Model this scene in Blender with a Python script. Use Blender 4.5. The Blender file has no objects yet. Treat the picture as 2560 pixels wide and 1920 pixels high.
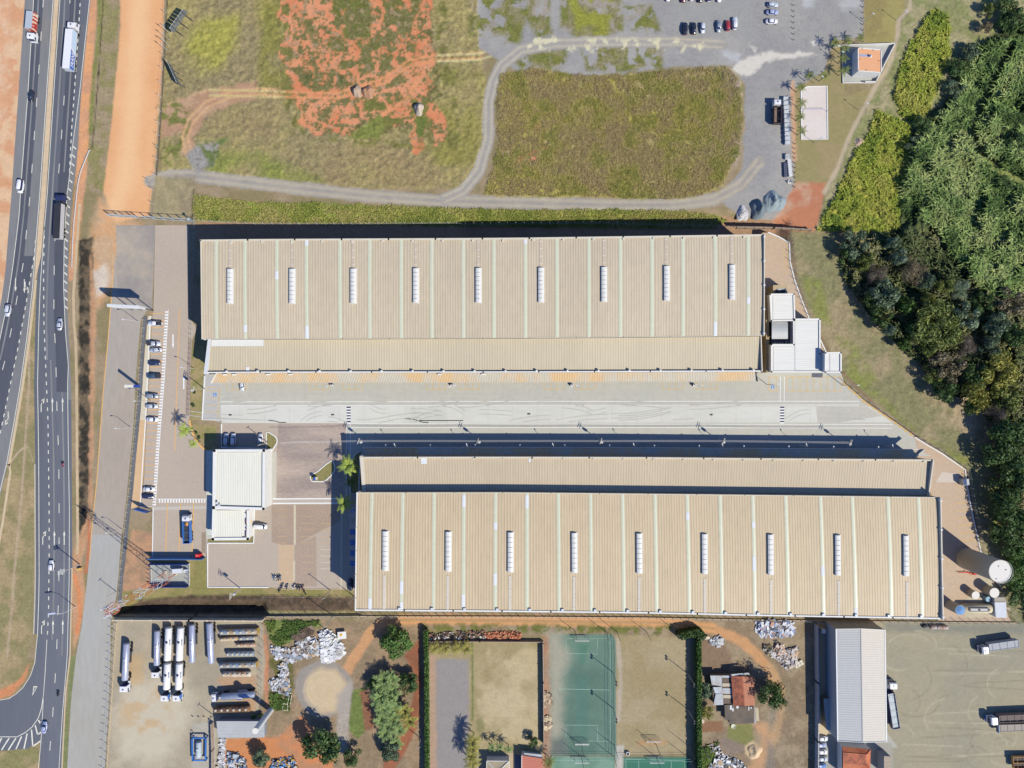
import bpy,math,random
import numpy as np
from mathutils import Vector
random.seed(7);np.random.seed(7)
scene=bpy.context.scene
COL=scene.collection
S=0.145
H=257.0
cam=bpy.data.objects.new('camera',bpy.data.cameras.new('camera'))
COL.objects.link(cam);cam.location=(0,0,H)
cam.data.sensor_width=36.0
cam.data.lens=18.0/(1280*S/H)
cam.data.clip_start=1.0;cam.data.clip_end=9000
scene.camera=cam
SUN_EL=math.radians(45.0)
SUN_DIR=Vector((0.795,-0.607,0)).normalized()
world=bpy.data.worlds.new('World');scene.world=world;world.use_nodes=True
wn=world.node_tree;bg=wn.nodes['Background']
sky=wn.nodes.new('ShaderNodeTexSky');sky.sky_type='NISHITA';sky.sun_disc=False
sky.sun_elevation=SUN_EL
sky.sun_rotation=math.atan2(SUN_DIR.x,SUN_DIR.y)
sky.altitude=600;sky.dust_density=0.4;sky.ozone_density=2.2
tint=wn.nodes.new('ShaderNodeVectorMath');tint.operation='MULTIPLY';tint.inputs[1].default_value=(.70,.95,1.42)
wn.links.new(sky.outputs[0],tint.inputs[0]);wn.links.new(tint.outputs[0],bg.inputs[0]);bg.inputs[1].default_value=0.088
sun=bpy.data.objects.new('sun',bpy.data.lights.new('sun','SUN'));COL.objects.link(sun)
sun.data.energy=4.6;sun.data.angle=math.radians(0.5);sun.data.color=(1.0,0.945,0.80)
sv=Vector((SUN_DIR.x*math.cos(SUN_EL),SUN_DIR.y*math.cos(SUN_EL),math.sin(SUN_EL)))
sun.rotation_euler=sv.to_track_quat('Z','Y').to_euler();sun.location=(60,-50,120)
vs=scene.view_settings
vs.view_transform='Standard';vs.look='None';vs.gamma=1;vs.use_curve_mapping=False
vs.exposure=0.5
scene.cycles.max_bounces=4;scene.cycles.diffuse_bounces=2;scene.cycles.glossy_bounces=2
scene.cycles.transparent_max_bounces=4
K=0.60
def lin(c):
 c=np.asarray(c,float)/255.0
 return np.where(c<=0.04045,c/12.92,((c+0.055)/1.055)**2.4)
def alb(r,g,b):
 c=lin((r,g,b));y=0.3*c[0]+0.59*c[1]+0.11*c[2]
 return tuple(np.clip((c*0.95+y*0.05)*K,0,0.82))
def P(x,y,h=0.0):
 k=S*(H-h)/H
 return((x-1280)*k,(960-y)*k,h)
def Tl(tx,ty,zx,zy):return(640*tx+zx/3.456,480*ty+zy/3.456)
def Z(ox,oy,k,pts):return[(ox+a/k,oy+b/k)for a,b in pts]
MATS={}
def M(key,rgb=None,rough=0.8,var=0.12,scale=1.2,metal=0.0,spec=0.3,space='W',stretch=(1,1,1),bump=0.0,var2=0.0,scale2=8.0,rgb2=None):
 if key in MATS:return MATS[key]
 m=bpy.data.materials.new(key);m.use_nodes=True;MATS[key]=m
 nt=m.node_tree;b=nt.nodes['Principled BSDF']
 b.inputs['Roughness'].default_value=rough;b.inputs['Metallic'].default_value=metal
 b.inputs['Specular IOR Level'].default_value=spec
 col=alb(*rgb)
 if space=='W':
  g=nt.nodes.new('ShaderNodeNewGeometry');vec=g.outputs['Position']
 else:
  g=nt.nodes.new('ShaderNodeTexCoord');vec=g.outputs['Object']
 mp=nt.nodes.new('ShaderNodeMapping');mp.inputs['Scale'].default_value=stretch
 nt.links.new(vec,mp.inputs[0])
 def noise(sc,det=4):
  n=nt.nodes.new('ShaderNodeTexNoise');n.inputs['Scale'].default_value=sc
  n.inputs['Detail'].default_value=det;n.inputs['Roughness'].default_value=0.62
  nt.links.new(mp.outputs[0],n.inputs['Vector']);return n
 n1=noise(1.0/scale)
 r1=nt.nodes.new('ShaderNodeMapRange');r1.inputs[1].default_value=0.25;r1.inputs[2].default_value=0.75
 r1.inputs[3].default_value=1-var;r1.inputs[4].default_value=1+var
 nt.links.new(n1.outputs[0],r1.inputs[0])
 if rgb2 is not None:
  mx=nt.nodes.new('ShaderNodeMix');mx.data_type='RGBA'
  mx.inputs[6].default_value=(*col,1);mx.inputs[7].default_value=(*alb(*rgb2),1)
  n3=noise(1.0/scale2);r3=nt.nodes.new('ShaderNodeMapRange')
  r3.inputs[1].default_value=0.42;r3.inputs[2].default_value=0.62
  nt.links.new(n3.outputs[0],r3.inputs[0]);nt.links.new(r3.outputs[0],mx.inputs[0])
  base=mx.outputs[2]
 else:
  rg=nt.nodes.new('ShaderNodeRGB');rg.outputs[0].default_value=(*col,1);base=rg.outputs[0]
 fac=r1.outputs[0]
 if var2:
  n2=noise(1.0/scale2,3);r2=nt.nodes.new('ShaderNodeMapRange')
  r2.inputs[1].default_value=0.3;r2.inputs[2].default_value=0.7
  r2.inputs[3].default_value=1-var2;r2.inputs[4].default_value=1+var2
  nt.links.new(n2.outputs[0],r2.inputs[0])
  mm=nt.nodes.new('ShaderNodeMath');mm.operation='MULTIPLY'
  nt.links.new(fac,mm.inputs[0]);nt.links.new(r2.outputs[0],mm.inputs[1]);fac=mm.outputs[0]
 sc=nt.nodes.new('ShaderNodeVectorMath');sc.operation='SCALE'
 nt.links.new(base,sc.inputs[0]);nt.links.new(fac,sc.inputs['Scale'])
 nt.links.new(sc.outputs[0],b.inputs['Base Color'])
 if bump:
  bp=nt.nodes.new('ShaderNodeBump');bp.inputs['Strength'].default_value=bump;bp.inputs['Distance'].default_value=0.15
  nt.links.new(n1.outputs[0],bp.inputs['Height']);nt.links.new(bp.outputs[0],b.inputs['Normal'])
 return m
def attr_mat(key,name='Col',var=0.18,scale=0.9,rough=0.95,trans=0.0):
 """colour from a painted attribute, with a finer grain on top"""
 if key in MATS:return MATS[key]
 m=bpy.data.materials.new(key);m.use_nodes=True;MATS[key]=m
 nt=m.node_tree;b=nt.nodes['Principled BSDF']
 b.inputs['Roughness'].default_value=rough;b.inputs['Specular IOR Level'].default_value=0.15
 a=nt.nodes.new('ShaderNodeAttribute');a.attribute_name=name
 g=nt.nodes.new('ShaderNodeNewGeometry')
 fac=None
 for sc_,amp in((1.0/scale,1.0),(0.35/scale,0.7)):
  n=nt.nodes.new('ShaderNodeTexNoise');n.inputs['Scale'].default_value=sc_;n.inputs['Detail'].default_value=3
  nt.links.new(g.outputs['Position'],n.inputs['Vector'])
  s=nt.nodes.new('ShaderNodeMath');s.operation='SUBTRACT';s.inputs[1].default_value=0.5
  nt.links.new(n.outputs[0],s.inputs[0])
  mu=nt.nodes.new('ShaderNodeMath');mu.operation='MULTIPLY';mu.inputs[1].default_value=amp*2.6
  nt.links.new(s.outputs[0],mu.inputs[0])
  if fac is None:fac=mu.outputs[0]
  else:
   ad=nt.nodes.new('ShaderNodeMath');ad.operation='ADD'
   nt.links.new(fac,ad.inputs[0]);nt.links.new(mu.outputs[0],ad.inputs[1]);fac=ad.outputs[0]
 ml=nt.nodes.new('ShaderNodeMath');ml.operation='MULTIPLY_ADD';ml.inputs[2].default_value=1.0
 nt.links.new(fac,ml.inputs[0]);nt.links.new(a.outputs['Alpha'],ml.inputs[1])
 sc=nt.nodes.new('ShaderNodeVectorMath');sc.operation='SCALE'
 nt.links.new(a.outputs['Color'],sc.inputs[0]);nt.links.new(ml.outputs[0],sc.inputs['Scale'])
 nt.links.new(sc.outputs[0],b.inputs['Base Color'])
 return m
class MB:
 """collects shapes in world (or local) metres and links them as ONE mesh object"""
 def __init__(s):s.v=[];s.f=[];s.m=[];s.mats=[];s.T=None
 def mi(s,mat):
  if mat not in s.mats:s.mats.append(mat)
  return s.mats.index(mat)
 def at(s,x=0,y=0,z=0,a=0):
  s.T=(x,y,z,math.cos(a),math.sin(a));return s
 def av(s,p):
  if s.T:
   x,y,z,c,n=s.T
   p=(x+p[0]*c-p[1]*n,y+p[0]*n+p[1]*c,z+p[2])
  s.v.append(tuple(p));return len(s.v)-1
 def face(s,pts,mat):
  s.f.append([s.av(p)for p in pts]);s.m.append(s.mi(mat));return s
 def prism(s,pts,z0,z1,mat,top=True,bottom=False,side=None,topmat=None):
  """pts: (x,y) anticlockwise or clockwise; z0/z1 numbers"""
  a=sum(pts[i][0]*pts[(i+1)%len(pts)][1]-pts[(i+1)%len(pts)][0]*pts[i][1]for i in range(len(pts)))
  if a<0:pts=pts[::-1]
  n=len(pts)
  lo=[s.av((p[0],p[1],z0))for p in pts];hi=[s.av((p[0],p[1],z1))for p in pts]
  k=s.mi(side or mat)
  for i in range(n):
   s.f.append([lo[i],lo[(i+1)%n],hi[(i+1)%n],hi[i]]);s.m.append(k)
  if top:s.f.append(hi);s.m.append(s.mi(topmat or mat))
  if bottom:s.f.append(lo[::-1]);s.m.append(k)
  return s
 def box(s,cx,cy,z0,lx,ly,lz,mat,a=0.0,bottom=False):
  c,n=math.cos(a),math.sin(a)
  pts=[(cx+x*c-y*n,cy+x*n+y*c)for x,y in((-lx/2,-ly/2),(lx/2,-ly/2),(lx/2,ly/2),(-lx/2,ly/2))]
  return s.prism(pts,z0,z0+lz,mat,bottom=bottom)
 def tube(s,pts,r,mat,n=6,cap=True):
  pts=[Vector(p)for p in pts]
  rr=r if isinstance(r,(list,tuple))else[r]*len(pts)
  rings=[]
  for i,p in enumerate(pts):
   d=(pts[min(i+1,len(pts)-1)]-pts[max(i-1,0)])
   d=d.normalized()if d.length>1e-9 else Vector((0,0,1))
   u=d.orthogonal().normalized();w=d.cross(u)
   if i and(u.dot(pu)<-0.2):u=-u;w=-w
   pu=u
   rings.append([s.av(p+(u*math.cos(2*math.pi*k/n)+w*math.sin(2*math.pi*k/n))*rr[i])for k in range(n)])
  k0=s.mi(mat)
  for A,B in zip(rings,rings[1:]):
   for k in range(n):
    s.f.append([A[k],A[(k+1)%n],B[(k+1)%n],B[k]]);s.m.append(k0)
  if cap:
   s.f.append(rings[0][::-1]);s.m.append(k0);s.f.append(rings[-1]);s.m.append(k0)
  return s
 def lathe(s,cx,cy,prof,mat,n=20,ax=None):
  """prof: (radius, height) from bottom to top, round a vertical axis; or along ax=(p0,p1)"""
  if ax:
   p0=Vector(ax[0]);d=(Vector(ax[1])-p0).normalized();u=d.orthogonal().normalized();w=d.cross(u)
   f=lambda r,h,t:p0+d*h+(u*math.cos(t)+w*math.sin(t))*r
  else:f=lambda r,h,t:(cx+r*math.cos(t),cy+r*math.sin(t),h)
  rings=[[s.av(f(r,h,2*math.pi*k/n))for k in range(n)]for r,h in prof]
  k0=s.mi(mat)
  for A,B in zip(rings,rings[1:]):
   for k in range(n):
    s.f.append([A[k],A[(k+1)%n],B[(k+1)%n],B[k]]);s.m.append(k0)
  s.f.append(rings[0][::-1]);s.m.append(k0);s.f.append(rings[-1]);s.m.append(k0)
  return s
 def build(s,name,parent=None,smooth=False,local=False):
  me=bpy.data.meshes.new(name)
  v=s.v
  if parent is not None and not local:
   o_=root_of(parent);v=[(a-o_[0],b-o_[1],c-o_[2])for a,b,c in v]
  me.from_pydata(v,[],s.f)
  for m in s.mats:me.materials.append(m)
  me.polygons.foreach_set('material_index',s.m)
  if smooth:me.polygons.foreach_set('use_smooth',[True]*len(s.f))
  me.update()
  o=bpy.data.objects.new(name,me);COL.objects.link(o)
  if parent is not None:o.parent=parent
  return o
def root_of(o):
 x=y=z=0
 while o is not None:x+=o.location.x;y+=o.location.y;z+=o.location.z;o=o.parent
 return x,y,z
def tag(o,label=None,cat=None,group=None,kind=None):
 if label:o['label']=label
 if cat:o['category']=cat
 if group:o['group']=group
 if kind:o['kind']=kind
 return o
def thing(name,label,cat,loc=(0,0,0),rz=0.0,group=None):
 o=bpy.data.objects.new(name,None);COL.objects.link(o);o.empty_display_size=0.5
 o.location=loc;o.rotation_euler=(0,0,rz);return tag(o,label,cat,group)
def copy_tree(o,parent=None):
 c=o.copy();COL.objects.link(c)
 if parent is not None:c.parent=parent
 for ch in o.children:copy_tree(ch,c)
 return c
def sheet(name,pts,z,mat,parent=None,label=None,kind='structure'):
 mb=MB();mb.face([P(x,y,z)for x,y in ccw(pts)],mat)
 o=mb.build(name,parent)
 if parent is None:o['kind']=kind
 if label:o['label']=label
 return o
def ccw(pts):
 a=sum(pts[i][0]*pts[(i+1)%len(pts)][1]-pts[(i+1)%len(pts)][0]*pts[i][1]for i in range(len(pts)))
 return pts if a<0 else pts[::-1]
def ribbon(mb,pts,w,z,mat,h=0.0):
 """flat band of width w metres along image points (raised by h: a kerb)"""
 q=[Vector(P(x,y,0))for x,y in pts]
 L,R=[],[]
 for i,p in enumerate(q):
  d=(q[min(i+1,len(q)-1)]-q[max(i-1,0)]).normalized();nrm=Vector((-d.y,d.x,0))
  L.append(p+nrm*w/2);R.append(p-nrm*w/2)
 for i in range(len(q)-1):
  if h:mb.prism([(L[i].x,L[i].y),(R[i].x,R[i].y),(R[i+1].x,R[i+1].y),(L[i+1].x,L[i+1].y)],z,z+h,mat)
  else:mb.face([(a.x,a.y,z)for a in(L[i+1],L[i],R[i],R[i+1])],mat)
def dashes(mb,pts,on,off,w,z,mat,start=0.0):
 """broken line along image points; on/off in photograph pixels"""
 q=[np.array(p,float)for p in pts];seg=[np.linalg.norm(b-a)for a,b in zip(q,q[1:])]
 tot=sum(seg);cum=np.concatenate([[0],np.cumsum(seg)])
 def pt(t):
  i=min(max(np.searchsorted(cum,t)-1,0),len(seg)-1)
  return tuple(q[i]+(q[i+1]-q[i])*(t-cum[i])/seg[i])
 t=start
 while t<tot:
  ribbon(mb,[pt(t),pt(min(t+on,tot))],w,z,mat);t+=on+off
# ================= THE GROUND: one fine grid of soil, grass and tracks, cut into plain-named zones
ST=3.2
X0,X1,Y0,Y1=-210.0,2770.0,-170.0,2090.0
nx=int((X1-X0)/ST)+1;ny=int((Y1-Y0)/ST)+1
gx=X0+np.arange(nx)*ST;gy=Y0+np.arange(ny)*ST
GX,GY=np.meshgrid(gx,gy)
rng=np.random.RandomState(11)
def vnoise(X,Y,sc,seed):
 r=np.random.RandomState(seed).rand(256,256)
 x=X/sc+37.3;y=Y/sc+91.7
 xi=np.floor(x).astype(int);yi=np.floor(y).astype(int)
 fx=x-xi;fy=y-yi;fx=fx*fx*(3-2*fx);fy=fy*fy*(3-2*fy)
 a=r[yi%256,xi%256];b=r[yi%256,(xi+1)%256];c=r[(yi+1)%256,xi%256];d=r[(yi+1)%256,(xi+1)%256]
 return(a*(1-fx)+b*fx)*(1-fy)+(c*(1-fx)+d*fx)*fy
def fbm(X,Y,sc,seed,o=4):
 t=0;w=0;a=1.0
 for i in range(o):
  t=t+a*vnoise(X,Y,sc/2**i,seed+i);w+=a;a*=0.55
 return t/w
def sstep(a,b,x):
 t=np.clip((x-a)/(b-a),0,1);return t*t*(3-2*t)
C=np.zeros((ny,nx,3));A=np.full((ny,nx),0.16);GZ=np.zeros((ny,nx));ZN=np.zeros((ny,nx),int)
ZONES=['ground']
def zone_id(n):
 if n not in ZONES:ZONES.append(n)
 return ZONES.index(n)
def win(pts,m):
 xs=[p[0]for p in pts];ys=[p[1]for p in pts]
 i0=max(int((min(xs)-m-X0)/ST),0);i1=min(int((max(xs)+m-X0)/ST)+2,nx)
 j0=max(int((min(ys)-m-Y0)/ST),0);j1=min(int((max(ys)+m-Y0)/ST)+2,ny)
 return slice(j0,j1),slice(i0,i1)
def seg_dist(x,y,a,b):
 dx,dy=b[0]-a[0],b[1]-a[1];L=dx*dx+dy*dy+1e-9
 t=np.clip(((x-a[0])*dx+(y-a[1])*dy)/L,0,1)
 return np.hypot(x-a[0]-t*dx,y-a[1]-t*dy)
def sd_poly(x,y,pts):
 d=np.full(x.shape,1e9);ins=np.zeros(x.shape,bool)
 n=len(pts)
 for i in range(n):
  a,b=pts[i],pts[(i+1)%n]
  d=np.minimum(d,seg_dist(x,y,a,b))
  c=(a[1]>y)!=(b[1]>y)
  if a[1]!=b[1]:ins^=c&(x<(b[0]-a[0])*(y-a[1])/(b[1]-a[1])+a[0])
 return np.where(ins,d,-d)
SEED=[100]
def apply(s,m,col,col2=None,c2=40,thr=0.5,wid=0.12,det=None,zone=None,dz=None):
 x,y=GX[s],GY[s];SEED[0]+=7
 c=np.array(alb(*col))[None,None,:]*np.ones(x.shape+(1,))
 if col2 is not None:
  t=sstep(thr-wid,thr+wid,fbm(x,y,c2,SEED[0]))[...,None]
  c=c*(1-t)+np.array(alb(*col2))*t
 mm=m[...,None]
 C[s]=C[s]*(1-mm)+c*mm
 if det is not None:A[s]=A[s]*(1-m)+det*m
 if zone is not None:ZN[s][m>0.5]=zone_id(zone)
 if dz is not None:GZ[s]=GZ[s]*(1-m)+dz*m
def paint(pts,col,soft=3,warp=0,wsc=18,**k):
 s=win(pts,soft+warp+6);x,y=GX[s],GY[s]
 d=sd_poly(x,y,pts)
 if warp:d=d+(fbm(x,y,wsc,SEED[0]+3)-0.5)*2.6*warp
 m=sstep(-soft,soft,d)*k.pop('op',1.0)
 apply(s,m,col,**k);return s,m
def stroke(pts,w,col,soft=3,warp=0,wsc=18,**k):
 s=win(pts,w+soft+warp+6);x,y=GX[s],GY[s]
 d=np.full(x.shape,1e9)
 for a,b in zip(pts,pts[1:]):d=np.minimum(d,seg_dist(x,y,a,b))
 d=w/2.0-d
 if warp:d=d+(fbm(x,y,wsc,SEED[0]+3)-0.5)*2.6*warp
 apply(s,sstep(-soft,soft,d)*k.pop('op',1.0),col,**k)
def speckle(pts,col,sc,thr,wid=0.05,soft=8,warp=6,op=1.0,**k):
 """ragged patches (clumps of weeds on soil, stains) inside a region"""
 s=win(pts,soft+warp+6);x,y=GX[s],GY[s]
 d=sd_poly(x,y,pts)+(fbm(x,y,18,SEED[0]+5)-0.5)*2*warp
 m=sstep(-soft,soft,d)*sstep(thr-wid,thr+wid,fbm(x,y,sc,SEED[0]+9))*op
 apply(s,m,col,**k)
def twin(pts,gap,w,col,**k):
 """two wheel ruts along a track"""
 q=[np.array(p,float)for p in pts];L,R=[],[]
 for i,p in enumerate(q):
  d=q[min(i+1,len(q)-1)]-q[max(i-1,0)];d=d/np.linalg.norm(d);n=np.array([-d[1],d[0]])
  L.append(p+n*gap/2);R.append(p-n*gap/2)
 stroke(L,w,col,**k);stroke(R,w,col,**k)
OV=lambda pts:[(a*1.15732,b*1.15732)for a,b in pts]
T1=lambda pts:Z(0,0,3.456,pts)
def TT(i,j,pts):return Z(640*i,480*j,3.456,pts)
C[:]=alb(168,148,116)
apply((slice(0,ny),slice(0,nx)),np.ones((ny,nx)),(168,148,118),(150,136,98),c2=60,det=0.2)
paint([(-250,-200),(78,-200),(66,0),(34,480),(16,690),(-10,860),(-250,860)],(232,192,152),soft=4,col2=(222,165,122),c2=30,zone='bare_soil',det=0.14)
paint([(-250,-200),(40,-200),(25,0),(10,300),(-250,480)],(228,172,130),soft=14,op=0.8,col2=(232,192,158),c2=24)
paint([(226,-200),(252,-200),(246,0),(222,360),(212,480),(185,700),(170,700),(192,405)],(232,168,116),soft=4,warp=3,col2=(215,160,120),zone='verge')
paint([(248,-200),(310,-200),(300,0),(285,300),(262,480),(215,480),(226,300),(243,0)],(166,148,116),soft=4,warp=3,col2=(150,142,92),c2=22,det=0.3,zone='verge')
stroke([(255,-100),(250,60),(234,200),(226,330)],9,(140,140,78),soft=4,warp=3,det=0.35)
stroke([(262,-50),(245,200),(238,290),(230,372)],2.5,(84,74,58),soft=1.5,warp=1.5)
paint([(300,-200),(412,-200),(411,0),(402,231),(385,440),(373,538),(289,558),(258,480),(278,318),(289,203),(301,72)],(244,188,134),soft=3,warp=1.5,col2=(238,176,122),c2=60,wid=0.3,det=0.06,zone='dirt_road')
stroke([(352,-200),(350,0),(335,230),(315,440),(280,540)],46,(250,202,150),soft=22,op=0.8,det=0.05)
paint([(250,500),(290,548),(355,560),(330,640),(292,720),(240,770),(226,640),(236,540)],(226,172,122),soft=16,warp=6,op=0.9,zone='dirt_road',col2=(212,176,138),c2=40)
paint([(232,680),(262,660),(275,690),(262,735),(240,740)],(222,208,190),soft=10,warp=5,op=.9)
paint([(197,600),(232,590),(228,800),(226,1000),(224,1280),(212,1345),(197,1345),(197,960)],(120,104,82),soft=4,warp=5,wsc=14,col2=(62,58,50),c2=16,thr=.48,det=0.4,zone='ditch',dz=-0.25)
paint([(226,640),(240,760),(236,1000),(230,1240),(224,1345),(204,1390),(215,1500),(200,1580),(184,1640),(176,1450),(182,1380),(222,1280),(224,900)],(205,158,118),soft=4,warp=4,zone='verge',det=0.2)
stroke([(186,1440),(198,1480),(200,1540),(192,1580)],10,(224,146,94),soft=3,warp=2)
stroke([(222,1300),(222,1360),(215,1430)],6,(205,120,82),soft=3,warp=2)
paint([(177,1640),(190,1640),(172,1800),(162,1990),(150,1990)],(132,140,92),soft=3,warp=3,zone='verge',det=.3)
paint([(94,690),(97,820),(92,960),(88,1100),(85,1440),(80,1600),(60,1690),(0,1740),(-250,1745),(-250,1330),(-20,1270),(30,1090),(62,930),(85,780)],(152,142,98),soft=3,col2=(178,156,116),c2=40,det=0.28,zone='lawn')
stroke(TT(0,2,[(250,-400),(250,0),(215,550),(200,800),(165,1200),(120,1659),(110,1860),(60,2360)]),5,(192,168,140),soft=2)
stroke(TT(0,2,[(215,540),(150,600),(75,690)]),5,(196,174,146),soft=2)
stroke(TT(0,2,[(232,520),(285,660)]),3.5,(180,160,130),soft=2)
paint([(-250,1690),(0,1725),(50,1700),(72,1662),(62,1700),(30,1738),(-10,1752),(-250,1752)],(220,146,98),soft=5,warp=2)
paint([(-250,1880),(0,1880),(70,1873),(98,1858),(92,2100),(-250,2100)],(146,140,92),soft=3,col2=(176,154,116),c2=36,det=0.28,zone='lawn')
paint([(425,-200),(1215,-200),(1200,130),(1226,250),(1205,420),(1140,470),(900,470),(640,452),(480,440),(400,440),(398,300),(410,120)],(168,154,98),soft=5,warp=5,col2=(154,140,100),c2=120,thr=.52,wid=.25,det=0.42,zone='grass_field')
for pts,c in((OV([(430,40),(520,30),(500,140),(440,160),(370,160)]),(170,166,70)),(OV([(420,330),(560,330),(700,390),(560,400),(450,380)]),(136,146,64)),(OV([(560,0),(610,0),(610,200),(560,190)]),(140,136,60)),(OV([(930,140),(1040,150),(1040,330),(990,400),(930,350)]),(146,140,68))):
 speckle(pts,c,70,.42,wid=.2,soft=20,op=.8,det=.4)
for pts in(OV([(700,310),(860,320),(900,390),(700,400)]),OV([(760,300),(930,330),(980,400),(850,410)]),OV([(420,200),(600,190),(600,300),(480,300)])):
 speckle(pts,(158,138,98),60,.45,wid=.2,soft=20,op=.7)
paint(TT(0,0,[(1420,900),(1560,860),(1700,800),(2212,700),(2212,850),(1880,940),(1750,1050),(1680,1200),(1660,1360),(1580,1330),(1590,1150),(1380,1200)]),(196,160,126),soft=6,warp=7,col2=(188,148,116),c2=30,det=.2,zone='dirt_track')
speckle(TT(0,0,[(1370,850),(1640,820),(1640,1100),(1500,1460),(1340,1450)]),(126,128,68),26,.5,det=.4)
twin(TT(0,0,[(1630,1340),(1600,1180),(1650,1040),(1790,900),(1980,820),(2212,790),(2460,800)]),14,6,(222,176,128),soft=3,op=.8)
red=TT(1,0,[(180,-500),(210,0),(200,130),(260,300),(190,400),(240,620),(240,780),(330,940),(480,1150),(720,1165),(900,1130),(950,1060),(1100,1090),(1340,1110),(1350,1200),(1380,1290),(1450,1280),(1430,1160),(1470,1100),(1560,1270),(1670,1160),(1600,1000),(1520,870),(1530,600),(1560,480),(1500,300),(1510,100),(1480,-500)])
paint(red,(224,138,92),soft=3,warp=20,wsc=30,col2=(230,156,112),c2=50,wid=.25,det=.12,zone='bare_soil')
GRN=(118,116,62)
speckle(TT(1,0,[(380,0),(760,-300),(1250,-300),(1440,0),(1300,330),(900,420),(520,420),(400,200)]),GRN,34,.47,wid=.04,det=.4)
speckle(TT(1,0,[(640,-100),(1000,-100),(980,330),(760,330),(700,150)]),(112,116,54),40,.38,wid=.05,det=.4)
speckle(TT(1,0,[(500,350),(1100,330),(1380,380),(1360,560),(900,640),(560,600)]),GRN,22,.5,wid=.04,det=.4)
speckle(TT(1,0,[(380,620),(840,620),(820,760),(400,770)]),(100,104,58),24,.46,wid=.04,det=.4)
speckle(TT(1,0,[(230,100),(1560,100),(1660,1250),(480,1150),(240,700)]),(122,116,68),13,.57,wid=.05,det=.4)
speckle(red,(128,122,76),7,.63,wid=.06,det=.4)
speckle(red,(176,150,118),9,.66,wid=.06,op=.7)
speckle(TT(1,0,[(150,0),(330,0),(300,700),(360,1080),(500,1180),(900,1180),(1600,1300),(1700,1000),(1560,500),(1560,0),(1640,0),(1780,1300),(900,1260),(300,1160),(160,600)]),(128,124,66),20,.5,wid=.05,det=.4)
speckle(TT(1,0,[(900,850),(1480,850),(1500,1100),(1000,1150)]),(122,122,62),20,.52,wid=.04,det=.4)
paint(TT(1,0,[(800,1180),(1060,1000),(1120,1080),(1050,1200)]),(132,138,66),soft=6,warp=7,det=.4)
paint(TT(1,0,[(1360,1040),(1480,1010),(1440,1180),(1400,1180)]),(112,124,60),soft=4,warp=6,det=.4)
twin(TT(1,0,[(-300,800),(240,815),(700,830),(1100,700),(1330,540),(1570,500),(1960,480)]),13,6,(234,160,104),soft=3,op=.75)
twin(TT(1,0,[(-400,800),(240,815)]),14,5,(206,190,130),soft=2.5)
twin(TT(1,0,[(1570,503),(1920,490),(2080,445)]),15,5,(205,196,140),soft=2.5)
stroke(TT(1,0,[(1100,980),(1300,860),(1420,650)]),10,(234,158,104),soft=5,op=.6)
paint([(1178,-200),(2160,-200),(2158,90),(2090,110),(2070,175),(1985,225),(1985,470),(1975,560),(1850,545),(1800,500),(1856,420),(1862,210),(1830,165),(1700,165),(1500,190),(1320,190),(1240,150),(1200,120)],(172,168,162),soft=4,warp=5,col2=(158,156,154),c2=80,wid=.3,det=.16,zone='gravel_yard')
for pts,t in((TT(1,0,[(1830,0),(2212,-200),(2212,300),(1850,320)]),.47),(TT(2,0,[(-20,-200),(130,-200),(320,0),(340,300),(220,340),(120,160),(60,380),(-60,360)]),.42),(TT(2,0,[(430,-200),(930,-200),(960,260),(800,310),(560,320),(420,230)]),.36),(TT(2,0,[(960,60),(1200,30),(1290,270),(1140,300),(1000,230)]),.5),(TT(2,0,[(-20,470),(480,420),(470,640),(100,640)]),.48),(TT(2,0,[(600,400),(860,400),(1320,400),(1300,600),(900,620),(640,600)]),.46)):
 speckle(pts,(124,126,62),24,t,wid=.05,det=.42)
 speckle(pts,(160,146,120),20,t+.06,wid=.06,op=.5)
speckle(TT(2,0,[(470,-100),(900,-100),(820,310),(560,320)]),(150,150,58),40,.45,wid=.1,det=.42)
paint([(1650,-200),(1880,-200),(1880,95),(1690,90)],(164,164,160),soft=14,op=.7,det=.1)
for q in(TT(3,0,[(-330,600),(-260,520),(0,440),(120,460),(400,440),(440,480),(250,500),(60,500),(-60,560),(-130,650),(-300,640)]),TT(3,0,[(350,360),(450,320),(470,370),(390,400)]),TT(2,0,[(2040,390),(2150,410),(2100,430)])):
 paint(q,(226,218,204),soft=5,warp=7,wsc=14,op=.9,det=.1)
paint(TT(2,0,[(1800,430),(1960,470),(1960,540),(1840,500)]),(196,196,198),soft=8,warp=6,op=.8)
paint(TT(3,0,[(300,-100),(420,-60),(400,60),(310,80)]),(196,198,198),soft=8,warp=6,op=.7)
paint(TT(3,0,[(600,0),(800,-20),(800,70),(640,90)]),(200,200,198),soft=10,warp=6,op=.6)
road=OV([(325,392),(350,383),(400,378),(500,390),(600,402),(800,424),(950,434),(1100,437),(1300,443),(1450,443),(1540,432),(1600,400),(1640,350)])
stroke(road,32,(176,168,156),soft=3,warp=3,col2=(166,160,152),c2=50,det=.12,zone='gravel_track')
twin(road,16,7,(196,184,160),soft=3,op=.7)
spur=OV([(960,430),(1000,412),(1035,370),(1055,300),(1056,220),(1066,175),(1085,140),(1125,108),(1200,94),(1320,90),(1460,90),(1560,96)])
stroke(spur,29,(172,166,158),soft=3,warp=3,det=.12,zone='gravel_track')
twin(spur,15,5,(200,190,165),soft=2.5,op=.8)
speckle(OV([(1150,80),(1520,85),(1520,110),(1130,112)]),(224,216,178),16,.6,wid=.06)
paint(TT(0,0,[(1590,1340),(1700,1250),(1900,1230),(1830,1420),(1700,1500)]),(160,156,150),soft=8,warp=6,zone='gravel_track')
speckle(TT(0,0,[(1700,1230),(1960,1200),(1830,1450)]),(112,126,70),18,.48,det=.4)
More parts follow.
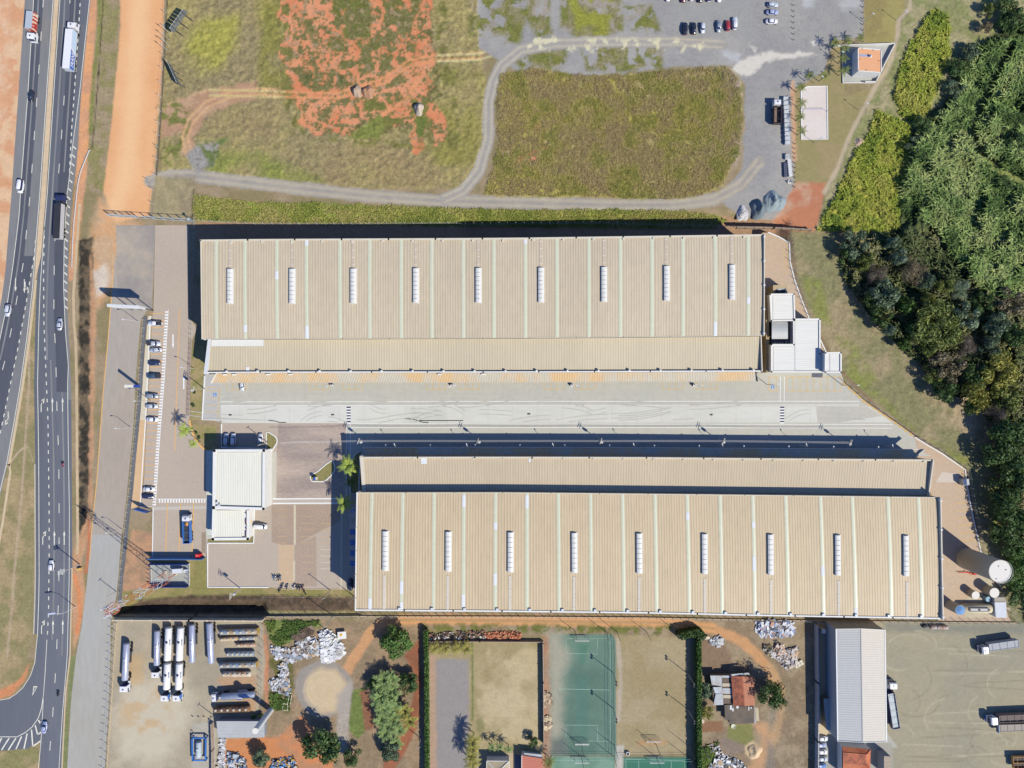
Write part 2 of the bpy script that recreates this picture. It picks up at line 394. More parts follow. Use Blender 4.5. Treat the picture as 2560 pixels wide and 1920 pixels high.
f2=OV([(1082,162),(1150,148),(1220,158),(1300,165),(1400,158),(1480,150),(1565,143),(1600,175),(1604,260),(1594,330),(1560,398),(1500,426),(1400,430),(1300,424),(1100,424),(1045,420),(1062,370),(1078,300),(1072,220)])
paint(f2,(162,152,90),soft=3,warp=7,wsc=22,col2=(160,142,100),c2=110,thr=.5,wid=.2,det=.44,zone='grass_field')
speckle(f2,(170,160,66),90,.54,wid=.12,op=.7,det=.44)
for a,b,r in((1330,390,12),(1366,370,7),(1300,395,8),(1344,320,6)):
 paint([(a-r,b-r*.6),(a+r,b-r),(a+r*.6,b+r),(a-r,b+r*.7)],(204,138,104),soft=3,warp=5,wsc=10)
stroke([(1800,480),(1750,450),(1738,400),(1760,380)],4,(186,172,96),soft=2.5,op=.7);stroke([(1815,470),(1770,440),(1758,400)],4,(186,172,96),soft=2.5,op=.7)
paint(TT(2,0,[(1740,570),(1880,570),(1980,660),(1990,1200),(1940,1450),(1880,1420),(1930,1000),(1880,780),(1760,700)]),(178,160,136),soft=4,warp=5,col2=(118,126,70),c2=22,det=.3)
strip=[(484,487),(560,497),(640,506),(800,508),(960,514),(1120,520),(1280,526),(1440,525),(1570,524),(1700,528),(1790,538),(1816,552),(1780,572),(1280,566),(640,556),(484,552)]
paint([(478,488),(820,520),(1280,530),(1800,540),(1990,556),(2010,590),(1900,592),(1280,600),(490,604)],(176,140,108),soft=3,zone='verge',det=.2)
paint(strip,(152,150,74),soft=3,warp=4,wsc=14,col2=(140,156,62),c2=60,thr=.5,det=.42,zone='grass_field')
paint([(388,440),(478,447),(484,545),(384,545)],(176,160,122),soft=3,col2=(160,148,112),c2=24,det=.2,zone='verge')
speckle([(440,440),(490,440),(490,560),(455,560)],(150,136,110),18,.45,op=.7)
stroke([(484,475),(480,560)],3,(100,88,66),soft=2,warp=1)
paint([(2158,-200),(2290,-200),(2262,20),(2240,110),(2162,112)],(168,156,96),soft=2,col2=(156,142,90),c2=50,det=.16,zone='lawn')
paint([(2085,100),(2110,100),(2112,240),(2200,215),(2180,300),(2120,440),(2062,470),(1988,460),(1985,225),(2060,180)],(160,148,100),soft=2,col2=(168,150,108),c2=60,det=.14,zone='lawn')
paint([(1990,455),(2064,458),(2046,560),(2034,580),(1960,575),(1930,560),(1960,510)],(206,168,138),soft=5,warp=3,col2=(196,130,96),c2=44,det=.14,zone='bare_soil')
paint([(2000,520),(2052,520),(2034,578),(1925,572),(1935,552)],(200,132,96),soft=10,warp=4,op=.9)
stroke([(1982,205),(1984,300),(1986,400)],9,(214,168,130),soft=4,warp=3)
paint([(2290,-200),(2600,-200),(2600,300),(2420,130),(2390,280),(2300,320),(2250,310),(2170,420),(2040,580),(2070,470),(2140,310),(2230,140),(2262,20)],(170,160,120),soft=5,warp=3,col2=(144,146,94),c2=22,det=.34,zone='rough_grass')
stroke([(2290,-120),(2275,20),(2248,50),(2240,110),(2222,165),(2190,215),(2150,290),(2120,350),(2095,420),(2062,480)],11,(196,178,148),soft=4,warp=2,zone='path',det=.12)
marsh1=Z(1920,0,3.456,[(1430,80),(1560,130),(1570,450),(1480,700),(1420,880),(1300,1050),(1150,1010),(1085,850),(1130,650),(1200,450),(1300,270)])
marsh2=Z(1920,0,3.456,[(940,950),(1100,1020),(1240,1090),(1225,1400),(1180,1659),(1120,1990),(900,2000),(420,1990),(600,1659),(740,1350),(850,1180)])
for m_ in(marsh1,marsh2):
 paint(m_,(156,164,64),soft=4,warp=5,col2=(126,146,58),c2=34,det=.4,zone='reed_bed')
 speckle(m_,(168,164,62),26,.55,op=.8)
 speckle(m_,(100,116,46),22,.6,op=.7)
wood_edge=[(2600,60),(2520,60),(2450,110),(2400,150),(2380,240),(2300,300),(2270,350),(2240,480),(2230,580),(2150,580),(2085,620),(2120,720),(2170,790),(2230,860),(2310,920),(2330,980),(2440,1000),(2480,1060),(2490,1140),(2500,1300),(2510,1400),(2545,1480),(2560,1560),(2800,1560),(2800,60)]
paint(wood_edge,(74,86,54),soft=5,warp=5,col2=(92,104,58),c2=26,det=.45,zone='woodland_floor')
stroke([(2520,120),(2440,270),(2424,330),(2440,375),(2500,430),(2600,480)],26,(150,158,92),soft=4,warp=3,col2=(138,148,84),c2=20,det=.2,zone='path')
paint([(1975,578),(2090,585),(2110,700),(2180,800),(2300,920),(2340,985),(2450,1010),(2492,1120),(2505,1300),(2530,1400),(2560,1500),(2560,1570),(2530,1550),(2455,1380),(2420,1170),(2290,1090),(2100,930),(1990,700)],(166,150,116),soft=4,warp=4,col2=(142,138,98),c2=60,thr=.5,wid=.15,det=.32,zone='rough_grass')
for q in([(2100,930),(2150,930),(2300,1090),(2430,1150),(2400,1170),(2290,1080)],[(2460,1150),(2495,1150),(2510,1300),(2530,1400),(2490,1380),(2470,1250)],[(2090,840),(2130,850),(2200,960),(2140,960)],[(2000,690),(2050,700),(2080,810),(2040,800)]):
 speckle(q,(140,146,74),40,.42,wid=.12,soft=12,op=.85)
speckle([(2280,900),(2440,1000),(2430,1100),(2330,1020)],(186,164,132),34,.45,wid=.12,soft=12,op=.8)
stroke([(1980,600),(1990,700),(2022,800),(2100,925),(2200,1030),(2290,1090),(2415,1175),(2440,1330)],8,(146,124,96),soft=4,warp=2)
paint([(330,1325),(382,1330),(380,1395),(378,1470),(300,1490),(312,1400)],(196,152,116),soft=3,warp=2,col2=(176,142,112),c2=20,det=.2,zone='verge')
paint([(350,800),(352,960),(346,1040),(330,1260),(318,1330),(300,1440),(296,1490),(288,1490),(302,1330),(316,1250),(336,1000),(342,800)],(160,146,112),soft=3,warp=2,det=.3,zone='verge')
paint([(474,1395),(520,1395),(519,1468),(880,1474),(886,1530),(288,1530),(300,1480),(378,1470)],(150,142,84),soft=3,col2=(168,150,100),c2=30,det=.25,zone='lawn')
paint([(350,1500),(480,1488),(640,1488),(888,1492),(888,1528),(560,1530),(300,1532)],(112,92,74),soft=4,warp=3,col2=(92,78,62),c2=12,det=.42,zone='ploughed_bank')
stroke([(660,1530),(888,1534)],7,(160,150,104),soft=3)
for q in([(478,870),(508,860),(510,960),(504,1050),(476,1052)],[(477,1062),(540,1062),(540,1126),(520,1128),(500,1100),(482,1078)]):
 paint(q,(172,154,110),soft=2,col2=(150,144,88),c2=20,det=.25,zone='lawn')
paint([(285,1545),(665,1548),(668,1700),(640,1800),(640,2080),(264,2080),(272,1800)],(190,176,150),soft=3,col2=(178,166,144),c2=50,wid=.25,det=.12,zone='tanker_yard')
paint([(330,1700),(470,1690),(480,1800),(420,1900),(300,1900),(290,1780)],(212,200,176),soft=30,warp=14,op=.85,det=.08)
speckle([(300,1560),(420,1740),(430,1830),(300,1840)],(206,172,124),40,.56,wid=.1,soft=20,op=.7)
paint([(470,1560),(560,1565),(560,1720),(470,1720)],(162,152,134),soft=16,op=.6)
paint([(560,1690),(640,1690),(640,1790),(620,1790),(540,1700)],(196,158,122),soft=8,warp=5,op=.9)
paint([(480,1810),(540,1800),(540,1960),(480,1960)],(190,186,176),soft=4,op=.7)
paint([(655,1552),(900,1552),(960,1545),(1060,1560),(1050,1960),(640,2080),(640,1800),(668,1700)],(168,142,112),soft=4,warp=3,col2=(152,132,104),c2=36,det=.3,zone='waste_ground')
paint([(662,1552),(800,1550),(806,1570),(760,1575),(730,1600),(700,1618),(676,1600)],(104,122,62),soft=4,warp=6,col2=(128,140,72),c2=18,det=.45,zone='grass_field')
speckle([(670,1640),(740,1640),(730,1780),(672,1780)],(112,108,62),22,.46,det=.4)
stroke([(662,1590),(668,1650),(664,1720),(668,1780)],7,(208,142,104),soft=3,warp=3)
track=[(850,1700),(868,1672),(890,1640),(920,1592),(950,1560),(1000,1550),(1100,1549),(1300,1552),(1511,1555),(1640,1556),(1714,1561),(1786,1572),(1859,1606),(1895,1640),(1925,1680),(1950,1730)]
paint([(960,1545),(1280,1540),(1760,1545),(2040,1556),(2036,2080),(1740,2080),(1744,1590),(1360,1590),(1060,1570)],(166,148,120),soft=4,warp=3,col2=(150,130,104),c2=34,det=.28,zone='waste_ground')
stroke(track,26,(212,160,112),soft=5,warp=4,det=.14,zone='dirt_track')
twin(track[4:12],13,5,(224,166,110),soft=2.5);stroke(track[5:12],4,(158,142,104),soft=3,op=.7)
speckle([(1060,1560),(1740,1566),(1740,1586),(1060,1580)],(118,120,62),14,.48,det=.4)
paint([(811+74*math.cos(t)*(1+.06*math.sin(2*t)),1722+72*math.sin(t))for t in np.linspace(0,6.28,26)[:-1]],(162,154,144),soft=5,warp=4,zone='dirt_track',det=.12)
paint([(815+56*math.cos(t),1725+54*math.sin(t))for t in np.linspace(0,6.28,26)[:-1]],(214,190,152),soft=10,warp=7,det=.08)
for r in(48,39,31,24):stroke([(808+r*math.cos(t),1728+r*math.sin(t))for t in np.linspace(0.3*r,0.3*r+4.8,18)],2.4,(226,206,172),soft=2,op=.6)
paint([(842,1740),(878,1700),(880,1790),(862,1880),(836,1880),(842,1800)],(180,170,158),soft=8,warp=5,zone='dirt_track')
paint([(1010,1640),(1048,1600),(1054,1700),(1046,1800),(1020,1870),(980,1930),(980,2000),(940,2000),(960,1900),(1005,1820),(1030,1760),(1040,1690)],(168,106,76),soft=4,warp=3,col2=(150,98,72),c2=26,det=.16,zone='dirt_track')
paint([(640,1845),(700,1840),(728,1810),(760,1790),(800,1840),(850,1870),(800,2000),(640,2080)],(216,142,92),soft=6,warp=6,col2=(196,142,104),c2=40,det=.14,zone='bare_soil')
paint([(566,1845),(660,1845),(700,1870),(740,1900),(700,2060),(640,2080),(560,1900)],(214,142,90),soft=4,warp=4,det=.14,zone='bare_soil')
paint(TT(1,3,[(840,980),(960,960),(940,1340),(880,1400),(800,1340),(820,1100)]),(118,132,70),soft=3,warp=3,det=.4,zone='lawn')
paint(TT(1,3,[(900,1000),(960,980),(1030,1300),(940,1340)]),(150,104,78),soft=4,warp=3)
paint([(1074,1600),(1358,1600),(1358,2080),(1074,2080)],(188,172,132),soft=2,col2=(170,154,112),c2=60,thr=.5,wid=.2,det=.16,zone='lawn')
paint([(1086,1648),(1172,1648),(1172,2080),(1086,2080)],(158,152,148),soft=6,warp=3,det=.1,zone='gravel_yard')
paint([(1072,1600),(1090,1620),(1092,2080),(1072,2080)],(188,158,134),soft=4,warp=3)
stroke([(1180,1605),(1182,1720),(1181,1800)],5,(122,130,76),soft=2,warp=2,det=.35)
speckle([(1190,1620),(1350,1620),(1350,1860),(1190,1860)],(204,186,146),50,.5,wid=.15,op=.8)
paint([(1186,1800),(1206,1792),(1212,1825),(1194,1832)],(148,142,98),soft=5,warp=4)
paint([(1358,1588),(1376,1588),(1380,2080),(1358,2080)],(176,124,92),soft=2,warp=2,col2=(160,118,90),c2=20,zone='bare_soil')
paint([(1375.5,1585),(1532,1586),(1537,1600),(1538,1888),(1380,1888)],(112,142,126),soft=1.5,col2=(96,126,112),c2=70,wid=.25,det=.1,zone='sports_pitch')
paint([(1370,1580),(1400,1580),(1424,1640),(1408,1700),(1404,1890),(1372,1890)],(176,172,152),soft=22,warp=6,op=.95)
paint([(1376,1850),(1412,1840),(1420,1890),(1378,1890)],(108,118,112),soft=10,warp=4,op=.9)
paint([(1442,1690),(1470,1690),(1470,1850),(1442,1850)],(88,130,116),soft=6,op=.6)
paint([(1444,1608),(1474,1608),(1460,1660),(1450,1660)],(78,130,110),soft=7,op=.6)
paint([(1378,1891),(1537,1891),(1540,2080),(1382,2080)],(132,164,144),soft=1.5,col2=(114,150,128),c2=40,det=.08,zone='sports_pitch')
paint([(1539,1586),(1724,1596),(1728,1888),(1541,1888)],(168,152,112),soft=2,col2=(178,162,128),c2=70,thr=.5,wid=.2,det=.16,zone='lawn')
stroke([(1545,1600),(1552,1700),(1546,1800)],10,(190,176,156),soft=4,warp=4)
stroke([(1600,1858),(1660,1856)],12,(200,150,100),soft=8,op=.6)
paint([(1556,1894),(1722,1893),(1726,2080),(1562,2080)],(70,128,106),soft=1.5,det=.06,zone='sports_pitch')
paint([(1538,1865),(1560,1862),(1556,1960),(1540,1960)],(196,190,178),soft=3,zone='path')
paint([(1744,1590),(1800,1590),(1830,1640),(1820,1690),(1746,1690)],(146,122,100),soft=6,warp=4,det=.22)
paint(Z(1720,1680,6.9125,[(700,920),(1100,900),(1140,1150),(1000,1290),(800,1330),(650,1290)]),(138,138,82),soft=3,warp=2,det=.2,zone='lawn')
paint(Z(1720,1680,6.9125,[(200,860),(600,840),(610,1040),(200,1040)]),(152,114,84),soft=3,warp=2,det=.14)
paint(Z(1720,1680,6.9125,[(650,1110),(1000,1300),(950,1400),(700,1450),(480,1180)]),(148,130,116),soft=6,warp=4)
paint(Z(1720,1680,6.9125,[(980,1290),(1120,1200),(1240,1290),(1260,1450),(1100,1500),(990,1420)]),(224,194,152),soft=5,warp=3,det=.1)
paint(Z(1720,1680,6.9125,[(1120,880),(1380,900),(1540,1080),(1500,1250),(1300,1700),(1040,1700),(1300,1250)]),(210,164,120),soft=10,warp=6,op=.85,det=.12)
paint(Z(1720,1680,6.9125,[(1340,1180),(1500,1180),(1500,1700),(1350,1700)]),(142,132,120),soft=10,warp=6,op=.85)
paint(Z(1720,1680,6.9125,[(1400,650),(1560,640),(1540,1040),(1430,1050)]),(150,138,120),soft=9,warp=6,op=.8)
stroke([(1925,1670),(1952,1720),(1950,1790),(1935,1850)],20,(200,164,122),soft=9,warp=6,op=.7)
speckle([(1960,1700),(2030,1700),(2034,1920),(1960,1920)],(136,122,96),20,.5,op=.6)
paint([(2040,1556),(2540,1560),(2790,1566),(2790,2080),(2040,2080)],(176,166,138),soft=3,col2=(166,160,138),c2=90,thr=.5,wid=.3,det=.12,zone='haulage_yard')
paint([(2210,1556),(2560,1562),(2560,1585),(2210,1580)],(140,140,128),soft=10,warp=6,op=.8)
for i in range(46):
 cx_,cy_=2240+rng.rand()*300,1610+rng.rand()*300;r_=20+rng.rand()*60;a0=rng.rand()*6.28
 if i>22:q=[(cx_+t,cy_+(t-80)*.06*math.sin(i))for t in np.linspace(0,150,5)]
 else:q=[(cx_+r_*math.cos(t),cy_+r_*.8*math.sin(t))for t in np.linspace(a0,a0+1.8,9)]
 stroke(q,2.5,((200,190,162),(146,138,112))[i%2],soft=2.2,op=.7)
paint(Z(2000,1680,6.9125,[(1500,1060),(1690,1300),(1440,1330),(1300,1220)]),(192,190,180),soft=2,op=.9)
paint([(2040,1845),(2095,1838),(2230,1858),(2235,1990),(2040,1990)],(176,172,160),soft=3,det=.08)
tall=np.zeros((ny,nx))
for n_,a_ in(('grass_field',.42),('reed_bed',1.1),('woodland_floor',1.0),('rough_grass',.22),('ditch',.25),('ploughed_bank',.3)):
 if n_ in ZONES:tall[ZN==zone_id(n_)]=a_
for _ in range(2):
 tall[1:-1,1:-1]=(tall[1:-1,1:-1]*2+tall[:-2,1:-1]+tall[2:,1:-1]+tall[1:-1,:-2]+tall[1:-1,2:])/6
tex=fbm(GX,GY*1.15,9.5,501,3);tex2=fbm(GX,GY,30,611,3)
GZ=GZ+tall*np.clip((tex-.3)*2.2+(tex2-.5)*1.2,0,2)
def dip(pts,depth,soft):
 s=win(pts,soft+8);d=sd_poly(GX[s],GY[s],pts);GZ[s]-=depth*sstep(-soft,soft,d)
ws_=win(wood_edge,20);dd_=sd_poly(GX[ws_],GY[ws_],wood_edge);GZ[ws_]+=sstep(0,30,dd_)*np.where(ZN[ws_]==zone_id('woodland_floor'),1.0,0)*np.clip((fbm(GX[ws_],GY[ws_],34,733,3)-.36)*9,0,3.2)
dip([(1150,548),(1500,544),(1800,548),(1960,560),(1960,640),(1150,640)],3.2,26)  # ground sunk along the north wall to lengthen the warehouse shadow
dip([(296,1516),(380,1508),(660,1508),(668,1541),(296,1541)],4.6,8);dip([(668,1522),(900,1524),(900,1545),(660,1545)],.7,8)
GZ=np.where((GY>1541.0)&(GX<900)&(GX>280),np.maximum(GZ,0),GZ)
C=np.clip(C,0.01,0.8)
MG=attr_mat('painted_ground')
kz=S*(H-GZ)/H
VX=(GX-1280)*kz;VY=(960-GY)*kz
idx=np.arange(nx*ny).reshape(ny,nx)
quads=np.stack([idx[1:,:-1],idx[1:,1:],idx[:-1,1:],idx[:-1,:-1]],-1).reshape(-1,4)
qz=ZN[:-1,:-1].reshape(-1)
vco=np.stack([VX,VY,GZ],-1).reshape(-1,3)
vcol=np.concatenate([C,A[...,None]],-1).reshape(-1,4)
def ground_z(px,py):
 i=min(max(int((px-X0)/ST),0),nx-1);j=min(max(int((py-Y0)/ST),0),ny-1);return GZ[j,i]
for zi,zname in enumerate(ZONES):
 q=quads[qz==zi]
 if not len(q):continue
 used,inv=np.unique(q,return_inverse=True)
 me=bpy.data.meshes.new(zname);nf=len(q)
 me.vertices.add(len(used));me.vertices.foreach_set('co',vco[used].astype(np.float32).ravel())
 me.loops.add(nf*4);me.loops.foreach_set('vertex_index',inv.astype(np.int32).ravel())
 me.polygons.add(nf);me.polygons.foreach_set('loop_start',np.arange(nf,dtype=np.int32)*4)
 me.update(calc_edges=True)
 at=me.color_attributes.new('Col','FLOAT_COLOR','POINT')
 at.data.foreach_set('color',vcol[used].astype(np.float32).ravel())
 me.polygons.foreach_set('use_smooth',[True]*nf)
 me.materials.append(MG)
 o=bpy.data.objects.new(zname,me);COL.objects.link(o);o['kind']='structure'
mb=MB();far=M('far_land',(150,146,96),var=.2,scale=30,rgb2=(176,150,116),scale2=160)
a,b,c,d=(X0-1280)*S,(gx[-1]-1280)*S,(960-gy[-1])*S,(960-Y0)*S;R=4000
for q in(((-R,d),(-R,R),(R,R),(R,d)),((-R,-R),(-R,c),(R,c),(R,-R)),((-R,c),(-R,d),(a,d),(a,c)),((b,c),(b,d),(R,d),(R,c))):
 mb.face([(x,y,0)for x,y in q[::-1]],far)
mb.build('terrain')['kind']='structure'
# ================= ROADS AND PAVED YARDS
ASPH=M('asphalt',(134,134,136),var=.10,scale=1.0,var2=.10,scale2=14,stretch=(1,.12,1))
ASPHD=M('asphalt_dark',(88,92,104),var=.10,scale=1.0,var2=.12,scale2=16,stretch=(1,.1,1))
ASPHM=M('asphalt_mid',(108,112,122),var=.08,scale=.9,var2=.12,scale2=14,stretch=(1,.08,1))
ASPHP=M('asphalt_pale',(168,166,160),var=.10,scale=1.4,var2=.06,scale2=20,stretch=(1,.3,1))
PAINT=M('road_paint',(240,236,220),var=.22,scale=.8)
ORANGE=M('orange_paint',(244,186,104),var=.10,scale=.9)
YELLOW=M('yellow_paint',(234,190,96),var=.12,scale=.9)
KERB=M('kerb_concrete',(216,194,158),var=.10,scale=1.2)
KERBW=M('kerb_white',(250,250,248),var=.05,scale=1.0)
f_=lambda pts:(lambda y:float(np.interp(y,[p[1]for p in pts],[p[0]for p in pts])))
Lsh=f_([(68,-200),(62,0),(29,480),(13,682),(3,755),(-20,850),(-60,1000),(-120,1200)])
Ledge=f_([(92,-200),(84,0),(69.4,240),(53.5,448),(48,538),(32,668),(19,755),(0,847),(-27,960),(-90,1200)])
Ldash=f_([(117,-200),(108.5,0),(98.4,158),(87,324),(76,480),(59,654),(30,816),(13,900),(-15,1000),(-80,1200)])
Ltick=f_([(89,600),(87,630),(69.4,735),(46,865),(27.5,954),(0,1087),(-30,1200)])
Linn=f_([(142,-200),(133,0),(118.6,202),(100,480),(90,604),(81,723),(66.5,850),(52,954),(37.6,1041),(17,1157),(0,1229),(-30,1330)])
Rl=f_([(158,-200),(150,0),(134.5,231),(118.6,480),(110,581),(101,711),(97,813),(94,960),(95.5,1047),(97,1163),(98,1440),(97,1498),(94,1585)])
Rtick=f_([(111,567),(109,682),(110,813),(116,954),(120,1047),(123,1278),(123,1394),(121.5,1527),(118.6,1590)])
Rdash=f_([(182,-200),(174,26),(158,284),(145,457),(136,625),(134.5,798),(139,870),(143,1047),(147,1134),(148,1301),(147.6,1394),(147,1475),(141,1651),(135,1741),(129,1828),(121,1914),(104,2100)])
Racc=f_([(208,-200),(201,0),(191,159),(179,327),(173.6,434)])
Redge=f_([(231,-200),(224,0),(199.7,226),(182,362),(171,463),(168,480),(160.6,610),(159,711),(163.5,827),(171,914),(169,960),(170.7,1105),(173.6,1278),(173.2,1440),(168,1642),(156,1787),(147.6,1920),(132,2100)])
Rout=f_([(235,-200),(226,0),(203,231),(192,405),(181,480),(172,625),(168,760),(178,960),(180,1278),(181,1440),(176,1642),(165,1729),(156,1920),(141,2100)])
LoopIn=[(94,1585),(87,1657),(76,1690),(58,1718),(40,1735),(23,1746),(0,1750),(-60,1752),(-200,1752)]
ys=lambda a,b,st=24:[min(a+i*st,b)for i in range(int(math.ceil((b-a)/st))+1)]
def band(fa,fb,y0,y1,z,mat,name=None,parent=None,oa=0,ob=0):
 pts=[(fa(y)+oa,y)for y in ys(y0,y1)]+[(fb(y)+ob,y)for y in ys(y0,y1)][::-1]
 return sheet(name,pts,z,mat,parent)
hw=thing('highway',None,None,(0,0,0));hw['kind']='structure'
def part(name,pts,z,mat):return sheet(name,pts,z,mat,hw)
band(Lsh,Linn,-190,1330,.020,ASPH,'carriageway',hw,0,3)
part('carriageway',[(Rl(y)-9*(1 if 640<y<1600 else.3),y)for y in ys(-190,1585)]+LoopIn+[(-200,1885),(0,1877),(69,1872),(100,1850),(100,2090)]+[(Rout(y),y)for y in ys(-190,2090)][::-1],.020,ASPHM)
band(Ledge,Ldash,-190,1000,.024,ASPHD,'resurfaced_lane',hw)
band(Rdash,Racc,-190,434,.024,ASPHD,'resurfaced_lane',hw)
band(Rdash,Redge,434,980,.024,ASPHD,'resurfaced_lane',hw)
band(Ldash,Ltick,640,1100,.024,ASPHD,'resurfaced_lane',hw)
band(Redge,Rout,-190,1000,.0245,ASPH,'hard_shoulder',hw)
mid=lambda fa,fb:(lambda y:(fa(y)+fb(y))/2)
for fa,fb,y0,y1 in((Ledge,Ldash,-190,900),(Rl,Rdash,-190,900),(Rdash,Redge,980,1640),(Rtick,Rdash,900,1600),(Rdash,Racc,-190,430)):
 c_=mid(fa,fb);mb=MB();ribbon(mb,[(c_(y),y)for y in ys(y0,y1)],.55,.027,M('worn_track',(140,140,142),var=.2,scale=2,stretch=(1,.1,1)));mb.build('worn_strip',hw)
mb=MB();zt=.031
for f,y0,y1,w in((Ledge,-190,1150,.22),(Linn,-190,1320,.22),(Rl,-190,1585,.22),(Redge,-190,2090,.2)):
 ribbon(mb,[(f(y),y)for y in ys(y0,y1,16)],w,zt,PAINT)
ribbon(mb,LoopIn[:-1],.2,zt,PAINT)
for f,y0,y1,on,off,st in((Ldash,-190,1150,23,60,20),(Rdash,-190,2080,24,61,5),(Racc,-190,434,9,9,0),(Ltick,600,1180,9,12,0),(Rtick,567,1590,9,12.5,0)):
 dashes(mb,[(f(y),y)for y in ys(y0,y1,16)],on,off,.24 if on>12 else.32,zt,PAINT,st)
ribbon(mb,[(117.5,1599),(113,1680),(108.5,1741),(106,1800),(102,1860),(96,1920),(84,2080)],.2,zt,PAINT)
ribbon(mb,[(-60,1842),(0,1842),(43,1842),(62,1832),(80,1818),(96,1795),(104,1770),(108,1742)],.25,zt,PAINT)
for y in range(366,772,21):
 x=Redge(y);ribbon(mb,[(x+1.5,y),(x+8.5,y+7)],.42,zt,PAINT)
for a,b in(((4,1845),(-10,1876)),((23,1845),(4,1875)),((40,1845),(21,1875)),((54,1841),(40,1873)),((68,1834),(60,1872)),((79,1824),(82,1866)),((82,1866),(102,1852)),((88,1813),(94,1836)),((94,1836),(104,1830)),((96,1800),(101,1809)),((101,1809),(106,1803))):
 ribbon(mb,[a,b],.45,zt,PAINT)
def arrow(mb,x,y,L,mat,kind='up',z=zt,w=.18,hw_=.42):
 """tail at (x,y), L photograph pixels long, pointing up or (L<0) down the picture"""
 s=1 if L>0 else-1;L=abs(L)
 tip=y-s*L;nk=y-s*(L*.68)
 if kind=='up':ribbon(mb,[(x,y),(x,nk)],w*1.6,z,mat);hx,hy=x,nk;mb.face([P(a,b,z)for a,b in ccw([(x-hw_*7,nk),(x+hw_*7,nk),(x,tip)])],mat)
 else:
  k=1 if kind=='right' else-1
  ribbon(mb,[(x,y),(x,y-s*L*.5),(x+k*4,y-s*L*.8)],w*1.6,z,mat)
  mb.face([P(a,b,z)for a,b in ccw([(x+k*1,y-s*L*.68),(x+k*8.5,tip),(x+k*7,y-s*L*.62)])],mat)
  mb.face([P(a,b,z)for a,b in ccw([(x+k*1,y-s*L*.86),(x+k*8.5,tip),(x+k*2,y-s*L*.6)])],mat)
for x,y in((131,1029),(156.5,1029),(136,1362),(160.6,1362),(132.5,1585),(157,1585)):arrow(mb,x,y,35,PAINT)
for x,y in((103,1030),(107,1362),(104,1585)):arrow(mb,x,y,35,PAINT,'right')
arrow(mb,39,695,-34,PAINT);arrow(mb,61,698,-35,PAINT);arrow(mb,63,705,-20,PAINT,'right');arrow(mb,20.5,1029,-34,PAINT,'left')
mb.face([P(a,b,zt+.002)for a,b in ccw([(84,1715),(93.5,1716),(80.5,1740)])],PAINT)
mb.face([P(a,b,zt+.005)for a,b in ccw([(86,1718),(90.5,1718.5),(82.5,1733)])],ASPHM)
mb.build('lane_marking',hw)
mb=MB();med=[(Linn(y)+3.2,y)for y in ys(-190,720)]+[(Rl(y)-3.2,y)for y in ys(-190,640)][::-1]
mb.prism([P(x,y)[:2]for x,y in med],0,.14,M('median_fill',(222,196,160),var=.08,scale=2,var2=.06));mb.build('median_strip')['kind']='structure'
mb=MB();ribbon(mb,[(Linn(y)+6.5,y)for y in ys(700,1165)],.9,.03,KERB,.12)
ribbon(mb,[(17,1165),(24,1160),(26,1180),(8,1300),(-10,1400),(-40,1500)],.8,.03,KERB,.12)
ribbon(mb,[(Rl(y)-9.5,y)for y in ys(1160,1585)],.4,.03,M('kerb_worn',(206,196,176),var=.12),.1)
ribbon(mb,[(Rout(y)-.6,y)for y in ys(1420,2090)],.45,.03,KERB,.12)
mb.build('kerb')['kind']='structure'
mb=MB();ribbon(mb,Z(0,480,3.456,[(690,100),(660,500),(635,900),(640,1150),(655,1300),(662,1659),(668,2500),(672,3050),(665,3130)]),.95,.015,M('gutter',(210,184,146),var=.12,scale=1.5,var2=.1),.05)
mb.build('drain_gutter')['kind']='structure'
SR=M('service_road',(186,172,156),var=.08,scale=1.2,var2=.07,scale2=18,stretch=(1,.25,1),rgb2=(176,168,158))
SR2=M('service_road_grey',(186,184,178),var=.07,scale=1.2,var2=.08,scale2=16,stretch=(1,.2,1),rgb2=(176,172,162))
sheet('service_road',[(283,678),(290,640),(298,598),(320,570),(388,563),(380,772),(366,778),(352,800),(344,880),(338,960),(334,1060),(322,1180),(312,1290),(303,1340),(228.6,1336),(243,1191),(257.5,989),(260,960),(272,820)],.012,SR)
sheet('service_road',[(303,1340),(296,1440),(290,1496),(282,1530),(277,1560),(276,1640),(270,1780),(262,1920),(256,2090),(160,2090),(168,1920),(178,1750),(190,1640),(205,1560),(218,1450),(228.6,1336)],.012,SR2)
sheet('asphalt_apron',[(290,563),(388,563),(380,772),(300,772),(292,690)],.016,M('apron',(168,160,152),var=.08,scale=1.4,var2=.10,scale2=14,rgb2=(184,170,152)))
mb=MB();ribbon(mb,[(284,671),(277,760),(270,850),(260,960),(257.5,989),(243,1191),(228.6,1336),(224,1400)],.3,.022,ORANGE);mb.build('edge_line')['kind']='structure'
mb=MB();ribbon(mb,[(364,790),(357,870),(352,960),(347,1030),(336,1140),(328,1230),(319,1300),(309,1400),(303,1450),(299,1510)],1.35,.02,M('drain_channel',(112,112,116),var=.22,scale=1.4,var2=.1,scale2=6),.06);mb.build('drain_channel')['kind']='structure'
BRK=M('brick_paving',(198,182,164),var=.07,scale=.9,var2=.05,scale2=12,rgb2=(190,174,158))
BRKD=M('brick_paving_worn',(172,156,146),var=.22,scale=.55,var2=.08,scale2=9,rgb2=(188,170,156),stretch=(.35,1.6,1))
BRKE=M('brick_paving_east',(208,180,150),var=.08,scale=1.2,var2=.06,scale2=14,rgb2=(200,176,152))
CONC=M('concrete',(204,200,186),var=.06,scale=2,var2=.06,scale2=14,rgb2=(194,192,180))
CONCL=M('concrete_pale',(226,225,216),var=.05,scale=2,var2=.06,scale2=18,rgb2=(214,213,203),stretch=(.35,1,1))
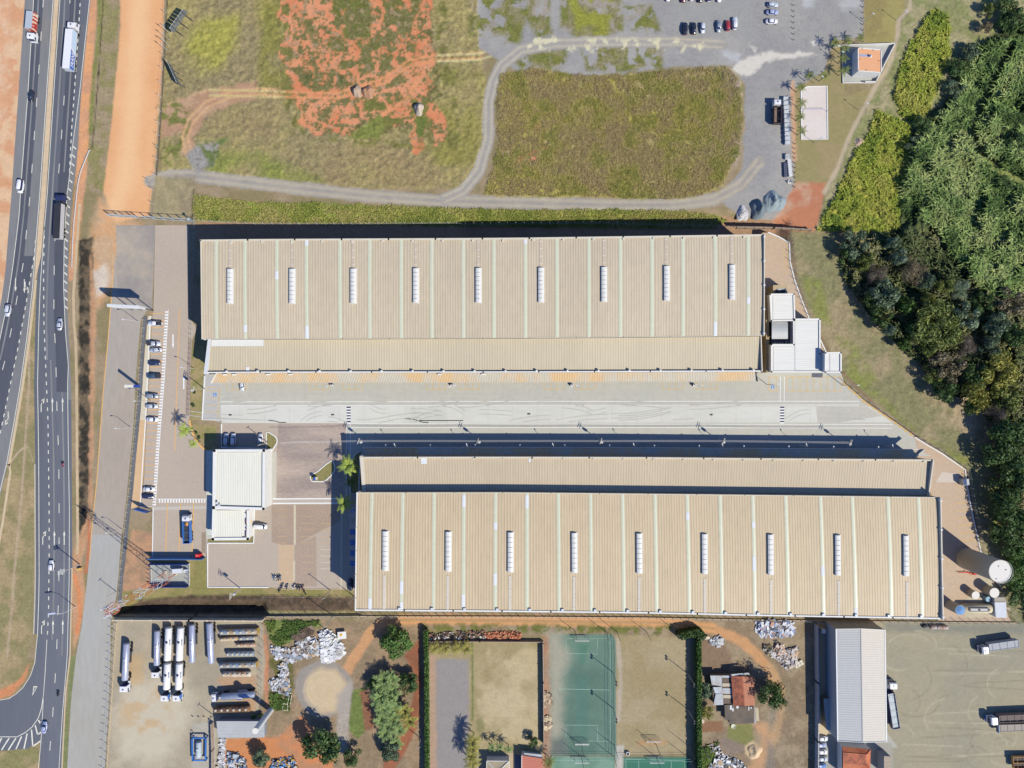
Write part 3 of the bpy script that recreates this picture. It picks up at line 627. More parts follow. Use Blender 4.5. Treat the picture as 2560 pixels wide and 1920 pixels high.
CONCS=M('sidewalk',(222,210,182),var=.06,scale=1.5)
sheet('car_park',[(388,563),(471,563),(471,790),(492,822),(480,852),(475,960),(474,1050),(484,1085),(500,1112),(518,1125),(520,1240),(520,1358),(514,1394),(381,1394),(383,1266),(389,1265),(353,1264),(360,1200),(368,1040),(376,900),(380,800),(384,772)],.030,BRK)
sheet('sidewalk',[(370,790),(379,790),(374,900),(366,1050),(349,1050),(356,960),(362,880)],.034,CONCS)
sheet('sidewalk',[(349,1050),(366,1050),(360,1170),(352,1264),(326,1272),(334,1190),(342,1110)],.034,M('sand_path',(226,188,142),var=.06,scale=1.5,var2=.05))
sheet('brick_verge',Z(400,850,6.9125,[(490,-20),(550,-20),(505,1260),(500,1340),(440,1250),(470,400)]),.034,M('brick_verge',(172,150,134),var=.14,scale=.8))
sheet('concrete_strip',Z(280,1240,9.217,[(960,255),(2170,225),(2170,300),(960,325)]),.034,M('pale_strip',(206,198,186),var=.05,scale=1.5))
sheet('brick_verge',Z(280,1240,9.217,[(2065,835),(2165,835),(2160,1330),(2060,1280)]),.034,M('grass_block',(164,148,128),var=.3,scale=.5))
def lines(name,items,mat,z=.042):
 mb=MB()
 for it in items:ribbon(mb,it[0],it[1],z,mat)
 o=mb.build(name);o['kind']='structure';return o
it=[([(376,790),(368,960),(364,1050),(356,1170),(351,1262)],.34),([(352,1266),(383,1267)],.2),([(383,1266),(381,1392)],.34)]
lines('white_line',it,KERBW)
st=[]
for zy in(1050,1110,1170,1228,1285,1340,1400,1455,1512,1567,1625):st.append(([(480*0+(1300-(zy-1050)*.02)/3.456+1,480+zy/3.456),((1425-(zy-1050)*.05)/3.456,480+zy/3.456)],.22))
for zy in(18,75,135,163,222,280,340,402,460,518,580,640,702,760,820,880,940):st.append(([((1282-zy*.05)/3.456+1.5,960+zy/3.456),((1392-zy*.045)/3.456,960+zy/3.456)],.22))
st+=[([(449.5,775),(446,870),(443,960),(439,1050),(436.5,1128)],.26)]
for zx in(1280,1585,1885):st.append(([(280+zx/9.217,1257),(280+(zx-45)/9.217,1391)],.3))
lines('stall_line',st,ORANGE)
zb=[];ef=f_([(421,774),(416,860),(411,950),(402,1063),(397,1130),(389,1265)])
mb=MB()
y=778
while y<1264:mb.face([P(a,b,.043)for a,b in ccw([(ef(y)-8,y),(ef(y),y),(ef(y+3.9)-.2,y+3.9),(ef(y)-8.2,y+3.9)])],KERBW);y+=7.3
for i in range(17):x=397+i*7.05;mb.face([P(a,b,.043)for a,b in ccw([(x,1248),(x+3.6,1248),(x+3.6,1257),(x,1257)])],KERBW)
ribbon(mb,[(ef(y_),y_)for y_ in(774,860,950,1063,1130,1265)],.2,.0435,KERBW);ribbon(mb,[(392,1247.6),(517,1247.6)],.2,.0435,KERBW)
arrow(mb,432.6,836,-35,KERBW,z=.0435,w=.28);arrow(mb,459.5,973,35,KERBW,z=.0435,w=.28)
mb.build('zebra_crossing')['kind']='structure'
sheet('concrete_yard',[(513,936),(1898,930),(2103,932),(2112,962),(2140,986),(2165,1008),(2209,1038),(2250,1066),(2284.6,1092),(2293,1124),(2330,1140),(870,1150),(864,1058),(554,1058),(553,1050),(505,1050),(509,990)],.030,CONC)
sheet('paver_bays',Z(400,850,6.9125,[(770,600),(885,600),(890,745),(1030,745),(1040,830),(1020,900),(995,1370),(735,1370)]),.034,M('grey_pavers',(196,194,190),var=.10,scale=.6))
sheet('concrete_lane',[(552,1015),(1260,1015),(2175,1016),(2222,1050),(2232,1056),(1300,1057),(860,1058),(553,1057)],.036,CONCL)
sheet('concrete_slab',[(2040,1016),(2170,1017),(2204,1040),(2100,1056),(2044,1056)],.038,CONC)
sheet('concrete_slab',[(1010,1016),(1115,1016),(1120,1057),(1008,1057)],.038,M('concrete_mid',(212,214,202),var=.05,scale=2,var2=.05))
wl=[([(552,1004.8),(1280,1003.6),(2147,1003)],.2),([(552,1014),(1280,1013.2),(2147,1012.6)],.2),([(868,1059),(1500,1060),(2232,1061)],.2),([(868,1069),(1500,1068.6),(2231,1070.4)],.2),([(866,1059),(866,1258)],.2),([(876,1059),(876,1258)],.2),([(1951,942),(1950.5,1003)],.2),([(1961,942),(1960.5,1003)],.2)]
lines('walkway_line',wl,KERBW)
mb=MB();DK=M('crossing_dark',(60,60,96),var=.1)
for x in(866.5,1950.5):
 for i in range(12):mb.face([P(a,b,.044)for a,b in ccw([(x,1016.6+i*3.55),(x+10.3,1016.6+i*3.55),(x+10.3,1016.6+(i+1)*3.5),(x,1016.6+(i+1)*3.5)])],(DK,KERBW)[(i+0)%2])
mb.build('pedestrian_crossing')['kind']='structure'
bl=[]
for x0,x1 in((566,615),(774.5,823),(857,906),(1066,1114.5),(1148,1197.6),(1360,1409),(1437.7,1487.8),(1656,1707.6),(1740,1793.6)):
 yb=974.5-(x0-774)*.0018
 bl.append(([(x0,yb),(x1,yb)],.16))
 for i in range(4):bl.append(([(x0+(x1-x0)*i/3,yb),(x0+(x1-x0)*i/3,yb-18)],.16))
for i in range(9):x=1965.5+i*17.2;bl.append(([(x,942),(x,977.5)],.18))
bl+=[([(1921,942),(1947,942)],.18),([(1922,977.5),(1948,977.5)],.18),([(1922,942),(1922,977.5)],.18),([(1940,942),(1940,977.5)],.18),([(1965,942),(2103,942)],.18),([(1965,977.5),(2103,977.5)],.18)]
for zy in(820,880,1005,1125,1240):bl.append((Z(400,850,6.9125,[(775,zy),(1025,zy)]),.18))
bl.append((Z(400,850,6.9125,[(1035,820),(990,1340)]),.18))
lines('bay_line',bl,YELLOW)
TY=M('tyre_mark',(196,194,184),var=.12,scale=2);JT=M('slab_joint',(188,186,176),var=.1,scale=2);rt=random.Random(5);mb=MB()
for i in range(34):
 x0=rt.uniform(600,2080);y0=rt.uniform(990,1052);s_=rt.choice((-1,1));L_=rt.uniform(40,150);b_=rt.uniform(-26,26)
 q=[(x0+s_*L_*t,min(max(y0+b_*t*t,962),1056))for t in np.linspace(0,1,9)]
 for o_ in(0,12):ribbon(mb,[(a,b+o_*.9)for a,b in q if b+o_<1058]or q,.26,.047+.0008*i,TY)
mb.build('tyre_mark')['kind']='structure'
lines('slab_joint',[([(x,957),(x,1003)],.07)for x in range(640,2130,62)]+[([(x,1016),(x,1056)],.07)for x in range(600,2190,62)]+[([(540,985),(2120,984)],.06)],JT,.041)
sheet('brick_yard',[(554,1058),(867,1058),(868,1200),(890,1230),(890,1474),(820,1473),(717,1472.7),(690,1470),(672,1468),(519.5,1467.6),(519.5,1357.6),(634.5,1357.6),(636,1273),(600,1272),(660,1262),(666,1130),(560,1126)],.030,BRK)
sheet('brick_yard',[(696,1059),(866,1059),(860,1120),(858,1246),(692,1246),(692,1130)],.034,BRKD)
sheet('brick_yard',[(679,1262),(855,1262),(856,1300),(738,1362),(706,1362),(679,1356)],.034,M('brick_dark',(180,158,138),var=.16,scale=.6,var2=.06))
sheet('brick_yard',[(737,1362),(790,1340),(792,1466),(737,1466)],.034,M('brick_dark2',(184,162,144),var=.16,scale=.7))
sheet('brick_yard',[(696,1362),(735,1362),(735,1458),(696,1458)],.034,M('brick_sand',(212,184,150),var=.06,scale=1.5))
sheet('concrete_apron',Z(500,1060,6.9125,[(1090,480),(1325,480),(1310,1285),(1255,1290),(1255,1400),(1090,1400)]),.036,CONC)
sheet('concrete_apron',[(516,1126),(540,1126),(540,1272),(540,1345),(516,1347),(516,1300)],.036,M('shade_slab',(214,218,208),var=.05,scale=2))
sheet('concrete_apron',[(515,1344),(628,1344),(628,1270),(612,1270),(612,1336),(515,1338)],.038,CONC)
sheet('walkway',[(682,1247),(860,1246),(860,1258),(682,1259)],.036,M('walk_grey',(198,186,172),var=.06))
lines('walkway_line',[([(682,1247.2),(858,1246.6)],.42),([(682,1258.6),(862,1257.6)],.42)],KERBW)
lines('drain_strip',[([(737,1262),(737,1362)],.8),([(735.5,1402),(735,1452)],.7),([(854,1262),(853,1472)],.7)],M('drain_strip',(216,204,176),var=.06))
yl=[]
for y in(1275,1292,1308,1325,1341,1357):yl.append(([(694,y),(718,y)],.12))
for y in(1291,1308,1324,1341,1357,1390,1406,1422):yl.append(([(752,y),(785,y)],.12));
for y in(1308.5,1324.5,1341,1357):yl.append(([(801,y),(828,y)],.14))
lines('stall_line',yl,M('faded_yellow',(222,184,122),var=.15))
lines('stall_line',[([(801,y),(829,y)],.16)for y in(1374,1390,1406,1422)]+[([(872,y),(888,y)],.14)for y in(1417,1435,1453)],M('faded_white',(226,218,208),var=.1))
BLUE=M('blue_paint',(92,140,206),var=.06)
mb=MB()
for y0 in(1324,1350,1376,1402):mb.face([P(a,b,.042)for a,b in ccw([(875.5,y0),(888,y0),(888,y0+13),(875.5,y0+13)])],BLUE)
for y0 in(1285,1311,1338,1365,1391):
 for i in range(5):ribbon(mb,[(873+i*3,y0),(876+i*3,y0+9)],.22,.043,M('faded_white'))
ribbon(mb,[(876,1270),(888,1270)],.14,.043,KERBW);ribbon(mb,[(876,1270),(876,1283),(888,1283)],.14,.043,KERBW);ribbon(mb,[(876,1297),(876,1309),(888,1309)],.14,.043,KERBW)
mb.build('accessible_bay')['kind']='structure'
def wheelchair(px,py,r=4.2):
 mb=MB();mb.face([P(a,b,.046)for a,b in ccw([(px-r,py-r),(px+r,py-r),(px+r,py+r),(px-r,py+r)])],BLUE)
 ribbon(mb,[(px+2.0*math.cos(t),py+.9+2.0*math.sin(t))for t in np.linspace(-.6,4.0,10)],.13,.05,KERBW)
 ribbon(mb,[(px-.3,py-1.6),(px-.2,py+.4),(px+1.6,py+.5),(px+2.4,py+2.2)],.13,.05,KERBW)
 mb.face([P(px-.4+.75*math.cos(t),py-2.6-.75*math.sin(t),.05)for t in np.linspace(0,6.28,9)[:-1]],KERBW)
 mb.build('accessible_symbol')['kind']='structure'
for q in((537,987),(1931.5,967.5),(882,1276.5)):wheelchair(*q)
sheet('brick_perimeter',[(1905,582),(1920,581),(1946,592),(1973,607),(1974.5,654),(1986,700),(2003,748),(2024,800),(2060,870),(2085,935),(1895,940)],.026,BRKE)
sheet('brick_perimeter',[(2284,1093),(2320,1114),(2354,1133.6),(2412,1174),(2418,1220),(2432,1293),(2451,1377),(2456,1400),(2452,1440),(2480,1440),(2515,1470),(2530,1553),(2345,1553),(2330,1240),(2290,1130)],.026,BRKE)
sheet('concrete_pad',Z(2240,1360,6.9125,[(1440,540),(1640,580),(1680,700),(1700,900),(1900,920),(1910,1250),(1200,1290),(1180,950),(1500,860)]),.034,M('old_concrete',(204,190,162),var=.10,scale=1.5))
sheet('concrete_pad',Z(1920,960,3.456,[(1500,760),(1650,780),(1660,850),(1450,850)]),.034,M('pale_slab',(216,202,188),var=.05))
lines('stall_line',[(Z(1920,960,3.456,[(1610+i*12,1035+i*64),(1735+i*14,1022+i*64)]),.18)for i in range(6)]+[(Z(1920,960,3.456,[(1680,700),(1684,790)]),.18)]+[(Z(1920,480,3.456,[(130,460+i*30),(180,458+i*30)]),.14)for i in range(9)],YELLOW)
kb=MB()
for pts in([(1920,581),(1946,592),(1973,607),(1974.5,654),(1986,700),(2003,748),(2024,800)],[(2048,845),(2060,870),(2075,905)],[(2286,1093),(2320,1114),(2354,1133.6),(2412,1174),(2418,1220),(2432,1293),(2451,1377),(2454,1384)],[(519.5,1357.6),(634.5,1357.6),(636,1273)],[(519.3,1358),(519.3,1467.6),(672,1468)],[(512,940),(509,990),(505.5,1049),(551,1050)],[(554,1059),(554,1118),(661,1121)]):
 ribbon(kb,pts,.38,.02,KERBW,.22)
ribbon(kb,[(690,1471.5),(717,1472.7),(820,1473),(888,1473.6)],.2,.02,KERB,.14)
kb.build('white_kerb')['kind']='structure'
kb=MB();ribbon(kb,[(474,1050),(478,1072),(484,1088),(494,1106),(507,1120),(518,1126)],.55,.02,ORANGE,.16)
ribbon(kb,[(2108,958),(2140,986),(2165,1008),(2209,1038),(2250,1066),(2284,1091)],.5,.02,KERB,.16)
dashes(kb,[(2108,958),(2140,986),(2165,1008),(2209,1038),(2250,1066),(2284,1091)],8,8,.56,.185,YELLOW)
kb.build('painted_kerb')['kind']='structure'
LAWN=M('island_grass',(146,138,84),var=.2,scale=1.0,var2=.1)
for pts in(Z(500,1060,6.9125,[(1148,145),(1190,145),(1300,215),(1335,270),(1330,330),(1235,475),(1148,470)]),Z(500,1060,6.9125,[(1905,885),(2030,825),(2190,690),(2285,630),(2300,650),(2330,720),(2330,800),(2270,890),(2180,970),(2130,995),(1935,990),(1910,940)]),Z(780,1080,6.9125,[(690,520),(715,440),(760,370),(830,335),(895,325),(830,430),(810,1060),(660,1060),(670,600)])):
 sheet('planting_island',pts,.06,LAWN);kb=MB();ribbon(kb,pts+pts[:1],.32,.02,KERBW,.2);kb.build('white_kerb')['kind']='structure'
sheet('lawn_strip',[(628,1272),(635,1272),(634,1357),(520,1357),(520,1349),(627,1348)],.045,LAWN)
PW=M('pitch_line',(176,206,190),var=.1)
lines('pitch_line',[(Z(1280,1440,3.456,[(470,540),(848,540),(850,1420)]),.12),(Z(1280,1440,3.456,[(468,545),(466,668),(738,675),(738,545)]),.12),(Z(1280,1440,3.456,[(400,975),(850,985)]),.14),(Z(1280,1440,3.456,[(465,1390),(465,1288),(738,1290),(740,1420)]),.12),(Z(1280,1440,3.456,[(650,1425),(850,1428)]),.12),(Z(1280,1440,3.456,[(985,1580),(1490,1597),(1490,1900)]),.14),(Z(1280,1440,3.456,[(1095,1595),(1095,1900)]),.12),(Z(1280,1440,3.456,[(1376,1597),(1376,1900)]),.12),(Z(1280,1440,3.456,[(985,1580),(985,1900)]),.12),(Z(1280,1440,3.456,[(390,1590),(860,1595),(862,1900)]),.12)],PW,.02)
sand=Z(1920,0,3.456,[(285,790),(330,750),(508,745),(515,1204),(289,1206)])
sheet('sand_court',sand,.03,M('court_sand',(232,220,212),var=.04,scale=1.2,var2=.03,scale2=8,rgb2=(228,212,202)))
kb=MB();ribbon(kb,sand+sand[:1],.34,.02,KERBW,.2);kb.build('white_kerb')['kind']='structure'
# ================= BUILDINGS
TAN=M('roof_tan',(212,195,166),var=.07,scale=1.5,var2=.05,scale2=20,stretch=(1,.3,1),metal=.0,rough=.55)
TAN2=M('roof_tan_south',(214,192,156),var=.07,scale=1.5,var2=.05,scale2=20,stretch=(1,.3,1),rough=.55)
BEIGE=M('roof_beige',(210,196,166),var=.04,scale=1.5,var2=.05,scale2=16,stretch=(1,.25,1),rough=.55)
BEIGE2=M('roof_beige_south',(212,194,164),var=.05,scale=1.5,var2=.05,scale2=16,stretch=(1,.3,1),rough=.55)
STAIN=M('canopy_sheet',(206,198,180),var=.06,scale=1.5,rgb2=(224,190,142),scale2=9,stretch=(1,.5,1),rough=.6)
SKYL=M('skylight_sheet',(222,224,196),var=.05,scale=.8,stretch=(.3,1,1),rough=.4)
SKYW=M('skylight_new',(236,240,244),var=.03,scale=1)
WHITE=M('white_wall',(244,242,236),var=.05,scale=2)
CREAM=M('cream_trim',(228,218,198),var=.06,scale=2)
WALLT=M('tan_wall',(186,166,132),var=.06,scale=2)
GALV=M('galvanised',(226,228,232),var=.05,scale=1,rough=.45)
VENTM=M('vent_sheet',(232,230,224),var=.04,scale=1,rough=.5)
GREYR=M('grey_sheet',(196,198,198),var=.05,scale=1.2,var2=.05,scale2=6,rough=.55)
DARK=M('dark_metal',(60,62,70),var=.1,scale=1)
GLASS=M('dark_glass',(52,64,96),var=.05,scale=1,rough=.15,spec=.6)
def poly_line(pts):
 xs=[p[0]for p in pts];ysl=[p[1]for p in pts]
 return lambda x:float(np.interp(x,xs,ysl))
def px_line(pts,h):
 fy=poly_line(pts);x0,x1=pts[0][0],pts[-1][0]
 return lambda t:Vector(P(x0+(x1-x0)*t,fy(x0+(x1-x0)*t),h))
def at_z(f,z):return lambda t:Vector((f(t).x,f(t).y,z))
def surf(a,b,rise=0.0):
 def f(t,v,s=None):
  p=a(t)*(1-v)+b(t if s is None else s)*v
  return p+Vector((0,0,rise*4*v*(1-v)))
 return f
def ribbed(f,ta,tb,mat,parent,name='roof_panel',pitch=.92,rib=.05,rows=7):
 """ta,tb: (t at v=0, t at v=1) of the two sides of one roof panel"""
 w=(f(tb[0],0,tb[1])-f(ta[0],0,ta[1])).length;n=max(2,int(round(w/pitch)))
 prof=[]
 for k in range(n):
  for a,z in((0,0),(.60,0),(.70,rib),(.90,rib)):prof.append(((k+a)/n,z))
 prof.append((1.0,0.0))
 me=bpy.data.meshes.new(name);v=[];o_=root_of(parent)if parent else(0,0,0);o_=Vector(o_)
 for r in range(rows+1):
  vv=r/rows;p0=f(ta[0],vv,ta[1]);p1=f(tb[0],vv,tb[1])
  for a,z in prof:q=p0+(p1-p0)*a-o_;v.append((q.x,q.y,q.z+z))
 m=len(prof);fc=[(r*m+k,(r+1)*m+k,(r+1)*m+k+1,r*m+k+1)for r in range(rows)for k in range(m-1)]
 me.from_pydata(v,[],fc);me.materials.append(mat);me.update()
 o=bpy.data.objects.new(name,me);COL.objects.link(o)
 if parent:o.parent=parent
 return o
def plain(f,ta,tb,mat,parent,name,rows=7,dz=0.06,v0=0.0,v1=1.0,crown=0.05):
 mb=MB()
 for r in range(rows):
  a,b=v0+(v1-v0)*r/rows,v0+(v1-v0)*(r+1)/rows
  L0,L1=f(ta[0],a,ta[1]),f(ta[0],b,ta[1]);R0,R1=f(tb[0],a,tb[1]),f(tb[0],b,tb[1])
  u=Vector((0,0,dz));c=Vector((0,0,dz+crown))
  M0,M1=(L0+R0)/2+c,(L1+R1)/2+c
  st=.012*(r%2)
  s=Vector((0,0,st))
  mb.face([L0+u+s,L1+u+s,M1+s,M0+s],mat);mb.face([M0+s,M1+s,R1+u+s,R0+u+s],mat)
 return mb.build(name,parent)
def wall_strip(name,pts,z0,z1,th,mat,parent):
 """upright wall (parapet, fascia) along world points"""
 mb=MB()
 for a,b in zip(pts,pts[1:]):
  a,b=Vector((a[0],a[1],0)),Vector((b[0],b[1],0));d=(b-a)
  if d.length<1e-4:continue
  d.normalize();n=Vector((-d.y,d.x,0))*th/2;e=d*th*.49
  mb.prism([(q.x,q.y)for q in(a-e+n,a-e-n,b+e-n,b+e+n)],z0,z1,mat)
 return mb.build(name,parent)
def line_pts(f,n=10,a=0.0,b=1.0):return[tuple(f(a+(b-a)*i/n))for i in range(n+1)]
def big_warehouse(label,top,bot,h,strips,vents,whites,mat,parap,vent_h=.9):
 A,B=px_line(top,h),px_line(bot,h);f=surf(A,B,.35)
 c=(A(.5)+B(.5))/2
 root=thing('warehouse',label,'warehouse',(c.x,c.y,0))
 xt0,xt1,xb0,xb1=top[0][0],top[-1][0],bot[0][0],bot[-1][0]
 T=lambda x,x0,x1:(x-x0)/(x1-x0)
 hw2=4.2
 edges=[(0.0,0.0)];sk=[]
 for a,b in strips:
  l=(T(a-hw2,xt0,xt1),T(b-hw2,xb0,xb1));r=(T(a+hw2,xt0,xt1),T(b+hw2,xb0,xb1))
  edges+=[l,r];sk.append((l,r))
 edges.append((1.0,1.0))
 for i in range(0,len(edges),2):ribbed(f,edges[i],edges[i+1],mat,root)
 for i,(l,r)in enumerate(sk):
  s_=plain(f,l,r,SKYL,root,'skylight_strip',rows=16)
  for(k,v0,v1)in whites:
   if k==i:w_=plain(f,l,r,SKYW,s_,'new_sheet',rows=3,dz=.10,v0=v0,v1=v1)
 hz=h+.35
 for(xa,xb,y0,y1)in vents:
  p0,p1=Vector(P(xa,y0,hz)),Vector(P(xb,y1,hz));d=(p1-p0);L=d.length;d.normalize();n=Vector((-d.y,d.x,0))
  mid=(p0+p1)/2;ang=math.atan2(d.y,d.x)
  mb=MB().at(mid.x,mid.y,hz-.3,ang);mb.box(0,0,0,L,1.55,vent_h,VENTM)
  mb.box(0,1.0 if d.y<0 else 1.0,0,L+.2,.45,vent_h*.55,WHITE)
  v_=mb.build('roof_vent',root)
  for k in range(8):
   mb=MB().at(mid.x,mid.y,hz-.3+vent_h+.002,ang);x0=-L/2+L*k/8+.07;x1=-L/2+L*(k+1)/8-.07
   prof=[(-.92,-.10),(-.8,.12),(-.3,.30),(.3,.30),(.8,.12),(.92,-.10)]
   for(ya,za),(yb,zb_)in zip(prof,prof[1:]):mb.face([(x0,ya,za),(x1,ya,za),(x1,yb,zb_),(x0,yb,zb_)][::-1],VENTM)
   for x in(x0,x1):mb.face([(x,a,b)for a,b in prof],VENTM)
   mb.build('vent_panel',v_)
 mb=MB();q=line_pts(A,12)+line_pts(B,12)[::-1]
 mb.prism([(x,y)for x,y,z in q],-3.5 if h<14 else 0,h-.05,WALLT,top=False);mb.build('wall',root)
 for nm,pts,z1,th,mt in parap(A,B):wall_strip(nm,pts,h-.4,h+z1,th,mt,root)
 return root,f,A,B
WH1T=[(503,601.5),(640,600),(1280,597),(1600,592.5),(1909,588)]
WH1B=[(506,847),(640,847),(1280,844.6),(1600,842),(1908,839)]
s1=[541.6,613.4,693.2,767.3,850.6,924.7,1003.4,1079.8,1158.5,1234.9,1313.6,1392.3,1472.1,1550.8,1629.5,1707,1788,1870]
wh1,f1,A1,B1=big_warehouse('long tan warehouse north of the concrete yard, white roof vents in a row',WH1T,WH1B,13.3,[(x-(.6 if x<900 else 0),x+(.8 if x<900 else.4))for x in s1],[(a*1.15732,a*1.15732,b,b+87)for a,b in((497,672.5),(631,672.5),(763,672),(898,671),(1033,670.5),(1168,669.5),(1304,668),(1439,665.5),(1580,662.5))],[(1,.86,.93),(2,.32,.40),(3,0,.06),(3,.87,1),(10,0,.05),(16,.86,1),(17,.62,.68)],TAN,lambda A,B:[('parapet',line_pts(A,12),.35,.55,CREAM),('parapet',[A(1),B(1)],.95,.32,CREAM),('parapet',[A(0),B(0)],.35,.35,CREAM),('gutter',[A(0)+Vector((.75,0,0)),B(0)+Vector((.75,0,0))],-.28,.8,GALV),('flashing',line_pts(B,12),.12,.2,CREAM)])
def nubs(root,f,n,z0,z1,mat,a=.03,b=.97,off=0.0,name='pilaster_cap',sz=.7):
 for i in range(n):
  p=f(a+(b-a)*i/(n-1));mb=MB();mb.box(p.x,p.y+off,z0,sz,sz,z1-z0,mat);mb.build(name,root)
nubs(wh1,A1,18,12.9,13.78,CREAM,.055,.965,-.55,'roof_outlet',.75)
p_,q_=A1(1),B1(1);nubs(wh1,lambda t:p_+(q_-p_)*t,5,12.9,14.4,WHITE,.02,.98,0,'pilaster_cap',.55)
a_t=at_z(lambda t:B1(t)+Vector((1.0 if t<.01 else 0,-.12,0)),10.9)
a_b=px_line([(514,931.5),(640,930.5),(1280,930),(1902,927.5)],9.9)
def bays(f,n,mat,parent,rows=1,rib=.04,pitch=.92,name='roof_panel'):
 for i in range(n):ribbed(f,(i/n,i/n),((i+1)/n,(i+1)/n),mat,parent,name,pitch,rib,rows)
fa1=surf(a_t,a_b);bays(fa1,18,BEIGE,wh1)
wall_strip('parapet',line_pts(a_b,10),9.2,10.85,.42,WHITE,wh1)
wall_strip('parapet',[a_t(1),a_b(1)],9.2,11.3,.35,CREAM,wh1)
wall_strip('gutter',[a_t(0)+Vector((.4,0,0)),a_b(0)+Vector((.4,0,0))],9.4,11.02,1.1,GALV,wh1)
nubs(wh1,a_b,18,9.2,11.2,WHITE,.04,.985,.32,'pilaster_cap',.6)
plain(fa1,(.006,.006),(.105,.105),M('white_sheet',(232,232,228),var=.06,scale=.5,stretch=(1.6,.1,1)),wh1,'new_sheet',rows=1,dz=.10,v0=0.0,v1=.2,crown=.0)
plain(fa1,(.073,.073),(.079,.079),SKYW,wh1,'new_sheet',rows=1,dz=.10,v0=.84,v1=.98,crown=0)
mb=MB();q=line_pts(a_t,8)+line_pts(a_b,8)[::-1];mb.prism([(x,y)for x,y,z in q],0,9.2,WALLT,top=False);mb.build('wall',wh1)
c_t=at_z(lambda t:a_b(.012+t*.985)+Vector((0,-.22,0)),6.3);c_b=px_line([(529,957.5),(1280,956),(1893,952.5)],5.9)
bays(surf(c_t,c_b),18,STAIN,wh1,rib=.05,name='canopy_panel')
wall_strip('canopy_edge',line_pts(c_b,8),5.6,5.98,.12,CREAM,wh1);wall_strip('canopy_edge',[c_t(0),c_b(0)],5.7,6.4,.25,WHITE,wh1);wall_strip('canopy_edge',[c_t(1),c_b(1)],5.7,6.4,.25,DARK,wh1)
for t in(.028,.045,.107,.148,.42,.5):p=a_b(t);mb=MB();mb.box(p.x,p.y-.75,6.5,1.5,.5,.35,WHITE);mb.build('floodlight',wh1)
WH2T=[(893,1232),(1280,1231.8),(1600,1235),(1920,1238.5),(2347,1244)]
WH2B=[(889,1524.5),(1280,1527.5),(1600,1531),(1920,1538),(2353,1545.5)]
s2t=[930.2,1007.5,1085.6,1160,1239,1317.6,1395.7,1476.2,1556.3,1637.3,1717.8,1800,1881.9,1964,2051,2130.4,2219.5,2296]
s2b=[925,1003.7,1084,1158.5,1237.8,1317.6,1398,1478,1560,1641.7,1723.3,1805,1886.8,1970.6,2058.9,2139.9,2228.7,2305.4]
v2x=[964,1121.4,1276.5,1435,1597,1760,1924.6,2092.4,2262.6]
wh2,f2_,A2,B2=big_warehouse('largest tan warehouse south of the concrete yard, dark ribbed lines across its roof',WH2T,WH2B,15.3,list(zip(s2t,s2b)),[(x-.6 if x<1280 else x,x+(.5 if x>1300 else-1),1327+i*1.4,1426.5+i*1.6)for i,x in enumerate(v2x)],[(0,.9,1),(1,.75,.86),(1,.93,1),(3,.02,.12),(3,.86,.97),(4,.25,.31),(4,.68,.78),(5,.02,.13),(10,.15,.21),(12,.22,.27),(12,.51,.63),(14,.58,.66),(15,.93,1)],TAN2,lambda A,B:[('parapet',line_pts(B,12),.3,.5,WHITE),('parapet',[A(1),B(1)],1.2,.4,CREAM),('parapet',[A(0),B(0)],.35,.4,WHITE),('gutter',[A(0)+Vector((.75,0,0)),B(0)+Vector((.75,0,0))],-.25,.9,CREAM),('flashing',line_pts(A,12),.12,.25,CREAM)])
nubs(wh2,B2,17,14.9,15.95,GALV,.075,.965,.55,'roof_outlet',.9)
p2_,q2_=A2(1),B2(1);nubs(wh2,lambda t:p2_+(q2_-p2_)*t,5,14.9,16.7,WHITE,.02,.98,0,'pilaster_cap',.6)
p3_,q3_=A2(0),B2(0);nubs(wh2,lambda t:p3_+(q3_-p3_)*t,4,14.9,15.85,CREAM,.3,.9,0,'roof_outlet',.5)
b_b=at_z(lambda t:A2(.006+t*.985)+Vector((0,.15,0)),11.7)
b_t=px_line([(902,1143.5),(1280,1143),(1600,1144),(1920,1147),(2328,1150)],11.2)
fa2=surf(b_t,b_b);bays(fa2,18,BEIGE2,wh2)
wall_strip('parapet',line_pts(b_t,10),10.4,12.1,.5,CREAM,wh2);wall_strip('parapet',[b_t(1),b_b(1)],10.4,12.6,.4,CREAM,wh2)
wall_strip('gutter',[b_t(0)+Vector((.4,0,0)),b_b(0)+Vector((.4,0,0))],10.6,11.95,1.2,CREAM,wh2)
nubs(wh2,b_t,19,10.4,12.25,CREAM,.04,.985,-.4,'pilaster_cap',.5)
plain(fa2,(.105,.105),(.1155,.1155),SKYW,wh2,'new_sheet',rows=1,dz=.10,v0=.0,v1=.2,crown=0);plain(fa2,(.294,.294),(.298,.298),SKYW,wh2,'new_sheet',rows=1,dz=.1,v0=.04,v1=.14,crown=0)
mb=MB();q=line_pts(b_t,8)+line_pts(b_b,8)[::-1];mb.prism([(x,y)for x,y,z in q],0,10.6,WALLT,top=False);mb.build('wall',wh2)
d_b=at_z(lambda t:b_t(.006+t*.978)+Vector((0,.26,0)),6.4);d_t=px_line([(908,1118.5),(1280,1118),(1600,1119.3),(1920,1121),(2308,1123.5)],6.0)
bays(surf(d_t,d_b),18,STAIN,wh2,rib=.05,name='canopy_panel')
wall_strip('canopy_edge',line_pts(d_t,8),5.7,6.12,.14,WHITE,wh2);wall_strip('canopy_edge',[d_t(0),d_b(0)],5.7,6.4,.14,WHITE,wh2);wall_strip('canopy_edge',[d_t(1),d_b(1)],5.7,6.9,.3,CREAM,wh2)
for i in range(12):
 p=d_t(.04+i*.08);mb=MB();mb.box(p.x,p.y+.55,5.9,.35,.9,.3,WHITE);mb.build('floodlight',wh2)
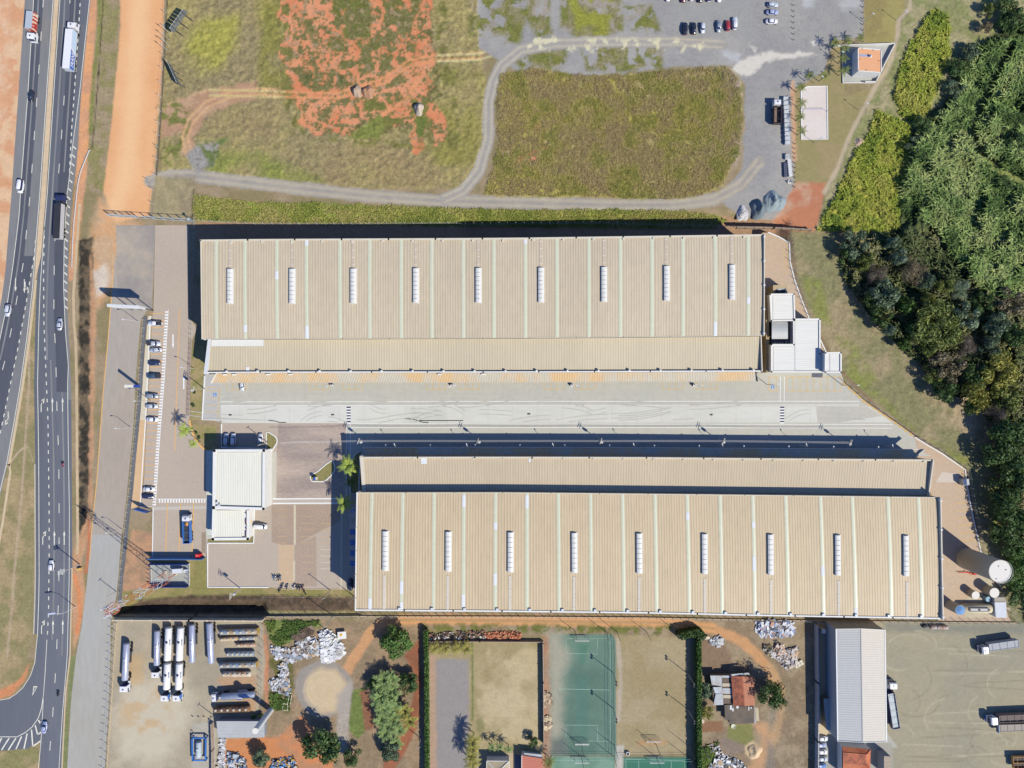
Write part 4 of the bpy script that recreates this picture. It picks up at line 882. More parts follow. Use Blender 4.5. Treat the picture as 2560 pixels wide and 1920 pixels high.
for root,f,vs_,up in((wh1,f1,s1,True),(wh2,f2_,s2t,False)):
 T0,T1=(503,1909)if up else(893,2347);vx=[a*1.15732 for a in(497,631,763,898,1033,1168,1304,1439,1580)]if up else v2x
 wm=M('walkway_sheet',(222,212,194),var=.05,scale=2)
 for x in vx:
  t=(x-T0)/(T1-T0);mb=MB()
  for k in range(4):
   v=(.03+k*.075)if up else(.97-k*.075);p=f(t,v);mb.box(p.x,p.y,p.z+.12,1.0,.16,.06,WHITE)
  if not up:
   for k in range(6):pa,pb=f(t,.70+k*.05),f(t,.75+k*.05);mb.face([(pa.x-.45,pa.y,pa.z+.11),(pb.x-.45,pb.y,pb.z+.11),(pb.x+.45,pb.y,pb.z+.11),(pa.x+.45,pa.y,pa.z+.11)],wm)
  else:
   for k in range(5):pa,pb=f(t,.01+k*.055),f(t,.065+k*.055);mb.face([(pa.x-.45,pa.y,pa.z+.108),(pb.x-.45,pb.y,pb.z+.108),(pb.x+.45,pb.y,pb.z+.108),(pa.x+.45,pa.y,pa.z+.108)],M('walkway_tan',(212,194,172),var=.05,scale=2))
  mb.build('roof_walkway',root)
def flat_building(name,label,cat,blocks,parapet=.6,th=.35,base=0.0):
 """blocks: (image outline at roof height, height, roof material, wall material)"""
 x,y,_=P(*blocks[0][0][0],blocks[0][1]);root=thing(name,label,cat,(x,y,0))
 for pts,h,rm,wm in blocks:
  w=[P(a,b,h)[:2]for a,b in pts]
  mb=MB();mb.prism(w,base,h-.02,wm,top=False);mb.build('wall',root)
  mb=MB();mb.face([(a,b,h-parapet)for a,b in[P(*q,h)[:2]for q in ccw(pts)]],rm);mb.build('roof',root)
  if parapet:wall_strip('parapet',w+w[:1],h-parapet-.1,h,th,WHITE,root)
 return root
E=lambda pts:Z(1880,660,4.878,pts)
WR=M('white_roof',(238,236,228),var=.04,scale=1.2,stretch=(.2,1.6,1),var2=.03,scale2=8)
ob=flat_building('office_building','white flat roofed office block beside the east end of the north warehouse','office',[(E([(510,674),(828,672),(828,1094),(894,1094),(894,1314),(240,1314),(240,984),(512,984)]),8.0,WR,WHITE),(E([(222,370),(512,368),(520,686),(238,690)]),8.0,WR,WHITE),(E([(899,1084),(1086,1082),(1086,1318),(896,1318)]),10.5,WR,WHITE)],.35,.5)
fo=surf(lambda t:Vector(P(1880+(530+280*t)/4.878,660+690/4.878,7.8)),lambda t:Vector(P(1880+(530+280*t)/4.878,660+1295/4.878,7.8)))
for poly,hh in(([(525,690),(805,690),(805,1296),(525,1296)],7.75),([(262,1005),(520,1005),(520,1300),(262,1300)],7.75),([(256,386),(492,384),(500,672),(256,676)],7.75),([(950,1096),(1050,1096),(1052,1304),(952,1304)],10.25)):
 a,b,c,d=[Vector(P(*q,hh))for q in E(poly)]
 g=surf(lambda t:a+(d-a)*t,lambda t:b+(c-b)*t);n=5 if hh<9 else 2
 for i in range(n):ribbed(g,(i/n,i/n),((i+1)/n,(i+1)/n),WR,ob,'roof_panel',.75,.02,1)
mb=MB();q=E([(238,700),(508,700),(508,972),(238,972)]);mb.face([P(a,b,4.0)for a,b in ccw(q)],M('plant_deck',(120,124,140),var=.15,scale=.8));mb.build('plant_deck',ob)
mb=MB()
for k in range(8):
 a0,a1=k/8,(k+1)/8;z0,z1=6.2+1.0*math.sin(a0*3.0),6.2+1.0*math.sin(a1*3.0)
 mb.face([P(*E([(242,702+212*a0)])[0],z0),P(*E([(242,702+212*a1)])[0],z1),P(*E([(438,702+212*a1)])[0],z1),P(*E([(438,702+212*a0)])[0],z0)],GREYR)
mb.build('curved_roof',ob)
for zx,zy in((300,966),(355,966),(430,950),(474,962),(490,780),(480,740)):
 x,y,z=P(*E([(zx,zy)])[0],4.6);mb=MB();mb.box(x,y,4.02,.95,.7,.8,WHITE);mb.lathe(x,y,[(.28,4.82),(.28,4.86)],DARK,10);mb.build('air_conditioner',ob)
mb=MB();mb.face([P(a,b,5.0)for a,b in ccw(E([(728,1330),(862,1330),(855,1384),(728,1382)]))],M('entrance_canopy',(104,106,118),var=.1,scale=1.0));mb.prism([P(a,b,4.8)[:2]for a,b in E([(728,1330),(862,1330),(855,1384),(728,1382)])],4.8,4.99,DARK);mb.build('entrance_canopy',ob)
mb=MB();mb.prism([P(a,b,5.0)[:2]for a,b in E([(168,392),(204,392),(215,1322),(172,1322)])],0,5.0,M('tan_block',(180,158,120),var=.08,scale=2));mb.build('side_wing',ob)
mb=MB()
for zy in(880,1000,1160):mb.prism([P(a,b,3.4)[:2]for a,b in E([(120,zy),(225,zy),(225,zy+10),(120,zy+10)])],3.2,3.4,YELLOW)
mb.build('yellow_beam',ob)
root=flat_building('water_box','small beige open topped block touching the north side of the white office','service block',[(E([(258,258),(432,254),(432,362),(258,362)]),5.5,M('beige_block',(196,176,138),var=.08,scale=1.5),M('beige_block'))],0,.3)
mb=MB();mb.face([P(a,b,5.55)for a,b in ccw(E([(290,310),(420,296),(400,350),(270,350)]))],DARK);mb.face([P(a,b,5.6)for a,b in ccw(E([(300,300),(426,294),(330,320)]))],GREYR);mb.build('opening',root)
Gt=lambda pts:Z(500,1060,6.9125,pts)
GW=M('gate_roof',(238,236,222),var=.04,scale=1.2,stretch=(1.6,.2,1),var2=.03,scale2=8)
gh=flat_building('gatehouse','white gatehouse with a ribbed cream roof and broad white parapet by the brick yard','gatehouse',[(Gt([(246,462),(1102,460),(1096,1466),(236,1440)]),8.5,GW,WHITE),(Gt([(236,1452),(830,1468),(825,1985),(222,1990)]),5.5,WHITE,WHITE)],.7,.9)
def quad_ribs(parent,pts,h,mat,n,pitch,rib,name='roof_panel',acr='x'):
 a,b,c,d=[Vector(P(*q,h))for q in pts]
 g=surf(lambda t:a+(b-a)*t,lambda t:d+(c-d)*t)if acr=='x' else surf(lambda t:a+(d-a)*t,lambda t:b+(c-b)*t)
 for i in range(n):ribbed(g,(i/n,i/n),((i+1)/n,(i+1)/n),mat,parent,name,pitch,rib,1)
quad_ribs(gh,Gt([(300,490),(1020,488),(1025,1400),(290,1396)]),7.95,GW,6,.56,.06)
quad_ribs(gh,Gt([(250,1490),(735,1490),(728,1965),(245,1965)]),5.1,GW,4,.62,.07)
for zx,zy,r in((300,1365,.45),(345,1400,.3),(320,1420,.5)):
 x,y,_=P(*Gt([(zx,zy)])[0],8.6);mb=MB();mb.lathe(x,y,[(r*.3,7.9),(r*.3,8.4),(r,8.9),(r*.95,8.95)],GALV,12);mb.build('satellite_dish',gh)
mb=MB();o_=[(790,1500,20),(790,1550,14),(795,1690,84),(798,1745,34),(798,1815,34),(792,1910,96)]
for zx,zy,L in o_:mb.prism([P(a,b,5.56)[:2]for a,b in Gt([(zx-9,zy-L/2),(zx+9,zy-L/2),(zx+9,zy+L/2),(zx-9,zy+L/2)])],5.2,5.53,M('roof_opening',(120,84,76),var=.1))
mb.build('roof_opening',gh)
mb=MB();x,y,_=P(*Gt([(850,1690)])[0],2.5);mb.lathe(x,y,[(.05,0),(.05,2.3)],DARK,6);mb.lathe(x,y,[(1.0,2.2),(.5,2.55),(.03,2.75)],M('parasol_orange',(250,176,60),var=.05),8)
tag(mb.build('parasol'),'orange parasol standing on the terrace beside the gatehouse','parasol')
Hz=lambda pts:Z(1960,60,6.9125,pts)
hs=flat_building('small_house','white cube house with an orange flat roof in a walled grey court','house',[(Hz([(1284,412),(1680,446),(1684,838),(1286,808)]),5.0,M('orange_roof',(244,178,128),var=.04,scale=1.2,var2=.03),WHITE)],.15,.28)
mb=MB();x,y,_=P(*Hz([(1490,545)])[0],5.4);mb.box(x+.25,y,4.86,1.1,.9,.2,WHITE);mb.lathe(x,y,[(.36,5.06),(.36,5.6),(.3,5.62)],M('blue_grey',(120,128,160)),12);mb.build('chimney',hs)
mb=MB();mb.face([P(a,b,4.9)for a,b in ccw(Hz([(1306,520),(1470,526),(1470,566),(1306,562)]))],M('roof_gutter',(170,180,206),var=.04));mb.build('roof_channel',hs)
for q in((1352,432),(1540,452),(1640,640),(1425,796),(1310,610)):x,y,_=P(*Hz([q])[0],4.9);mb=MB();mb.lathe(x,y,[(.12,4.86),(.12,5.1)],DARK,6);mb.build('vent_pipe',hs)
a=Vector(P(*Hz([(1190,880)])[0],0));b=Vector(P(*Hz([(1600,870)])[0],0))
for t in(.35,.75):
 p=a+(b-a)*t;mb=MB();mb.box(p.x,p.y-.06,1.2,1.3,.08,1.1,GLASS);mb.build('window',hs)
sheet('house_court',Hz([(1005,410),(1880,362),(1560,1010),(1005,1020)]),.03,M('court_paving',(190,190,182),var=.06,scale=1.2,var2=.04))
def garden_wall(label,pts,h,th=.25,mat=None,name='boundary_wall',cat='wall',base=0.0,piers=0,off=0.0):
 w=[P(a,b,off)for a,b in pts];c=w[0];root=thing(name,label,cat,(c[0],c[1],0))
 wall_strip('wall_panel',w,base,h,th,mat or WHITE,root)
 if piers:
  for a,b in zip(w,w[1:]):
   L=math.dist(a[:2],b[:2]);n=max(1,int(L/piers))
   for k in range(n+1):mb=MB();mb.box(a[0]+(b[0]-a[0])*k/n,a[1]+(b[1]-a[1])*k/n,base,th*1.7,th*1.7,h-base+.08,mat or WHITE);mb.build('pier',root)
 return root
garden_wall('low white wall round the grey court of the orange roofed house',Hz([(850,398),(1890,362),(1560,1022),(1380,1022)]),1.4)
garden_wall('low dark edged wall on the palm side of the grey house court',Hz([(1380,1020),(1008,1022),(1005,400)]),.5,.2)
# ================= VEHICLES
TYRE=M('tyre',(44,44,46),var=.05,scale=.3,space='O')
LAMP=M('headlamp',(236,240,246),var=.02,rough=.2,space='O');TAIL=M('taillamp',(196,40,40),var=.02,rough=.3,space='O')
CGLASS=M('car_glass',(40,50,76),var=.03,rough=.08,spec=.7,space='O')
def car_paint(n,c,rough=.25):return M('car_'+n,c,var=.03,scale=.6,rough=rough,spec=.6,space='O')
CP={n:car_paint(n,c)for n,c in dict(white=(246,246,250),silver=(206,212,224),grey=(150,160,176),black=(46,50,62),navy=(50,60,96),red=(196,62,66),blue=(110,142,198),green=(70,96,120),maroon=(96,48,66),lilac=(176,186,222)).items()}
def ring(L,W,z,k=.0,n=20,front=.0,taper=.0):
 out=[]
 for i in range(n):
  t=2*math.pi*i/n;c,s=math.cos(t),math.sin(t);e=.42
  x=math.copysign(abs(c)**e,c)*L/2;y=math.copysign(abs(s)**e,s)*W/2
  y*=1-taper*max(0,abs(x)/(L/2)-.55);out.append((x+front,y,z))
 return out
def loft(mb,rings,mat,cap=True):
 idx=[[mb.av(p)for p in r]for r in rings];k0=mb.mi(mat);n=len(idx[0])
 for A_,B_ in zip(idx,idx[1:]):
  for k in range(n):mb.f.append([A_[k],A_[(k+1)%n],B_[(k+1)%n],B_[k]]);mb.m.append(k0)
 if cap:mb.f.append(idx[-1]);mb.m.append(k0)
def car_proto(kind):
 L,W,Hh=dict(sedan=(4.4,1.78,1.45),hatch=(3.9,1.72,1.5),suv=(4.5,1.85,1.7),van=(5.0,1.95,2.1),pickup=(5.1,1.85,1.75),wagon=(4.5,1.8,1.6))[kind]
 o=thing('car' if kind not in('van','pickup')else kind,None,None)
 belt=.92 if kind not in('suv','van','pickup')else 1.08
 mb=MB();loft(mb,[ring(L-.3,W-.1,.22,taper=.25),ring(L,W,.45,taper=.28),ring(L,W-.02,belt-.2,taper=.3),ring(L-.16,W-.12,belt,taper=.32)],CP['white']);mb.build('body',o,True,True)
 c0,c1,off=dict(sedan=(2.55,1.45,-.15),hatch=(2.6,1.85,-.5),suv=(3.1,2.35,-.5),van=(4.1,3.4,-.35),pickup=(2.2,1.35,.15),wagon=(3.1,2.3,-.45))[kind]
 mb=MB();loft(mb,[ring(c0,W-.2,belt-.02,front=off),ring(c1,W-.5,Hh-.04,front=off-.05)],CGLASS);mb.build('window',o,True,True)
 mb=MB();loft(mb,[ring(c1+.12,W-.44,Hh-.06,front=off-.05),ring(c1+.02,W-.52,Hh,front=off-.05)],CP['white']);mb.build('roof',o,True,True)
 if kind=='pickup':
  mb=MB();mb.box(-1.65,0,belt-.01,1.6,W-.35,.03,DARK);mb.build('cargo_bed',o,False,True)
 for sx in(1,-1):
  for sy in(1,-1):
   mb=MB();mb.lathe(0,0,[(.18,-.1),(.32,-.1),(.32,.1),(.18,.1)],TYRE,10,ax=((sx*L*.31,sy*(W/2-.12)-.0,.32),(sx*L*.31,sy*(W/2+.5),.32)))
   mb.build('wheel',o,False,True)
   mb=MB();mb.box(sx*(L/2-.13),sy*(W/2-.36),belt-.27,.16,.36,.13,LAMP if sx>0 else TAIL);mb.build('headlight' if sx>0 else 'taillight',o,False,True)
  mb=MB();mb.box(off+c0/2-.25,sx*(W/2+.02),belt,.12,.2,.12,CP['white']);mb.build('mirror',o,False,True)
 return o
PROTO={};USED=set()
def car(px,py,dx,dy,paint,kind,label,group,scale=1.0,h=.8):
 if kind not in PROTO:PROTO[kind]=car_proto(kind)
 p=PROTO[kind]
 if kind not in USED:USED.add(kind);o=p
 else:o=copy_tree(p)
 x,y,_=P(px,py,h);o.location=(x,y,.045);o.rotation_euler=(0,0,math.atan2(-dy,dx));o.scale=(scale,)*3
 for ch in o.children:
  if ch.name.split('.')[0]in('body','roof','mirror'):
   for s in ch.material_slots:
    s.link='OBJECT';s.material=CP[paint]
 tag(o,label,'car' if kind not in('van','pickup')else kind,group)
G1='cars parked on the gravel lot';G2='cars in the orange lined stalls';G3='cars on the highway';G4='cars beside the white roofed shed';G5='cars by the gatehouse'
for i,(x,y,dx,dy,c,k,l)in enumerate([(1713,72,0,-1,'black','suv','black car leftmost of the row of six on the gravel lot'),(1734.5,71,0,-1,'black','sedan','dark car second from the left in the row of six on gravel'),(1757,70,0,1,'silver','hatch','silver blue car third from the left in the row of six on gravel'),(1797,66,0,1,'grey','sedan','grey car to the left of the red car on gravel'),(1819.5,64,0,-1,'red','hatch','red hatchback parked between a grey and a white car'),(1837,59,0,-1,'white','suv','white car at the right end of the row of six'),(1932,12,1,0,'silver','hatch','silver car topmost of the three parked sideways on gravel'),(1930.5,30,1,0,'lilac','sedan','pale blue silver car in the middle of the three parked sideways'),(1929,53,1,0,'white','sedan','white car lowest of the three parked sideways on gravel'),(1708,-9,0,-1,'maroon','sedan','dark red car cut by the top edge of the picture'),(1729,-11,0,-1,'white','hatch','white car at the top edge between a dark red and a black car'),(1750,-9,0,-1,'black','sedan','black car cut by the top edge of the picture'),(1772.5,-9,0,-1,'silver','hatch','silver car at the top edge right of the black one'),(1798,-10,0,-1,'white','sedan','white car rightmost of those cut by the top edge'),(1670,-12,0,-1,'white','sedan','white car leftmost of those cut by the top edge')]):car(x,y,dx,dy,c,k,l,G1)
for x,y,dx,c,k,l in[(388,808.5,-1,'white','pickup','white pickup at the top end of the stalls under the billboard'),(384.5,859,1,'silver','pickup','silver pickup above another silver car in the orange stalls'),(390,875,-1,'silver','sedan','silver sedan just below the silver pickup in the stalls'),(385.5,907.5,-1,'navy','sedan','dark car below the two silver ones in the stalls'),(385,940,-1,'green','pickup','dark teal pickup lowest of the upper group of stalls'),(380,989.5,1,'grey','wagon','grey wagon beside the blue and white totem sign'),(379,1015.5,1,'silver','sedan','silver sedan between a grey wagon and a white car in the stalls'),(381,1048.5,1,'white','sedan','white car in the stalls where the pale sidewalk ends'),(372.5,1223,1,'white','sedan','white sedan overlapping the zebra strip at the lower stalls'),(370,1241,1,'navy','sedan','dark purple car in the last stall of the row')]:car(x,y,dx,0.02,c,k,l,G2)
for x,y,dx,dy,c,k,l in[(77,240,-.12,1,'black','sedan','black car heading down the left carriageway'),(52,466,-.12,1,'white','van','white van heading down the left carriageway'),(20,776,-.18,1,'silver','suv','silver suv at the left edge of the highway beside a lane arrow'),(149,811,.05,-1,'silver','sedan','silver car heading up the right carriageway by the lane dashes'),(128,1414,0,-1,'white','hatch','white hatchback on the right carriageway near the tall camera pole'),(110.5,1819,.12,-1,'lilac','sedan','pale silver sedan beside the striped gore of the turning loop')]:car(x,y,dx,dy,c,k,l,G3)
for x,y,c,k,l in[(2054.5,1846.5,'white','sedan','white car topmost of the five beside the grey wall'),(2053,1862.5,'lilac','hatch','blue silver hatchback second from the top beside the grey wall'),(2053.5,1879.5,'white','sedan','white sedan third from the top beside the grey wall'),(2054,1897,'silver','sedan','silver car fourth from the top beside the grey wall'),(2052.5,1913.5,'blue','hatch','blue car lowest of the five beside the grey wall')]:car(x,y,1,0.04,c,k,l,G4)
for x,y,dx,dy,c,k,l in[(566,1099,.05,-1,'silver','suv','silver car left of the pair standing in the gatehouse shade'),(583.5,1099,.05,-1,'white','suv','white car right of the pair standing in the gatehouse shade'),(650.5,1099,.08,-1,'white','sedan','white car beside the planted island north of the gatehouse'),(651,1316,1,.06,'white','van','white van by the white kerb south of the gatehouse'),(876,1462,0,1,'black','sedan','black car in the shade at the corner of the south warehouse'),(605.5,964,-.03,1,'silver','hatch','silver hatchback backed under the loading canopy')]:car(x,y,dx,dy,c,k,l,G5)
WHT=M('truck_white',(244,245,250),var=.03,scale=1,rough=.3,spec=.5);STEEL=M('tank_steel',(200,204,224),var=.05,scale=.8,rough=.3,metal=.35,spec=.8,stretch=(1,.4,1))
TNKW=M('tank_white',(244,242,240),var=.03,scale=1,rough=.35);CHAS=M('chassis',(70,72,84),var=.1,scale=.8)
BLU=M('truck_blue',(64,130,214),var=.04,scale=1,rough=.35);NAVY=M('truck_navy',(52,62,112),var=.06,scale=1,rough=.4);DKG=M('tarp_black',(52,54,64),var=.12,scale=1.2,stretch=(.3,1,1))
def seg(p,q,h):
 a,b=Vector(P(*p,h)),Vector(P(*q,h));d=a-b;m=(a+b)/2
 return m.x,m.y,d.length,math.atan2(d.y,d.x)
def wheels(root,x,y,a,xs,hw_=1.05,r=.5,n=True):
 for q in xs:
  for s in(1,-1):
   mb=MB().at(x,y,0.04,a);mb.lathe(0,0,[(.25,-.15),(r,-.15),(r,.15),(.25,.15)],TYRE,12,ax=((q,s*hw_,r),(q,s*(hw_+1),r)));mb.build('wheel',root)
def cab(root,px,py,dx,dy,col,L=2.3,hgt=3.3,trim=None,deflector=True,W=2.45,chassis=3.2):
 x,y,_=P(px,py,hgt);a=math.atan2(-dy,dx)
 mb=MB().at(x,y,0,a);w=W/2
 side=[(L/2,.7),(L/2+.05,1.5),(L/2-.28,hgt-.35),(L/2-.7,hgt),(-L/2,hgt),(-L/2,.7)]
 n=len(side);P2=lambda s:[(p[0],s*w,p[1])for p in side]
 mb.face(P2(1)[::-1],col);mb.face(P2(-1),col)
 for i in range(n):A_,B_=P2(1),P2(-1);mb.face([A_[i],A_[(i+1)%n],B_[(i+1)%n],B_[i]],col)
 mb.build('cab',root)
 mb=MB().at(x,y,0,a);mb.face([(L/2+.075,-w+.14,1.62),(L/2+.075,w-.14,1.62),(L/2-.2,w-.2,hgt-.5),(L/2-.2,-w+.2,hgt-.5)],GLASS);mb.build('windscreen',root)
 for s in(1,-1):
  mb=MB().at(x,y,0,a);mb.face([(L/2-.2,s*(w+.012),1.7),(L/2-.5,s*(w+.012),2.5),(-.1,s*(w+.012),2.5),(-.1,s*(w+.012),1.7)],GLASS);mb.build('side_window',root)
  mb=MB().at(x,y,0,a);mb.box(L/2-.1,s*(w+.2),1.8,.12,.28,.6,DARK);mb.build('mirror',root)
  mb=MB().at(x,y,0,a);mb.box(L/2+.06,s*(w-.35),.75,.08,.4,.2,LAMP);mb.build('headlight',root)
 if deflector:
  mb=MB().at(x,y,hgt+.003,a);mb.prism([(L/2-.95,-w*.8),(L/2-.95,w*.8),(-L/2+.1,w*.85),(-L/2+.1,-w*.85)],0,.12,col);mb.build('roof_deflector',root)
 mb=MB().at(x,y,hgt+.13,a);mb.box(-.1,0,0,.5,.5,.06,trim or DARK);mb.build('roof_hatch',root)
 mb=MB().at(x,y,0,a);mb.box(L/2+.1,0,.35,.2,W,.4,trim or col);mb.build('bumper',root)
 if trim:mb=MB().at(x,y,0,a);mb.box(-L/2-.02,0,.8,.12,W-.05,hgt-.75,trim);mb.build('rear_panel',root)
 if chassis:
  mb=MB().at(x,y,0,a);mb.box(-L/2-chassis/2,0,.75,chassis,.95,.3,CHAS);mb.box(-L/2-.55,.9,.6,.9,.6,.55,GALV);mb.build('chassis',root)
  wheels(root,x,y,a,(.15,-L/2-chassis+.9,-L/2-chassis+.0)if chassis>2.5 else(.15,-L/2-chassis+.5))
 return x,y,a
def truck(name,label,cat,px,py,group=None):
 x,y,_=P(px,py,0);return thing(name,label,cat,(x,y,0),0,group)
def tank_body(root,p,q,h,r,mat,hatches=1,name='tank',bands=5,chassis=True,walk=True,axle=3,squash=1.0,box=None):
 """tank lying along p->q (image points on its top line)"""
 x,y,L,a=seg(p,q,h);zc=h-r
 mb=MB().at(x,y,0,a)
 mb.lathe(0,0,[(r*.55,-.02),(r*.9,.10),(r,.28),(r,L-.28),(r*.9,L-.10),(r*.55,L+.02)],mat,20,ax=((-L/2,0,zc),(L/2,0,zc)))
 t_=mb.build(name,root,True)
 for i in range(bands):
  xx=-L/2+L*(i+1)/(bands+1);mb=MB().at(x,y,0,a);mb.lathe(0,0,[(r+.02,-.04),(r+.035,0),(r+.02,.04)],mat,20,ax=((xx,0,zc),(xx+1,0,zc)));mb.build('band',t_)
 for i in range(hatches):
  xx=-L/2+L*(i+.5)/hatches if hatches>1 else-L*.08
  mb=MB().at(x+(0),y,0,a);mb.lathe(xx,0,[(.42,h-.12),(.42,h+.2),(.36,h+.24),(.1,h+.25)],box or mat,12);mb.build('hatch',t_)
 if walk:
  mb=MB().at(x,y,0,a);mb.box(-L*.06,r*.8,h-.25,1.9,.55,.1,WHT);mb.box(-L*.06,r*1.0,h-.25,1.9,.06,.5,WHT);mb.build('walkway',root)
 if chassis:
  mb=MB().at(x,y,0,a);mb.box(0,0,.85,L*.97,1.0,.3,CHAS);mb.box(-L*.1,.95,.7,L*.3,.5,.5,CHAS);mb.box(-L*.1,-.95,.7,L*.3,.5,.5,GALV);mb.build('chassis',root)
  wheels(root,x,y,a,[-L/2+.8+1.25*k for k in range(axle)])
 return x,y,L,a
KA=lambda zx,zy:(270+zx/6.9125,1530+zy/6.9125)
KB=lambda zx,zy:(500+zx/6.9125,1530+zy/6.9125)
GT='tankers in the fenced yard'
t=truck('tanker_truck','tanker truck with white and blue cab parked alone by the slanted fence posts','tanker',*KA(280,900),GT)
cab(t,*KA(258,1345),-.02,1,WHT,2.5,3.4,NAVY);tank_body(t,KA(262,1200),KA(295,560),3.4,1.12,STEEL,1,walk=False)
t=truck('tanker_truck','steel tanker truck with a white cab left of the two white road trains','tanker',*KA(830,700),GT)
cab(t,*KA(808,1100),-.02,1,WHT,2.4,3.4,DARK);tank_body(t,KA(818,940),KA(828,340),3.4,1.05,STEEL,1)
for dx_,lab in((0,'left of the two white double tankers with a sky blue cab corner'),(207,'right of the two white double tankers with a sky blue cab corner')):
 t=truck('double_tanker',lab,'tanker',*KA(1000+dx_,900),GT)
 cx,cy,ca=cab(t,*KA(968+dx_,1505),-.02,1,WHT,2.5,3.4,CHAS,chassis=2.6)
 mb=MB().at(cx,cy,0,ca);mb.prism([(-1.25,1.235),(.2,1.235),(-.5,1.25),(-1.25,1.25)],1.2,3.3,BLU);mb.box(-1.05,.9,3.41,.5,.7,.03,BLU);mb.build('blue_panel',t)
 tank_body(t,KA(985+dx_,1360),KA(1002+dx_,905),3.5,1.22,TNKW,1,axle=2,box=NAVY);tank_body(t,KA(1000+dx_,860),KA(1022+dx_,285),3.5,1.22,TNKW,1,axle=3,box=NAVY)
t=truck('tank_trailer','narrow bare steel tank trailer without a tractor standing alone right of the white road trains','trailer',*KA(1432,560),GT);tank_body(t,KA(1432,890),KA(1430,235),3.4,1.05,STEEL,1,walk=False)
t=truck('tank_trailer','bare steel tank trailer with a white side platform beside the old tanks','trailer',*KA(1745,560),GT);tank_body(t,KA(1762,905),KA(1732,210),3.5,1.15,STEEL,1)
RB=M('tank_bluegrey',(150,168,186),var=.10,scale=.8,rgb2=(186,160,122),scale2=3,rough=.5);RT=M('tank_tan',(206,170,124),var=.12,scale=.7,rgb2=(226,206,176),scale2=2);RR=M('tank_rusty',(216,190,164),var=.15,scale=.7,rgb2=(178,122,80),scale2=2.5)
RG=M('tank_grey',(148,162,170),var=.08,scale=.8);RW=M('tank_old_white',(222,212,196),var=.10,scale=.7,rgb2=(200,150,104),scale2=3);RS=M('tank_brown',(150,112,84),var=.2,scale=.7,rgb2=(92,70,58),scale2=3);OCH=M('ochre_frame',(200,162,74),var=.1,scale=1);RIM=M('hatch_pale',(216,206,186),var=.08,scale=.5)
GO='old tanks laid on the ground of the yard'
for p,q,h,r,m,n,fr,lab in[((322,362),(972,350),2.6,1.05,RB,6,1,'blue grey tank with six hatches in an ochre frame, topmost of the old tanks'),((325,484),(638,468),1.9,.75,RT,3,0,'short tan tank with three pale hatches under the topmost old tank'),((655,466),(985,452),1.9,.8,RB,3,0,'short blue grey tank end to end with the tan one'),((615,582),(942,574),1.8,.78,RR,3,0,'short rusty white tank with three rusty hatches'),((440,735),(922,732),1.9,1.0,RG,6,0,'plain grey tank with six ring hatches'),((318,938),(958,925),2.6,1.02,RB,6,1,'blue and tan tank with six hatches in an ochre frame, lower of the framed pair'),((368,1090),(862,1085),1.9,.98,RW,6,0,'rust streaked white tank with six ring hatches, lowest of the old tanks')]:
 t=truck('old_tank',lab,'tank',*KB((p[0]+q[0])/2,(p[1]+q[1])/2),GO)
 x,y,L,a=tank_body(t,KB(*p),KB(*q),h,r,m,n,chassis=False,walk=False,bands=3,box=RIM)
 mb=MB().at(x,y,.04,a)
 for xx in(-.35,0,.35):mb.box(xx*L,0,0,.25,r*1.7,h-r*1.7,CHAS)
 mb.build('cradle',t)
 if fr:
  mb=MB().at(x,y,0,a)
  for s in(1,-1):mb.box(0,s*(r+.05),h-r*1.15,L,.12,.14,OCH)
  mb.box(-L/2-.25,0,.3,.15,r*2.2,h-.9,OCH);mb.build('frame',t)
KC=lambda zx,zy:(440+zx/6.9125,1680+zy/6.9125)
t=truck('tanker_truck','tanker truck pointing left with a white cab, in front of the brown tank','tanker',*KC(950,440),GT)
cab(t,*KC(640,452),-1,.06,WHT,2.2,3.2,NAVY);tank_body(t,KC(760,452),KC(1340,408),3.6,1.15,M('tank_dull',(170,180,202),var=.05,scale=.8,rough=.3,metal=.3,spec=.8),1,walk=True)
t=truck('old_tank','long brown rusty tank in the shade above the grey shed','tank',*KC(940,660),GO);x,y,L,a=tank_body(t,KC(632,668),KC(1258,650),2.3,1.1,RS,6,chassis=False,walk=False,bands=3,box=RIM)
mb=MB().at(x,y,0,a);mb.box(0,1.15,1.2,L,.12,.14,OCH);mb.box(-L*.02,0,0.04,L*.9,1.6,.25,CHAS);mb.build('frame',t)
t=truck('tank_stand','blue steel rectangular frame with a small grey tank standing in it','frame',*KC(395,1340));c_=[P(*KC(*q),1.8)for q in((275,1145),(515,1145),(505,1530),(282,1530))]
for a_,b_ in zip(c_,c_[1:]+c_[:1]):
 mb=MB();wall_strip('beam',[a_,b_],1.4,1.8,.42,BLU,t)
for q in c_:mb=MB();mb.box(q[0],q[1],0,.4,.4,1.4,BLU);mb.build('leg',t)
tank_body(t,KC(370,1500),KC(372,1225),2.2,1.05,M('tank_pale',(188,200,208),var=.05,scale=1),1,chassis=False,walk=False,bands=2)
t=truck('box_truck','long white articulated truck with a blue lettered band on its side','truck',172,110,'trucks on the highway')
def box_trailer(root,p,q,h,W,roofm,sidem,base=1.1,name='cargo_box',left=None,wl=True):
 x,y,L,a=seg(p,q,h);mb=MB().at(x,y,0,a);mb.prism([(-L/2,-W/2),(L/2,-W/2),(L/2,W/2),(-L/2,W/2)],base,h,sidem,side=sidem,topmat=roofm,bottom=True);b_=mb.build(name,root)
 mb=MB().at(x,y,0,a);mb.box(0,0,base-.3,L*.97,1.0,.3,CHAS);mb.build('chassis',root)
 if wl:wheels(root,x,y,a,[-L/2+1.2+1.3*k for k in range(3)])
 return x,y,L,a
x,y,L,a=box_trailer(t,(172.5,72),(164,170.5),4.0,2.6,WHT,M('trailer_side',(226,232,240),var=.03,scale=1))
cab(t,177,60,.085,-1,WHT,2.4,3.7,None,chassis=1.6)
